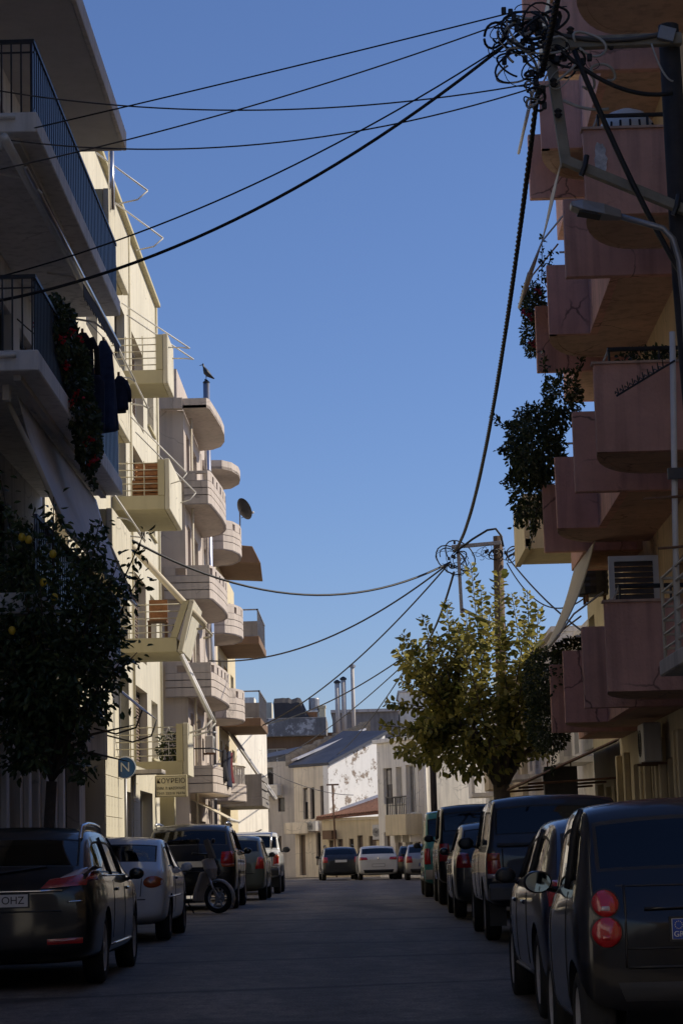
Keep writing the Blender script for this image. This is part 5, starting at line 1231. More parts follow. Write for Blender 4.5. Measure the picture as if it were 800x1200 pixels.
        bd = [i for i in range(W_)] + [j*W_+nx for j in range(1, nz+1)] + [nz*W_+i for i in range(nx-1, -1, -1)] + [j*W_ for j in range(nz-1, 0, -1)]
        for a, b in zip(bd, bd[1:]+bd[:1]): mb.f.append((a, n+a, n+b, b))
        o = mb.build(name, mat, parent or c.root, recalc=True); smooth_by_angle(o, 50); return o
    def both(c, name, corners, mat, **k):
        out = []
        for sg in (1, -1):
            q = [(x*sg, z) for x, z in corners]
            if sg < 0: q = [q[1], q[0], q[3], q[2]]
            out.append(c.patch(name, q, mat, **k))
        return out
    def line_rear(c, pts, name='panel_gap', r=0.006, mat='trim', off=0.0):
        P = []
        for (a, b) in zip(pts, pts[1:]):
            for i in range(6): P.append((lerp(a[0], b[0], i/6), lerp(a[1], b[1], i/6)))
        P.append(pts[-1]); MB().tube([c.rear(x, z) + Vector((0, -off, 0)) for x, z in P], r, 5).build(name, mat, c.root, smooth=True)
    def line_side(c, pts, sg, name='door_gap', r=0.005, mat='trim', off=0.0):
        P = []
        for (a, b) in zip(pts, pts[1:]):
            for i in range(6): P.append((lerp(a[0], b[0], i/6), lerp(a[1], b[1], i/6)))
        P.append(pts[-1]); MB().tube([c.side(y, z, sg) + Vector((sg*off, 0, 0)) for y, z in P], r, 5).build(name, mat, c.root, smooth=True)
    def mirror(c, y, z, mat, sgs=(-1, 1), s=1.0, face=False):
        for sg in sgs:
            p = c.side(y, z, sg); x = p.x
            m = MB().ball((x + sg*0.10*s, y + 0.02, z + 0.015), (0.08*s, 0.055, 0.062*s), 14, 10)
            for i, v in enumerate(m.v):
                if v[1] < y - 0.015: m.v[i] = (v[0], y - 0.015 + (v[1]-y+0.015)*0.15, v[2])
            o = m.build('mirror', mat, c.root, smooth=True)
            if face: MB().lathe([(0.066*s, -0.0225), (0.066*s, -0.0265)], (0, 0, 0), 'Y', 20).build('mirror_glass', 'mirror_glass', o).matrix_local = Matrix.Translation((x + sg*0.10*s, y, z + 0.015)) @ Matrix.Diagonal((1.02, 1, 0.8, 1))
            MB().tube([(x-sg*0.03, y+0.02, z-0.04), (x+sg*0.08, y+0.01, z-0.02)], 0.02, 6).build('mirror_arm', mat, o)
    def handles(c, ys, z, mat):
        for sg in (-1, 1):
            for y in ys:
                p = c.side(y, z, sg); MB().box(p.x-0.02, p.x+0.02, y-0.09, y+0.09, z-0.015, z+0.015).build('door_handle', mat, c.root, bevel=0.01)
    def plate(c, z, text='', x=0.0, w=0.52, h=0.11, blue=True, ty=0.0):
        q = c.rear(x, z); y = min(c.rear(x, z+h/2).y, c.rear(x, z-h/2).y) - 0.012
        o = MB().box(x-w/2, x+w/2, y-0.004, y+0.02, z-h/2, z+h/2).build('number_plate', 'plate', c.root)
        if blue: MB().box(x-w/2+0.003, x-w/2+0.045, y-0.007, y-0.0045, z-h/2+0.004, z+h/2-0.004).build('blue_band', 'plate_blue', o)
        MB().box(x-w/2-0.012, x+w/2+0.012, y+0.002, y+0.018, z-h/2-0.012, z+h/2+0.012).build('plate_frame', 'trim', o)
        if text:
            t = text_mesh(text, 0.095, align='RIGHT'); place('plate_text', t, 'ink', o, (x+w/2-0.03, y-0.006, z), (R(90), 0, 0))
        return o, y
    def seats(c, y1, y2, z=0.55, n=2):
        for y in (y1, y2):
            for sx in (-0.36, 0.36):
                m = MB().loft([[(sx-0.24, y, z-0.1), (sx+0.24, y, z-0.1), (sx+0.24, y+0.14, z-0.1), (sx-0.24, y+0.14, z-0.1)], [(sx-0.24, y-0.06, z+0.3), (sx+0.24, y-0.06, z+0.3), (sx+0.24, y+0.06, z+0.3), (sx-0.24, y+0.06, z+0.3)], [(sx-0.17, y-0.12, z+0.52), (sx+0.17, y-0.12, z+0.52), (sx+0.17, y-0.04, z+0.52), (sx-0.17, y-0.04, z+0.52)]])
                s_ = m.build('seat', 'seat', c.root, bevel=0.04, seg=2)
                MB().box(sx-0.12, sx+0.12, y-0.15, y-0.07, z+0.56, z+0.74).build('headrest', 'seat', s_, bevel=0.03, seg=2)
        if c.L > 2.2:
            MB().tube([(-0.36 + 0.18*math.cos(a), y2+0.55, z+0.28 + 0.18*math.sin(a)) for a in np.linspace(0, 2*math.pi, 17)], 0.015, 5).build('steering_wheel', 'trim', c.root)
    def wiper(c, z, x0, x1, dz):
        MB().tube([c.rear(lerp(x0, x1, t), z + dz*t) + Vector((0, -0.02, 0)) for t in np.linspace(0, 1, 6)], 0.009, 5).build('wiper', 'trim', c.root)

P = {}
P['black'] = car_paint('black_car_paint', (0.0035, 0.0035, 0.0045)); P['navy'] = car_paint('navy_car_paint', (0.007, 0.010, 0.030)); P['grey'] = car_paint('grey_car_paint', (0.032, 0.034, 0.042), 0.35, 0.3)
P['white'] = car_paint('silver_white_car_paint', (0.64, 0.64, 0.64), 0.35, 0.0); P['purewhite'] = car_paint('white_car_paint', (0.62, 0.62, 0.60), 0.35); P['green'] = car_paint('teal_van_paint', (0.05, 0.20, 0.19), 0.4); P['olive'] = car_paint('grey_green_car_paint', (0.10, 0.115, 0.10), 0.4, 0.2)
P['silver'] = car_paint('silver_car_paint', (0.34, 0.34, 0.34), 0.35, 0.5); P['charcoal'] = car_paint('charcoal_car_paint', (0.03, 0.032, 0.034), 0.3, 0.3)

def hatch_st(L, H, belt, tail=0.16, roof0=0.62, nose=1.0, zb=0.22, deck=None):
    """rear 0 .. front L: bumper, tailgate, rear glass, roof, windscreen, bonnet"""
    return [(0.0, .90, zb+0.14, belt-0.20, belt-0.14), (0.05, .955, zb+0.05, belt-0.09, belt-0.02), (tail, .985, zb, belt-0.01, belt+0.07), (roof0, 1.0, zb-0.02, belt+0.02, H-0.06), (roof0+0.28, 1.0, zb-0.03, belt+0.01, H),
            (L*0.38, 1.0, zb-0.03, belt, H+0.005), (L*0.50, 1.0, zb-0.03, belt-0.01, H-0.02), (L*0.585, 1.0, zb-0.03, belt-0.015, H-0.10), (L*0.745, .995, zb-0.03, belt-0.03, belt+0.06), (L*0.88, .97, zb, belt-0.10, belt-0.05), (L-0.10, .92, zb+0.03, belt-0.25, belt-0.19), (L, .80, zb+0.12, belt-0.40, belt-0.35)]
HG = dict(side_gl=(3, 4, 5, 6, 7), rear_gl=(2, 3), wind_gl=(7, 8))

# black estate, nearest on the left
w = Car('estate_car', 'black estate car with chrome roof rails, nearest parked on the left', 1.86, hatch_st(4.80, 1.48, 0.99, 0.20, 0.78), P['black'], ((1.02, 0.80), (3.87, 0.80)), 0.33, 'glass_dark', pos=(-3.34, 20.3), yaw=R(0.3), **HG)
w.both('tail_light', [(0.42, 0.90), (0.90, 0.93), (0.90, 1.05), (0.50, 0.985)], 'tail_red', off=0.02); w.both('tail_light_clear', [(0.55, 0.975), (0.895, 1.045), (0.885, 1.10), (0.72, 1.06)], 'tail_clear', off=0.022)
w.both('reflector', [(0.48, 0.40), (0.80, 0.41), (0.80, 0.46), (0.48, 0.45)], 'tail_red', off=0.006)
w.plate(0.80, 'OHZ', x=0.05); w.line_rear([(-0.9, 0.70), (0.9, 0.70)], 'bumper_gap', 0.008); w.line_rear([(-0.62, 0.88), (0.62, 0.88)], 'chrome_strip', 0.012, 'chrome', 0.004); w.line_rear([(0.66, 0.78), (0.80, 0.785)], 'badge', 0.008, 'chrome', 0.004)
for sg in (-1, 1):
    pts = [(sg*0.70, 0.75, w.top(sg*0.66, 0.80).z-0.02)] + [(sg*0.69, y, w.top(sg*0.66, y).z+0.055) for y in (0.95, 1.4, 1.9, 2.3)] + [(sg*0.69, 2.6, w.top(sg*0.66, 2.6).z-0.01)]
    MB().tube(pts, 0.022, 8).build('roof_rail', 'chrome', w.root, smooth=True)
    w.line_side([(1.55, 0.40), (1.62, 0.95)], sg); w.line_side([(2.62, 0.36), (2.60, 0.96)], sg); w.line_side([(3.5, 0.40), (3.55, 0.9)], sg); w.line_side([(0.7, 1.0), (3.4, 0.985)], sg, 'chrome_strip', 0.009, 'chrome', 0.003); w.line_side([(1.5, 0.34), (3.4, 0.34)], sg, 'sill_strip', 0.014, 'chrome', 0.002)
    for y in (1.62, 2.62): w.line_side([(y, 1.0), (y-0.04, 1.36)], sg, 'window_pillar', 0.022, 'trim', 0.0)
w.mirror(3.30, 0.98, P['black']); w.handles((1.85, 2.85), 0.86, P['black']); w.seats(1.9, 2.9); w.wiper(1.04, -0.05, 0.45, 0.06)

# silver-white hatchback
w = Car('hatchback_car', 'silver-white hatchback with rounded orange-red tail light, behind the black estate', 1.64, hatch_st(4.1, 1.40, 0.95, 0.34, 0.98), P['white'], ((0.85, 0.70), (3.25, 0.70)), 0.285, 'glass', pos=(-3.42, 29.7), rim='steel', **HG)
w.both('tail_light', [(0.50, 0.70), (0.77, 0.72), (0.775, 0.86), (0.52, 0.87)], 'tail_amber', off=0.02, round_=True); w.line_rear([(-0.78, 0.56), (0.78, 0.56)], 'bumper_gap', 0.008); w.line_rear([(-0.47, 0.60), (-0.50, 0.93)], 'panel_gap'); w.line_rear([(0.47, 0.60), (0.50, 0.93)], 'panel_gap'); w.plate(0.72); w.line_rear([(0.2, 0.88), (0.36, 0.88)], 'badge', 0.006, 'trim_grey', 0.003)
for sg in (-1, 1):
    w.line_side([(1.45, 0.36), (1.50, 0.92)], sg); w.line_side([(2.95, 0.36), (2.95, 0.9)], sg); w.line_side([(0.5, 0.58), (3.8, 0.58)], sg, 'rubbing_strip', 0.014, P['white'], 0.002)
    w.line_side([(1.55, 0.95), (1.60, 1.30)], sg, 'window_pillar', 0.022)
w.mirror(2.85, 0.95, P['white']); w.handles((1.7,), 0.82, 'trim'); w.seats(1.45, 2.4, 0.52)

SUV = lambda L, H, belt: [(0.0, .90, 0.46, belt-0.22, belt-0.16), (0.06, .96, 0.36, belt-0.08, belt), (0.14, .99, 0.30, belt, belt+0.09), (0.42, 1.0, 0.27, belt+0.02, H-0.07), (0.68, 1.0, 0.26, belt+0.02, H),
        (L*0.38, 1.0, 0.26, belt, H+0.005), (L*0.50, 1.0, 0.26, belt-0.01, H-0.015), (L*0.60, 1.0, 0.26, belt-0.015, H-0.09), (L*0.735, 1.0, 0.26, belt-0.02, belt+0.08), (L*0.88, .98, 0.28, belt-0.06, belt), (L-0.08, .93, 0.34, belt-0.22, belt-0.15), (L, .84, 0.44, belt-0.40, belt-0.34)]
w = Car('suv_car', 'black SUV with roof rails and amber tail light behind the parked scooter', 1.82, SUV(4.5, 1.64, 1.08), P['black'], ((0.9, 0.79), (3.5, 0.79)), 0.345, 'glass_dark', pos=(-3.30, 42.6), **HG)
w.both('tail_light', [(0.60, 0.86), (0.885, 0.86), (0.885, 1.10), (0.62, 1.08)], 'tail_red', off=0.02); w.both('turn_light', [(0.63, 0.80), (0.885, 0.80), (0.885, 0.855), (0.61, 0.855)], 'tail_amber', off=0.022); w.plate(0.86); w.line_rear([(-0.88, 0.72), (0.88, 0.72)], 'bumper_gap', 0.01)
for sg in (-1, 1):
    MB().tube([(sg*0.68, 0.6, 1.62)] + [(sg*0.68, y, w.top(sg*0.64, y).z+0.05) for y in (0.8, 1.5, 2.2)] + [(sg*0.68, 2.4, 1.60)], 0.022, 8).build('roof_rail', 'steel', w.root, smooth=True)
    w.line_side([(1.5, 0.45), (1.55, 1.05)], sg); w.line_side([(2.5, 0.45), (2.5, 1.05)], sg)
    for y in (1.5, 2.5): w.line_side([(y, 1.1), (y-0.04, 1.5)], sg, 'window_pillar', 0.022)
w.mirror(3.1, 1.08, P['black']); w.seats(1.8, 2.7, 0.7)

w = Car('hatchback_car', 'grey-green hatchback between the black SUV and the white pickup', 1.70, hatch_st(4.1, 1.50, 1.0, 0.16, 0.60), P['olive'], ((0.8, 0.73), (3.3, 0.73)), 0.30, 'glass', pos=(-3.06, 51.2), rim='steel', **HG)
w.both('tail_light', [(0.60, 0.72), (0.80, 0.72), (0.815, 1.0), (0.66, 0.98)], 'tail_red', off=0.02); w.line_rear([(-0.8, 0.62), (0.8, 0.62)], 'bumper_gap', 0.01); w.plate(0.74)
for sg in (-1, 1): w.line_side([(1.5, 0.4), (1.55, 0.97)], sg); w.line_side([(2.5, 0.4), (2.5, 0.97)], sg); w.line_side([(1.5, 1.0), (1.48, 1.38)], sg, 'window_pillar', 0.02)
w.mirror(2.95, 1.02, 'trim'); w.seats(1.6, 2.5)

# pickups: cab on a load bed
def pickup(name, label, pos, paint, lower, glass, canopy, H=1.74):
    L = 5.0; bedz = 1.13
    if canopy:
        st = [(0.0, .93, 0.52, 0.95, 1.0), (0.05, .985, 0.46, bedz-0.02, bedz+0.02), (0.10, 1.0, 0.42, bedz, bedz+0.08), (0.26, 1.0, 0.40, bedz, H-0.05), (0.42, 1.0, 0.40, bedz, H), (1.7, 1.0, 0.38, bedz, H+0.01), (1.80, 1.0, 0.38, bedz, H-0.03)]
        st += [(2.4, 1.0, 0.38, bedz-0.02, H-0.02), (2.95, 1.0, 0.38, bedz-0.03, H-0.10), (3.6, 1.0, 0.38, bedz-0.05, bedz+0.06), (4.4, .97, 0.40, bedz-0.10, bedz-0.04), (4.9, .92, 0.46, bedz-0.28, bedz-0.2), (5.0, .86, 0.52, bedz-0.4, bedz-0.34)]
        kw = dict(side_gl=(3, 4, 6, 7), rear_gl=(2, 3), wind_gl=(8, 9))
    else:
        st = [(0.0, .95, 0.52, 0.98, 1.0), (0.04, .99, 0.46, bedz-0.01, bedz), (0.10, 1.0, 0.42, bedz, bedz+0.015), (1.45, 1.0, 0.40, bedz, bedz+0.015), (1.52, 1.0, 0.40, bedz, bedz+0.05), (1.66, 1.0, 0.39, bedz, H-0.05), (1.85, 1.0, 0.38, bedz, H)]
        st += [(2.5, 1.0, 0.38, bedz-0.02, H-0.01), (3.0, 1.0, 0.38, bedz-0.03, H-0.10), (3.6, 1.0, 0.38, bedz-0.05, bedz+0.06), (4.4, .97, 0.40, bedz-0.10, bedz-0.04), (4.9, .92, 0.46, bedz-0.28, bedz-0.2), (5.0, .86, 0.52, bedz-0.4, bedz-0.34)]
        kw = dict(side_gl=(5, 6, 7), rear_gl=(4, 5), wind_gl=(8, 9))
    w = Car(name, label, 1.74, st, paint, ((1.05, 0.75), (3.95, 0.75)), 0.36, glass, pos=pos, cat='pickup', rim='alloy', crease=0.8, wt=0.86, arch=0.07, cat_group='pickups', **kw)
    w.both('tail_light', [(0.68, 0.76), (0.845, 0.76), (0.845, 1.06), (0.70, 1.06)], 'tail_red', off=0.018); w.both('turn_light', [(0.70, 0.96), (0.85, 0.96), (0.85, 1.05), (0.70, 1.05)], 'tail_amber', off=0.022)
    w.both('reverse_light', [(0.70, 0.76), (0.85, 0.76), (0.85, 0.82), (0.70, 0.82)], 'tail_clear', off=0.022)
    w.line_rear([(-0.66, 0.72), (-0.66, bedz-0.02)], 'tailgate_gap', 0.008); w.line_rear([(0.66, 0.72), (0.66, bedz-0.02)], 'tailgate_gap', 0.008); w.line_rear([(-0.8, 0.715), (0.8, 0.715)], 'tailgate_gap', 0.01)
    bmp = MB().loft([[(x, y, z) for y, z in ((-0.16, 0.50), (-0.02, 0.50), (-0.02, 0.70), (-0.10, 0.70), (-0.16, 0.66))] for x in (-0.84, -0.3, 0.3, 0.84)]).build('rear_bumper', 'trim_grey' if canopy else 'trim', w.root, bevel=0.015)
    MB().box(-0.26, 0.26, -0.175, -0.162, 0.53, 0.64).build('number_plate', 'plate', bmp)
    for sg in (-1, 1):
        for y in (2.75,): w.line_side([(y, 0.5), (y, 1.1)], sg)
        w.line_side([(1.75, 0.5), (1.75, bedz)], sg); w.line_side([(2.3, 1.12), (2.28, 1.6)], sg, 'window_pillar', 0.025)
        MB().box(sg*0.70-0.10, sg*0.70+0.10, 0.62, 0.66, 0.18, 0.55).build('mud_flap', 'trim', w.root)
    w.mirror(3.35, 1.18, 'trim', s=1.35); w.seats(2.0, 2.7, 0.72)
    return w
w = pickup('pickup_truck', 'white pickup with open bed, farthest of the row on the left', (-3.12, 60.8), P['purewhite'], None, 'glass', False, 1.72)
for sg in (-1, 1): MB().tube([(sg*0.62, 0.5, 1.10), (sg*0.62, 0.7, 1.62), (sg*0.62, 1.45, 1.66)], 0.03, 8).build('roll_bar', 'chrome', w.root, smooth=True)
MB().tube([(-0.62, 0.72, 1.62), (0.62, 0.72, 1.62)], 0.03, 8).build('roll_bar', 'chrome', w.root)
w = pickup('pickup_truck', 'dark grey pickup with a hardtop over its bed, third parked on the right', (2.33, 26.9), P['grey'], None, 'glass_dark', True, 1.76)
MB().loft([[(x, w.rear(x, 1.15).y-0.035, 1.145), (x, w.rear(x, 1.15).y+0.05, 1.145), (x, w.rear(x, 1.15).y+0.05, 1.175), (x, w.rear(x, 1.15).y-0.035, 1.175)] for x in (-0.72, 0, 0.72)]).build('canopy_sill', P['grey'], w.root)

# smart-sized two seater, near right
st = [(0.0, .88, 0.40, 0.76, 0.82), (0.06, .955, 0.26, 0.93, 0.99), (0.12, .985, 0.22, 1.0, 1.07), (0.29, 1.0, 0.20, 1.03, 1.485), (0.50, 1.0, 0.20, 1.02, 1.52), (1.0, 1.0, 0.20, 1.0, 1.535), (1.35, 1.0, 0.20, 0.98, 1.50), (1.55, 1.0, 0.20, 0.96, 1.42), (2.02, .99, 0.20, 0.92, 1.02), (2.28, .96, 0.24, 0.82, 0.88), (2.44, .90, 0.30, 0.62, 0.66), (2.5, .8, 0.38, 0.5, 0.54)]
w = Car('microcar', 'small black two-seater with stacked round tail lights, nearest on the right', 1.56, st, P['black'], ((0.36, 0.66), (2.17, 0.66)), 0.29, 'glass_dark', pos=(1.92, 12.25), rim='alloy', wt=0.88, **HG)
for (z, r) in ((0.945, 0.072), (0.79, 0.08)):
    for sg in (-1, 1):
        x = sg*0.61
        w.patch('tail_light', [(x-r, z-r), (x+r, z-r), (x+r, z+r), (x-r, z+r)], 'tail_red', off=0.03, nx=10, nz=10, round_=True)
        w.patch('light_ring', [(x-r*1.13, z-r*1.13), (x+r*1.13, z-r*1.13), (x+r*1.13, z+r*1.13), (x-r*1.13, z+r*1.13)], 'trim', off=0.008, nx=10, nz=10, round_=True)
        w.patch('reverse_light', [(x-r*0.55, z-r*0.62), (x+r*0.5, z-r*0.62), (x+r*0.5, z-r*0.1), (x-r*0.55, z-r*0.1)], 'tail_clear' if z > 0.9 else 'tail_red', off=0.034)
o, y = w.plate(0.80, '', blue=False)
bl = MB().box(-0.257, -0.19, y-0.008, y-0.0045, 0.747, 0.853).build('blue_band', 'plate_blue', o); place('plate_text', text_mesh('GR', 0.042), 'plate', o, (-0.2235, y-0.010, 0.772), (R(90), 0, 0))
stars = MB()
for k in range(12): a = k*math.pi/6; stars.box(-0.2235+0.02*math.cos(a)-0.0022, -0.2235+0.02*math.cos(a)+0.0022, y-0.0105, y-0.008, 0.822+0.02*math.sin(a)-0.0022, 0.822+0.02*math.sin(a)+0.0022)
so = stars.build('star_ring', 'sign_cream', o); so['kind'] = 'stuff'
w.line_rear([(-0.51, 0.60), (-0.5, 1.04)], 'tailgate_gap', 0.007); w.line_rear([(0.51, 0.60), (0.5, 1.04)], 'tailgate_gap', 0.007); w.line_rear([(-0.7, 1.035), (0.7, 1.035)], 'tailgate_gap', 0.007); w.line_rear([(-0.5, 0.60), (0.5, 0.60)], 'tailgate_gap', 0.009); w.line_rear([(-0.5, 0.70), (0.5, 0.70)], 'tailgate_gap', 0.006)
w.patch('bumper_insert', [(-0.52, 0.42), (0.52, 0.42), (0.56, 0.52), (-0.56, 0.52)], 'trim', off=0.01)
w.line_rear([(-0.40, 0.91), (0.40, 0.925)], 'tailgate_crease', 0.011, P['black'], 0.006); w.wiper(1.06, 0.0, 0.4, 0.08)
for sg in (-1, 1): w.line_side([(0.72, 0.30), (0.66, 1.0)], sg); w.line_side([(1.75, 0.3), (1.8, 0.95)], sg); w.line_side([(0.66, 1.02), (0.56, 1.46)], sg, 'window_pillar', 0.03, 'trim')
w.mirror(1.72, 1.03, P['black'], s=1.15, face=True); w.seats(0.75, 0.85, 0.6)

# navy hatchback
w = Car('hatchback_car', 'dark navy hatchback between the small two-seater and the hardtop pickup', 1.72, hatch_st(4.0, 1.44, 0.95, 0.18, 0.66), P['navy'], ((0.72, 0.745), (3.2, 0.745)), 0.31, 'glass', pos=(2.06, 15.35), yaw=R(0.4), **HG)
w.both('tail_light', [(0.55, 0.80), (0.80, 0.80), (0.81, 0.97), (0.58, 0.985)], 'tail_red', off=0.022); w.both('reverse_light', [(0.60, 0.87), (0.72, 0.87), (0.72, 0.92), (0.60, 0.92)], 'tail_clear', off=0.026); w.line_rear([(-0.82, 0.62), (0.82, 0.62)], 'bumper_gap', 0.008); w.plate(0.72); w.wiper(1.02, 0, -0.4, 0.05)
for sg in (-1, 1):
    w.line_side([(1.35, 0.36), (1.42, 0.93)], sg); w.line_side([(2.35, 0.34), (2.38, 0.94)], sg); w.line_side([(3.1, 0.66), (3.12, 0.9)], sg); w.line_side([(1.2, 0.30), (2.8, 0.30)], sg, 'sill_strip', 0.014, 'trim_grey', 0.002)
    for y in (1.40, 2.30): w.line_side([(y, 0.97), (y-0.06, 1.33)], sg, 'window_pillar', 0.022)
w.mirror(2.85, 0.97, 'trim', s=1.05); w.handles((1.65, 2.55), 0.80, P['navy']); w.seats(1.55, 2.45)
w = Car('hatchback_car', 'dark hatchback with silver glints between the hardtop pickup and the boxy 4x4', 1.72, hatch_st(4.1, 1.50, 1.0, 0.16, 0.60), P['charcoal'], ((0.78, 0.74), (3.3, 0.74)), 0.31, 'glass', pos=(2.24, 34.6), **HG)
w.both('tail_light', [(0.58, 0.78), (0.81, 0.78), (0.82, 1.02), (0.62, 1.0)], 'tail_red', off=0.022); w.line_rear([(-0.8, 0.62), (0.8, 0.62)], 'bumper_gap', 0.01); w.plate(0.74)
for sg in (-1, 1): w.line_side([(1.4, 0.4), (1.45, 0.97)], sg); w.line_side([(2.4, 0.4), (2.4, 0.97)], sg); w.line_side([(1.42, 1.02), (1.38, 1.38)], sg, 'window_pillar', 0.02)
w.mirror(2.95, 1.02, P['charcoal']); w.handles((1.7, 2.6), 0.85, P['charcoal']); w.seats(1.6, 2.5)
box_st = [(0.0, .95, 0.50, 1.0, 1.06), (0.05, .985, 0.42, 1.14, 1.2), (0.09, 1.0, 0.38, 1.18, 1.28), (0.17, 1.0, 0.36, 1.19, 1.78), (0.30, 1.0, 0.36, 1.19, 1.85), (1.5, 1.0, 0.36, 1.18, 1.86), (2.3, 1.0, 0.36, 1.17, 1.84), (2.62, 1.0, 0.36, 1.17, 1.76), (3.0, 1.0, 0.36, 1.15, 1.24), (3.8, .97, 0.38, 1.06, 1.12), (4.2, .94, 0.42, 0.85, 0.92), (4.3, .88, 0.5, 0.72, 0.78)]
w = Car('offroad_car', 'black boxy off-road car with square roof behind the hardtop pickup', 1.78, box_st, P['black'], ((0.95, 0.77), (3.5, 0.77)), 0.37, 'glass', pos=(2.26, 41.3), cat='car', wt=0.90, crease=0.8, arch=0.07, **HG)
w.both('tail_light', [(0.66, 0.80), (0.85, 0.80), (0.85, 1.12), (0.68, 1.12)], 'tail_red', off=0.02); w.plate(0.86)
for sg in (-1, 1): w.line_side([(1.4, 0.5), (1.45, 1.15)], sg); w.line_side([(2.3, 0.5), (2.3, 1.15)], sg); w.line_side([(1.35, 1.2), (1.33, 1.76)], sg, 'window_pillar', 0.03)
w.mirror(2.8, 1.22, 'trim', s=1.2); w.seats(1.6, 2.3, 0.8)
w.patch('spare_wheel_cover', [(-0.36, 0.70), (0.36, 0.70), (0.36, 1.36), (-0.36, 1.36)], 'trim', off=0.16, nx=10, nz=10, round_=True)
van_st = [(0.0, .95, 0.44, 0.98, 1.04), (0.05, .985, 0.34, 1.10, 1.16), (0.10, 1.0, 0.28, 1.12, 1.24), (0.22, 1.0, 0.26, 1.13, 1.82), (0.40, 1.0, 0.25, 1.12, 1.90), (1.5, 1.0, 0.25, 1.10, 1.92), (2.3, 1.0, 0.25, 1.08, 1.87), (2.6, 1.0, 0.25, 1.06, 1.76), (3.3, .99, 0.25, 1.02, 1.12), (3.8, .96, 0.28, 0.86, 0.94), (3.98, .9, 0.36, 0.66, 0.72), (4.03, .84, 0.44, 0.58, 0.62)]
w = Car('van', 'teal green small van with grey bumper, farthest big vehicle on the right', 1.68, van_st, P['green'], ((0.65, 0.72), (3.3, 0.72)), 0.31, 'glass', pos=(2.16, 49.2), cat='van', wt=0.90, rim='steel', crease=0.6, cat_group='vans', side_gl=(6, 7), rear_gl=(2, 3), wind_gl=(7, 8))
w.both('tail_light', [(0.68, 0.72), (0.815, 0.72), (0.82, 1.06), (0.70, 1.06)], 'tail_red', off=0.02); w.patch('rear_bumper', [(-0.80, 0.34), (0.80, 0.34), (0.80, 0.60), (-0.80, 0.60)], 'shutter_grey', off=0.05); w.line_rear([(0, 0.66), (0, 1.1)], 'door_gap', 0.008); w.plate(0.82, x=-0.3)
for sg in (-1, 1): w.line_side([(0.9, 0.40), (3.0, 0.40)], sg, 'sill_strip', 0.05, 'shutter_grey', 0.0); w.line_side([(1.9, 0.35), (1.9, 1.7)], sg)
w.mirror(2.95, 1.12, 'trim', s=1.1); w.seats(1.7, 1.8, 0.7)
# far cars
w = Car('hatchback_car', 'silver small hatchback beyond the teal van, its red tail light showing', 1.66, hatch_st(3.9, 1.46, 0.98), P['silver'], ((0.72, 0.71), (3.1, 0.71)), 0.30, 'glass', pos=(2.50, 90.0), rim='steel', level=1, **HG)
w.both('tail_light', [(0.52, 0.70), (0.78, 0.70), (0.79, 0.96), (0.56, 0.96)], 'tail_red', off=0.025); w.patch('rear_bumper', [(-0.78, 0.30), (0.78, 0.30), (0.78, 0.46), (-0.78, 0.46)], 'trim', off=0.03); w.mirror(2.8, 1.0, 'trim'); w.plate(0.62)
w = Car('estate_car', 'dark silver car just ahead of the silver hatchback near the bend', 1.70, hatch_st(4.2, 1.46, 0.98, 0.16, 0.6), P['charcoal'], ((0.8, 0.73), (3.3, 0.73)), 0.30, 'glass', pos=(2.30, 96.5), rim='steel', level=1, **HG)
w.both('tail_light', [(0.58, 0.74), (0.80, 0.74), (0.81, 0.98), (0.60, 0.98)], 'tail_red', off=0.025); w.mirror(3.0, 1.0, 'trim'); w.plate(0.7)
w = Car('hatchback_car', 'white hatchback seen from behind at the end of the street', 1.76, hatch_st(4.05, 1.46, 1.0, 0.18, 0.66), P['purewhite'], ((0.72, 0.75), (3.3, 0.75)), 0.32, 'glass_dark', pos=(0.66, 96.5), yaw=R(3), level=2, **HG)
w.both('tail_light', [(0.46, 0.86), (0.83, 0.84), (0.83, 0.98), (0.50, 0.97)], 'tail_red', off=0.025); w.plate(0.62, blue=False); w.patch('rear_bumper', [(-0.6, 0.30), (0.6, 0.30), (0.66, 0.44), (-0.66, 0.44)], 'trim', off=0.02); w.mirror(2.9, 1.0, 'trim'); MB().tube([w.rear(0, 0.88)+Vector((0, -0.02, 0)), w.rear(0, 0.92)+Vector((0, -0.02, 0))], 0.05, 8).build('badge', 'chrome', w.root)
w = Car('estate_car', 'dark grey estate with roof rails left of the white hatchback at the street end', 1.70, hatch_st(4.2, 1.47, 1.0, 0.16, 0.6), P['charcoal'], ((0.8, 0.73), (3.3, 0.73)), 0.30, 'glass', pos=(-0.97, 99.0), yaw=R(4), level=2, rim='steel', **HG)
w.both('tail_light', [(0.58, 0.78), (0.80, 0.78), (0.81, 1.02), (0.60, 1.02)], 'tail_red', off=0.025); w.mirror(3.0, 1.0, 'trim'); w.plate(0.84, blue=False)
for sg in (-1, 1): MB().tube([(sg*0.62, 0.7, 1.45), (sg*0.62, 0.9, 1.53), (sg*0.62, 1.9, 1.54), (sg*0.62, 2.2, 1.46)], 0.025, 6).build('roof_rail', 'black_metal', w.root)

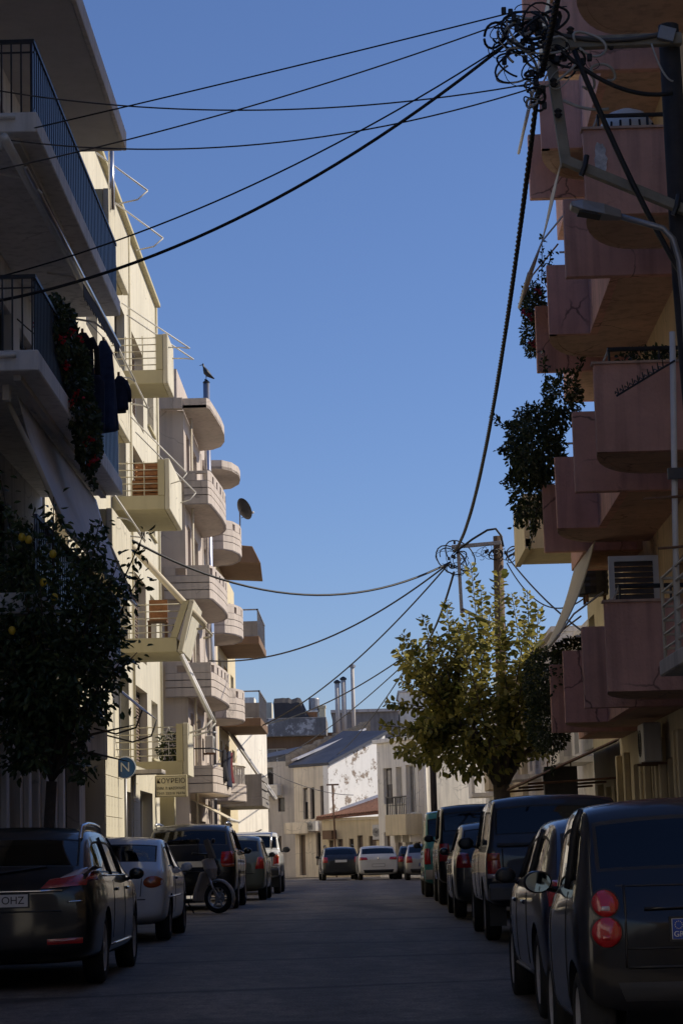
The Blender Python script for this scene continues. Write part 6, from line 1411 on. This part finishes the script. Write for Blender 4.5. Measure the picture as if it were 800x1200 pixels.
# ---------------------------------------------------------------- scooter
SC = thing('scooter', 'dark scooter with grey front panel parked nose out before the black SUV', 'scooter', (-2.62, 40.6, gz(40.6)), R(-22))
def sc_wheel(x):
    m = MB(); wt_, rm = None, None
    t = MB().lathe([(0.19, -0.05), (0.23, -0.055), (0.27, -0.035), (0.278, 0), (0.27, 0.035), (0.23, 0.055), (0.19, 0.05), (0.19, -0.05)], (0, 0, 0), 'Y', 26, False).build('wheel', 'tyre', SC, smooth=True); t.location = (x, 0, 0.278)
    r_ = MB(); r_.lathe([(0.18, -0.04), (0.20, -0.05), (0.20, 0.05), (0.18, 0.04), (0.172, 0.0), (0.18, -0.04)], axis='Y', n=26, cap=False)
    for k in range(6):
        a = k*math.pi/3; r_.hexa([(math.cos(a)*q + s*math.sin(a)*0.014, y, math.sin(a)*q - s*math.cos(a)*0.014) for y in (-0.02, 0.02) for q, s in ((0.03, -1), (0.185, -1), (0.185, 1), (0.03, 1))])
    r_.lathe([(0.035, -0.06), (0.04, -0.05), (0.04, 0.05), (0.035, 0.06)], axis='Y', n=10); r_.build('rim', 'rim', t)
    MB().lathe([(0.10, 0.052), (0.10, 0.057)], axis='Y', n=20).build('brake_disc', 'steel', t)
sc_wheel(0.0); sc_wheel(-1.30)
for sy in (-1, 1): MB().tube([(0.0, sy*0.085, 0.28), (-0.16, sy*0.085, 0.70)], 0.022, 8).build('fork_leg', 'steel', SC, smooth=True)
rings = []
for a in np.linspace(-0.5, 2.3, 12):
    r = 0.32; c_ = (r*math.cos(a)*0.95, 0.278 + r*math.sin(a)); rings.append([(c_[0], -0.075, c_[1]-0.01), (c_[0]*1.03, 0, c_[1]+0.02), (c_[0], 0.075, c_[1]-0.01), (c_[0]*0.97, 0.06, c_[1]-0.03), (c_[0]*0.97, -0.06, c_[1]-0.03)])
MB().loft(rings).build('front_mudguard', 'shutter_grey', SC, smooth=True)
MB().loft([[(-0.06, y*0.5, 0.62) for y in (-0.16, -0.06, 0.06, 0.16)] + [(-0.14, y*0.5, 0.60) for y in (0.16, -0.16)], [(-0.10, -0.18, 0.80), (-0.04, -0.07, 0.80), (-0.04, 0.07, 0.80), (-0.10, 0.18, 0.80), (-0.2, 0.18, 0.78), (-0.2, -0.18, 0.78)], [(-0.18, -0.17, 0.98), (-0.12, -0.07, 1.0), (-0.12, 0.07, 1.0), (-0.18, 0.17, 0.98), (-0.27, 0.16, 0.95), (-0.27, -0.16, 0.95)]]).build('front_panel', 'shutter_grey', SC, smooth=False, bevel=0.02)
MB().loft([[(-0.20, s*0.2, 0.75) for s in (-1, 1)] + [(-0.27, s*0.2, 0.74) for s in (1, -1)], [(-0.33, s*0.22, 0.40) for s in (-1, 1)] + [(-0.40, s*0.22, 0.40) for s in (1, -1)], [(-0.36, s*0.20, 0.22) for s in (-1, 1)] + [(-0.44, s*0.2, 0.24) for s in (1, -1)]]).build('leg_shield', 'shutter_grey', SC, bevel=0.015)
MB().box(-0.80, -0.38, -0.17, 0.17, 0.20, 0.27).build('floorboard', 'trim', SC, bevel=0.02)
MB().loft([[(-0.75, s*w_, z) for s, w_, z in ((-1, .15, .27), (1, .15, .27), (1, .17, .5), (1, .14, .66), (-1, .14, .66), (-1, .17, .5))], [(-1.15, s*w_, z) for s, w_, z in ((-1, .17, .42), (1, .17, .42), (1, .2, .6), (1, .16, .72), (-1, .16, .72), (-1, .2, .6))], [(-1.62, s*w_, z) for s, w_, z in ((-1, .06, .62), (1, .06, .62), (1, .09, .7), (1, .07, .78), (-1, .07, .78), (-1, .09, .7))]]).build('rear_body', P['charcoal'], SC, bevel=0.03, seg=2)
MB().loft([[(-0.68, s*0.12, z) for s, z in ((-1, .66), (1, .66), (1, .74), (-1, .74))], [(-1.0, s*0.15, z) for s, z in ((-1, .70), (1, .70), (1, .80), (-1, .80))], [(-1.5, s*0.10, z) for s, z in ((-1, .78), (1, .78), (1, .87), (-1, .87))]]).build('seat', 'seat', SC, bevel=0.03, seg=2)
MB().tube([(-0.14, 0, 0.68), (-0.24, 0, 1.06)], 0.035, 8).build('steering_head', 'trim', SC)
hb = MB().tube([(-0.34, -0.34, 1.08), (-0.26, -0.15, 1.06), (-0.25, 0, 1.06), (-0.26, 0.15, 1.06), (-0.34, 0.34, 1.08)], 0.02, 8).build('handlebar', 'trim', SC, smooth=True)
for s in (-1, 1):
    MB().tube([(-0.28, s*0.24, 1.08), (-0.24, s*0.30, 1.26)], 0.008, 6).build('mirror_stem', 'trim', hb); MB().ball((-0.24, s*0.32, 1.30), (0.02, 0.07, 0.05), 10, 6).build('mirror', 'trim', hb, smooth=True)
MB().loft([[(-0.10, -0.16, 0.98), (-0.08, 0, 1.0), (-0.10, 0.16, 0.98), (-0.12, 0, 0.99)], [(-0.22, -0.15, 1.30), (-0.20, 0, 1.34), (-0.22, 0.15, 1.30), (-0.23, 0, 1.32)]]).build('windshield', 'trim', SC)
MB().tube([(-1.30, -0.16, 0.3), (-0.9, -0.16, 0.28), (-0.72, -0.1, 0.3)], 0.045, 8).build('exhaust', 'trim_grey', SC)
MB().tube([(-0.7, 0.12, 0.24), (-0.62, 0.24, 0.01)], 0.014, 6).build('side_stand', 'trim', SC)
# ================================================================ PLANTS
def limb(pts, r0, r1, n=8): return MB().tube(pts, r0, n, r1)
def ell(rg, n, c, r, shell=0.55):
    v = rg.normal(size=(n, 3)); v /= np.linalg.norm(v, axis=1)[:, None]
    q = rg.uniform(shell**3, 1, n)**(1/3); return np.array(c) + v*q[:, None]*np.array(r), v

# mulberry with long upright shoots, right pavement
MT = thing('mulberry_tree', 'yellow-green mulberry tree with long upright shoots on the right pavement', 'tree')
rg = np.random.default_rng(4)
base = Vector((3.30, 52.0, 0.2)); fork = Vector((3.25, 52.0, 2.75))
limb([base, (3.34, 52, 1.2), (3.28, 52, 2.2), fork], 0.24, 0.19, 12).build('trunk', 'bark', MT, smooth=True)
knees = []
for k in range(10):
    a = k*2*math.pi/10 + 0.3; kn = fork + Vector((math.cos(a)*rg.uniform(0.5, 1.15) - 0.25, math.sin(a)*rg.uniform(0.5, 1.2), rg.uniform(0.7, 1.5)))
    mid = fork.lerp(kn, 0.5) + Vector((0, 0, 0.1)); limb([fork - Vector((0, 0, 0.15)), mid, kn], 0.11, 0.06).build('limb', 'bark', MT, smooth=True); knees.append(kn)
tips = [(1.05, 6.35), (1.55, 6.75), (1.35, 5.5), (2.15, 7.15), (1.9, 6.3), (2.75, 7.95), (2.95, 7.45), (3.45, 7.85), (3.65, 7.2), (4.05, 7.3), (4.35, 6.95), (3.9, 6.4), (0.45, 4.15), (0.62, 4.75), (0.95, 4.6), (0.8, 3.6), (2.55, 6.7), (3.15, 6.9), (1.2, 3.3), (0.7, 3.95), (1.0, 5.2), (3.5, 6.5), (2.3, 6.4), (1.7, 5.8)]
PP, DD = [], []; sh_m = MB(); ns = 0
for k in range(96):
    if k < len(tips): tx, tz = tips[k]; ty = 52 + rg.uniform(-0.9, 0.9)
    else:
        tx = rg.uniform(0.9, 4.35); ty = 52 + rg.uniform(-1.7, 1.7); tz = rg.uniform(3.3, 6.9 - 0.28*abs(tx-2.7)**2)
    kn = min(knees, key=lambda q: (q.x-tx)**2*1.2 + (q.y-ty)**2 + rg.uniform(0, 0.5)); tip = Vector((tx, ty, tz))
    c1 = kn.lerp(tip, 0.45) + Vector((0, 0, -0.12 if tz < 4.6 else 0.15)); pts = [kn, kn.lerp(c1, 0.5), c1, c1.lerp(tip, 0.55), tip]
    if ns < 60: limb(pts, 0.022, 0.006, 5).build('shoot', 'bark', MT, smooth=True)
    ns += 1
    ln = sum((pts[i+1]-pts[i]).length for i in range(4)); m_ = int(ln*32)
    for j in range(m_):
        t = 0.10 + 0.9*(j/m_); s = t*4; i = min(3, int(s)); p = pts[i].lerp(pts[i+1], s-i); d = (pts[min(4, i+1)]-pts[i]).normalized(); a = j*2.4 + k
        o = d.orthogonal().normalized(); b = d.cross(o); r = o*math.cos(a) + b*math.sin(a)
        PP.append(p + r*0.03); DD.append(r*0.9 + d*0.45 + Vector((0, 0, rg.uniform(-0.5, 0.1))))
ex, ev = ell(rg, 1500, (2.65, 52.0, 3.85), (1.4, 1.5, 0.95), 0.3)
PP = np.concatenate([np.array([tuple(p) for p in PP]), ex]); DD = np.concatenate([np.array([tuple(p) for p in DD]), ev + rg.normal(0, 0.5, ev.shape) - [0, 0, 0.4]])
leaves('crown', PP, DD, 0.165, 'leaf_mulberry', MT, 0.60, 5, 0.25, 0.5)['kind'] = 'stuff'

# citrus tree, left kerb
CT = thing('citrus_tree', 'dark-leaved citrus tree with a few yellow fruits at the left edge', 'tree')
rg = np.random.default_rng(9); b0 = Vector((-4.12, 29.5, 0.25)); fk = Vector((-4.08, 29.5, 2.3))
limb([b0, (-4.15, 29.5, 1.2), fk], 0.085, 0.07, 10).build('trunk', 'bark', CT, smooth=True)
PP, DD = [], []
for k in range(95):
    a = rg.uniform(0, 6.283); rr = rg.uniform(0.35, 1.0)**0.6
    tip = Vector((-4.0 + math.cos(a)*rr*1.12, 29.4 + math.sin(a)*rr*1.35, rg.uniform(2.45, 6.05)))
    if tip.z > 5.3: tip.x = -4.0 + (tip.x+4.0)*0.75
    if k < 5: tip = Vector(((-2.78, 29.2, 5.55), (-2.85, 29.3, 5.0), (-2.9, 29.2, 3.95), (-4.7, 29.0, 6.5), (-3.45, 29.0, 2.25))[k])
    mid = fk.lerp(tip, 0.5) + Vector((0, 0, 0.25)); pts = [fk, fk.lerp(mid, 0.5) + Vector((0, 0, 0.15)), mid, mid.lerp(tip, 0.6), tip]
    if k < 40: limb(pts, 0.03, 0.006, 5).build('branch', 'bark', CT, smooth=True)
    for j in range(70):
        t = 0.42 + 0.58*(j/70); s = t*4; i = min(3, int(s)); p = pts[i].lerp(pts[i+1], s-i); v = Vector(rg.normal(size=3)).normalized()
        PP.append(tuple(p + v*rg.uniform(0.0, 0.22))); DD.append(tuple(v + Vector((0, 0, -0.35))))
ex, ev = ell(rg, 1700, (-4.05, 29.4, 4.15), (1.02, 1.25, 1.55), 0.55)
PP = np.concatenate([np.array(PP), ex]); DD = np.concatenate([np.array(DD), ev + rg.normal(0, 0.7, ev.shape) - [0, 0, 0.3]])
keep = ~((PP[:, 0] > -3.58) & (PP[:, 2] < 3.05)); PP, DD = PP[keep], DD[keep]
leaves('crown', PP, DD, 0.11, 'leaf_citrus', CT, 0.48, 6)['kind'] = 'stuff'
for k, (x, z) in enumerate(((-3.98, 4.78), (-3.86, 5.15), (-4.18, 5.35), (-3.86, 4.6), (-4.28, 5.4), (-4.42, 4.2))):
    MB().ball((x, 28.12 + 0.05*k, z), (0.048, 0.048, 0.058), 12, 8).build('fruit', 'lemon', CT, smooth=True)

def bush(name, label, parts, mat, size, n, seed, flowers=0, fmat=None, sprigs=(), cat='plant', width=0.5, stem=None):
    t = thing(name, label, cat); rg = np.random.default_rng(seed); P_, D_ = [], []
    for (c, r, w) in parts:
        p, v = ell(rg, int(n*w), c, r, 0.35); P_.append(p); D_.append(v + rg.normal(0, 0.6, v.shape) - [0, 0, 0.35])
    for (a, b) in sprigs:
        a, b = np.array(a), np.array(b); tt = rg.uniform(0, 1, 55)[:, None]
        p = a + (b-a)*tt + rg.normal(0, 0.03, (55, 3)) - np.array([0, 0, 1])*(0.25*tt*(1-tt)); P_.append(p); D_.append(rg.normal(size=(55, 3)) + (b-a)*0.8)
        MB().tube([tuple(a), tuple((a+b)/2 - np.array([0, 0, 0.06])), tuple(b)], 0.008, 5).build('stem', 'bark', t)
    P_ = np.concatenate(P_); D_ = np.concatenate(D_)
    leaves('foliage', P_, D_, size, mat, t, width, seed)['kind'] = 'stuff'
    for s in (stem or ()): MB().tube(s, 0.018, 6, 0.008).build('stem', 'bark', t)
    if flowers:
        for k in range(flowers):
            c, r, w = parts[k % len(parts)]; v = rg.normal(size=3); v /= np.linalg.norm(v); v[1] = -abs(v[1]); 
            q = np.array(c) + v*np.array(r)*1.02; m_ = 14
            leaves('flower', q + rg.normal(0, 0.03, (m_, 3)), rg.normal(size=(m_, 3)), 0.06, fmat, t, 0.9, seed+k+1)
    return t
bush('geranium_ivy', 'trailing dark ivy with red flowers over the middle left balcony', [((-4.22, 31.6, 8.85), (0.24, 0.9, 0.55), .35), ((-4.10, 32.6, 8.35), (0.20, 0.9, 0.75), .35), ((-4.05, 33.6, 7.75), (0.17, 0.8, 0.62), .3)], 'leaf_ivy', 0.085, 4200, 21, 13, 'petal_red', [((-4.05, 33.5, 7.4), (-4.0, 33.9, 6.95)), ((-4.05, 32.6, 7.9), (-4.02, 32.8, 7.2))], width=0.7)
bush('balcony_shrub', 'large dark shrub spilling over the second-floor pink balcony', [((3.32, 39.6, 8.45), (0.52, 1.1, 0.78), .6), ((3.25, 40.2, 7.75), (0.38, 0.8, 0.72), .25), ((3.75, 38.6, 9.1), (0.35, 0.7, 0.5), .15)], 'leaf_ivy', 0.095, 5200, 22, 0, None, [((3.0, 39.6, 8.8), (2.55, 39.4, 9.0)), ((2.95, 39.6, 8.5), (2.6, 39.3, 8.35)), ((3.2, 39.5, 7.5), (2.85, 39.3, 6.95)), ((3.3, 39.5, 7.3), (3.15, 39.4, 6.6)), ((3.5, 39.0, 9.4), (3.5, 38.9, 10.05)), ((3.9, 38.5, 9.4), (4.2, 38.3, 9.95)), ((3.0, 39.6, 8.2), (2.7, 39.4, 7.75))])
bush('flowering_plant', 'small trailing plant with red flowers on the third-floor pink balcony', [((3.42, 39.9, 11.2), (0.22, 0.5, 0.38), .6), ((3.36, 40.0, 10.6), (0.17, 0.4, 0.4), .4)], 'leaf_ivy', 0.075, 1500, 23, 6, 'petal_magenta', [((3.42, 38.0, 11.1), (3.45, 37.9, 11.9)), ((3.5, 38.2, 11.1), (3.62, 38.1, 11.7))])
bush('hanging_ivy', 'dense dark ivy curtain below the first-floor pink balcony end', [((3.42, 40.4, 4.25), (0.42, 1.2, 0.62), .4), ((3.45, 40.6, 3.55), (0.42, 1.1, 0.6), .4), ((3.9, 40.0, 4.75), (0.4, 1.1, 0.25), .2)], 'leaf_ivy', 0.075, 5200, 24, 0, None, [((3.5, 40.2, 3.2), (3.4, 40.0, 2.6))])
bush('balcony_plant', 'low leafy plant behind the second-floor pink parapet rail', [((4.15, 29.75, 7.82), (0.5, 0.2, 0.16), 1.0)], 'leaf_ivy', 0.07, 500, 25)
bush('balcony_plant', 'leafy pot plant behind the star on the lowest cream balcony', [((-4.5, 52.6, 3.85), (0.3, 0.3, 0.35), 1.0)], 'leaf_ivy', 0.09, 420, 26)
# spiky plant in a pot at the end of the left balcony
AG = thing('agave_plant', 'pale spiky potted plant at the end of the middle left balcony', 'plant', (-4.30, 38.2, 9.0))
MB().lathe([(0.10, -1.0), (0.11, -0.2), (0.14, 0.1), (0.15, 0.14), (0.12, 0.14)], n=14).build('pot', 'terracotta', AG, smooth=False)
for k in range(22):
    a = k*2.4; e = R(25 + (k*37) % 55); d = Vector((math.cos(a)*math.cos(e), math.sin(a)*math.cos(e), math.sin(e))); s = d.cross(Vector((0, 0, 1))).normalized(); L_ = 0.36 + 0.1*((k*7) % 3)
    b = Vector((0, 0, 0.14)); q = b + d*L_*0.5 + Vector((0, 0, 0.02)); MB().loft([[b - s*0.012, b + s*0.012, b + Vector((0, 0, 0.008))], [q - s*0.022, q + s*0.022, q + Vector((0, 0, -0.006))], [b + d*L_ - s*0.002, b + d*L_ + s*0.002, b + d*L_ + Vector((0, 0, 0.002))]]).build('leaf', 'leaf_pale', AG)

# ================================================================ CLOTHES AND SMALL THINGS
def garment(name, label, c, h, w0, w1, mat, seed=0, sleeves=False, cat='clothes', rz=0.0):
    """cloth hanging from a peg: shoulders, folds deepening to the hem; c is the top middle, width runs along the street"""
    t = thing(name, label, cat, c, rz, group='washing hung on the balconies'); rings = []; n = 30; rgn = random.Random(seed); ph = rgn.uniform(0, 6)
    for k in range(15):
        u = k/14; w = lerp(w0, w1, u) * (0.35 + 0.65*min(1, u*7)); th = 0.05 + 0.05*u; ring = []
        for j in range(n):
            a = 2*math.pi*j/n; f = 0.10*u*math.sin(5*a + ph + 1.3*u) + 0.05*u*math.sin(9*a - ph)
            ring.append((math.cos(a)*th*(1+3*f) + 0.03*math.sin(3*u+ph), math.sin(a)*w*0.5*(1+f), -u*h*(1+0.03*math.sin(2*a+ph))))
        rings.append(ring)
    MB().loft(rings).build('cloth', mat, t, smooth=True)
    if sleeves:
        for s in (-1, 1): MB().tube([(0.02, s*w0*0.42, -0.1), (0.05, s*w0*0.66, -0.28), (0.05, s*w0*0.72, -min(0.7, h*0.75))], 0.055, 10, 0.04).build('sleeve', mat, t, smooth=True)
    MB().box(-0.01, 0.01, -0.02, 0.02, -0.03, 0.07).build('peg', 'wicker', t)
    return t
garment('coat', 'dark coat hanging left of the long blue dress on the balcony', (-4.26, 34.7, 9.62), 1.25, 0.34, 0.36, 'cloth_black', 1, True, rz=R(70))
garment('dress', 'long blue-black dress hanging from the middle left balcony rail', (-4.04, 35.75, 9.72), 1.5, 0.30, 0.44, 'cloth_blue', 2, rz=R(75))
garment('shirt', 'short dark shirt hung last, nearest the cream building', (-3.92, 36.9, 9.38), 0.62, 0.26, 0.40, 'cloth_navy', 3, True, rz=R(60))
garment('towel', 'dark towel hanging beneath the dress, touching the slab', (-4.12, 35.2, 9.05), 1.0, 0.3, 0.3, 'cloth_navy', 4, rz=R(80))
tag(MB().tube([(-4.12, 34.3, 9.70), (-4.0, 35.8, 9.74), (-3.93, 37.3, 9.62)], 0.008, 5).build('washing_line', 'cable_white'), 'thin washing line carrying the dark clothes', 'washing line')
for k, (d, x, m_, lab) in enumerate(((68.4, -4.14, 'cloth_black', 'black cloth drying over the lowest mauve balcony rail'), (69.4, -4.08, 'cloth_navy', 'navy cloth drying over the lowest mauve balcony rail, middle'), (70.4, -4.07, 'cloth_red', 'maroon cloth drying over the lowest mauve balcony rail, farthest'))):
    garment('washing', lab, (x, d, 4.5), 0.95 if k != 1 else 1.1, 0.8, 0.85, m_, 10+k)

# barber sign under the lowest cream balcony
KS = thing('shop_sign', 'cream barber shop sign hanging under the lowest cream balcony', 'sign', (-4.32, 50.9, 2.63))
MB().box(-0.37, 0.37, -0.03, 0.03, 0.0, 0.50).build('board', 'sign_cream', KS, bevel=0.01)
for s, z, sz, sx in (('ΚΟΥΡΕΙΟ', 0.365, 0.155, 1.0), ('ΕΜΜ. Β. ΚΑΖΟΥΛΗΣ', 0.20, 0.082, 0.85), ('ΤΗΛ 22210 76176', 0.085, 0.075, 0.95)):
    o = place('lettering', text_mesh(s, sz), 'sign_ink', KS, (0.0, -0.034, z), (R(90), 0, 0)); wdt = max(v.co.x for v in o.data.vertices) - min(v.co.x for v in o.data.vertices); o.scale = (min(1.25, 0.64/max(0.01, wdt)), 1, 1)
fr = [(-0.35, 0.02), (0.35, 0.02), (0.35, 0.48), (-0.35, 0.48)]
MB().tube([(x, -0.032, z) for x, z in fr + fr[:1]], 0.006, 4).build('border', 'sign_ink', KS)
for x in (-0.28, 0.28): MB().tube([(x, 0, 0.5), (x, 0, 0.56)], 0.012, 6).build('hanger', 'black_metal', KS)
# round blue road sign
RS = thing('road_sign', 'round blue road sign on a grey post before the tiled shop wall', 'sign', (-4.53, 43.0, gz(43)+0.12))
MB().tube([(0, 0.03, 0), (0, 0.03, 2.75)], 0.028, 8).build('post', 'grey_metal', RS, smooth=True)
MB().lathe([(0.21, -0.012), (0.215, -0.008), (0.215, 0.008)], (0, 0, 2.62), 'Y', 30).build('disc', 'sign_blue', RS); MB().tube([(0.205*math.cos(a), -0.014, 2.62+0.205*math.sin(a)) for a in np.linspace(0, 2*math.pi, 31)], 0.008, 5).build('rim', 'sign_white', RS)
place('symbol', text_mesh('N', 0.26), 'sign_white', RS, (0, -0.016, 2.62), (R(90), 0, 0))
# bird on the flue
BD = thing('bird', 'black crow-like bird perched on the steel flue', 'bird', (-4.86, 73.72, 17.29))
rings = []
for t, cx_, cz_, rx, rz in ((0, -0.26, 0.02, .012, .02), (.2, -0.17, .09, .05, .05), (.4, -0.05, .20, .10, .10), (.6, 0.04, .30, .095, .10), (.75, 0.08, .40, .06, .06), (.85, 0.085, .46, .055, .05), (.95, 0.10, .51, .05, .045), (1.0, 0.12, .545, .015, .015)):
    rings.append([(-cx_ + rz*0.7*math.sin(a)*0.6, rx*math.cos(a), cz_ + rz*math.sin(a)) for a in np.linspace(0, 2*math.pi, 13)[:-1]])
MB().loft(rings).build('body', 'trim', BD, smooth=True)
MB().loft([[(-0.13, -0.02, 0.49), (-0.13, 0.02, 0.49), (-0.13, 0, 0.525)], [(-0.24, -0.003, 0.485), (-0.24, 0.003, 0.485), (-0.24, 0, 0.49)]]).build('beak', 'trim', BD)
for s in (-1, 1):
    MB().tube([(-0.0, s*0.04, 0.13), (0.0, s*0.04, 0.0), (-0.06, s*0.045, 0.0)], 0.012, 5).build('leg', 'trim', BD)
    MB().loft([[(0.02, s*0.085, 0.34), (0.06, s*0.10, 0.24), (0.0, s*0.09, 0.2)], [(0.14, s*0.06, 0.18), (0.18, s*0.07, 0.12), (0.12, s*0.07, 0.1)], [(0.28, s*0.015, 0.03), (0.29, s*0.018, 0.015), (0.27, s*0.015, 0.01)]]).build('wing', 'trim', BD)
# satellite dish on the second curved balcony
SD = thing('satellite_dish', 'dark satellite dish on the upper rounded mauve balcony', 'satellite dish', (-3.98, 77.0, 12.55))
dm = MB().lathe([(0.02, 0.0), (0.18, 0.03), (0.32, 0.09), (0.40, 0.15), (0.405, 0.155), (0.32, 0.105), (0.18, 0.045), (0.02, 0.015)], n=24).build('dish', 'trim_grey', SD, smooth=True); dm.rotation_euler = (R(-65), 0, R(-55)); dm.location = (0.05, 0, 0.72)
MB().tube([(0, 0, 0), (0, 0, 0.72)], 0.025, 8).build('mast', 'grey_metal', SD); MB().tube([(0.05, 0, 0.45), (0.42, 0.15, 0.62)], 0.012, 5).build('arm', 'grey_metal', SD); MB().ball((0.45, 0.17, 0.66), 0.05, 8, 6).build('receiver', 'white_metal', SD)
# star ornament on the lowest cream balcony
ST = thing('star_ornament', 'wire star ornament on the railing of the lowest cream balcony', 'ornament', (-4.45, 51.98, 4.12))
pts = [(0.17*(1 if k % 2 == 0 else 0.42)*math.sin(k*math.pi/5), 0, 0.17*(1 if k % 2 == 0 else 0.42)*math.cos(k*math.pi/5)) for k in range(11)]
MB().tube(pts, 0.010, 5).build('star', 'white_metal', ST); MB().tube([(0, 0, -0.16), (0, 0, -0.5)], 0.008, 5).build('stake', 'white_metal', ST)
# chair and crates on the cream balconies
CH = thing('wooden_chair', 'wooden chair with cloth back on the second cream balcony from below', 'chair', (-4.75, 52.9, 6.39))
for x in (-0.2, 0.2):
    for y in (-0.2, 0.2): MB().box(x-0.02, x+0.02, y-0.02, y+0.02, 0, 0.45 if y < 0 else 1.0).build('leg', 'brown_wood', CH)
MB().box(-0.23, 0.23, -0.23, 0.23, 0.45, 0.49).build('seat', 'brown_wood', CH); MB().box(-0.22, 0.22, 0.16, 0.18, 0.52, 1.02).build('backrest', 'wicker', CH)
def crate(loc, w, h, lab):
    c_ = thing('slatted_crate', lab, 'crate', loc)
    for k in range(4): MB().box(-w/2, w/2, -0.2, -0.18, k*h/4+0.01, (k+1)*h/4-0.015).build('slat', 'wicker', c_); MB().box(-w/2, w/2, 0.18, 0.2, k*h/4+0.01, (k+1)*h/4-0.015).build('slat', 'wicker', c_)
    for x in (-w/2, w/2-0.03): MB().box(x, x+0.03, -0.178, 0.178, 0, h).build('side', 'wicker', c_)
    MB().box(-w/2+0.03, w/2-0.03, -0.178, 0.178, 0, 0.02).build('bottom', 'wicker', c_)
crate((-4.95, 52.5, 9.80), 0.62, 0.42, 'lower orange slatted crate on the third cream balcony'); crate((-4.92, 52.5, 10.22), 0.55, 0.42, 'upper orange slatted crate stacked on the third cream balcony')
BT = thing('bottle', 'dark bottles standing on the second cream balcony floor', 'bottle', (-4.35, 52.6, 6.39)); MB().lathe([(0.04, 0), (0.045, 0.02), (0.045, 0.22), (0.018, 0.30), (0.018, 0.36)], n=10).build('glass', 'pane', BT, smooth=True); MB().lathe([(0.02, 0.36), (0.02, 0.38)], n=8).build('cap', 'trim', BT); BT['label'] = 'dark bottle standing on the second cream balcony floor'
# dark cabinet behind the first pink parapet
BW = thing('boiler_drum', 'black ribbed drum behind the awning near the far pole', 'drum', (4.7, 44.0, 7.5))
MB().lathe([(0.3, -1.3), (0.33, -1.28)] + [(0.33 + 0.015*(k % 2), -1.2 + k*0.06) for k in range(18)] + [(0.3, -0.1)], n=18).build('drum', 'black_metal', BW)
for a in (0, 2.1, 4.2): MB().box(0.25*math.cos(a)-0.03, 0.25*math.cos(a)+0.03, 0.25*math.sin(a)-0.03, 0.25*math.sin(a)+0.03, -1.45, -1.29).build('foot', 'rust', BW)
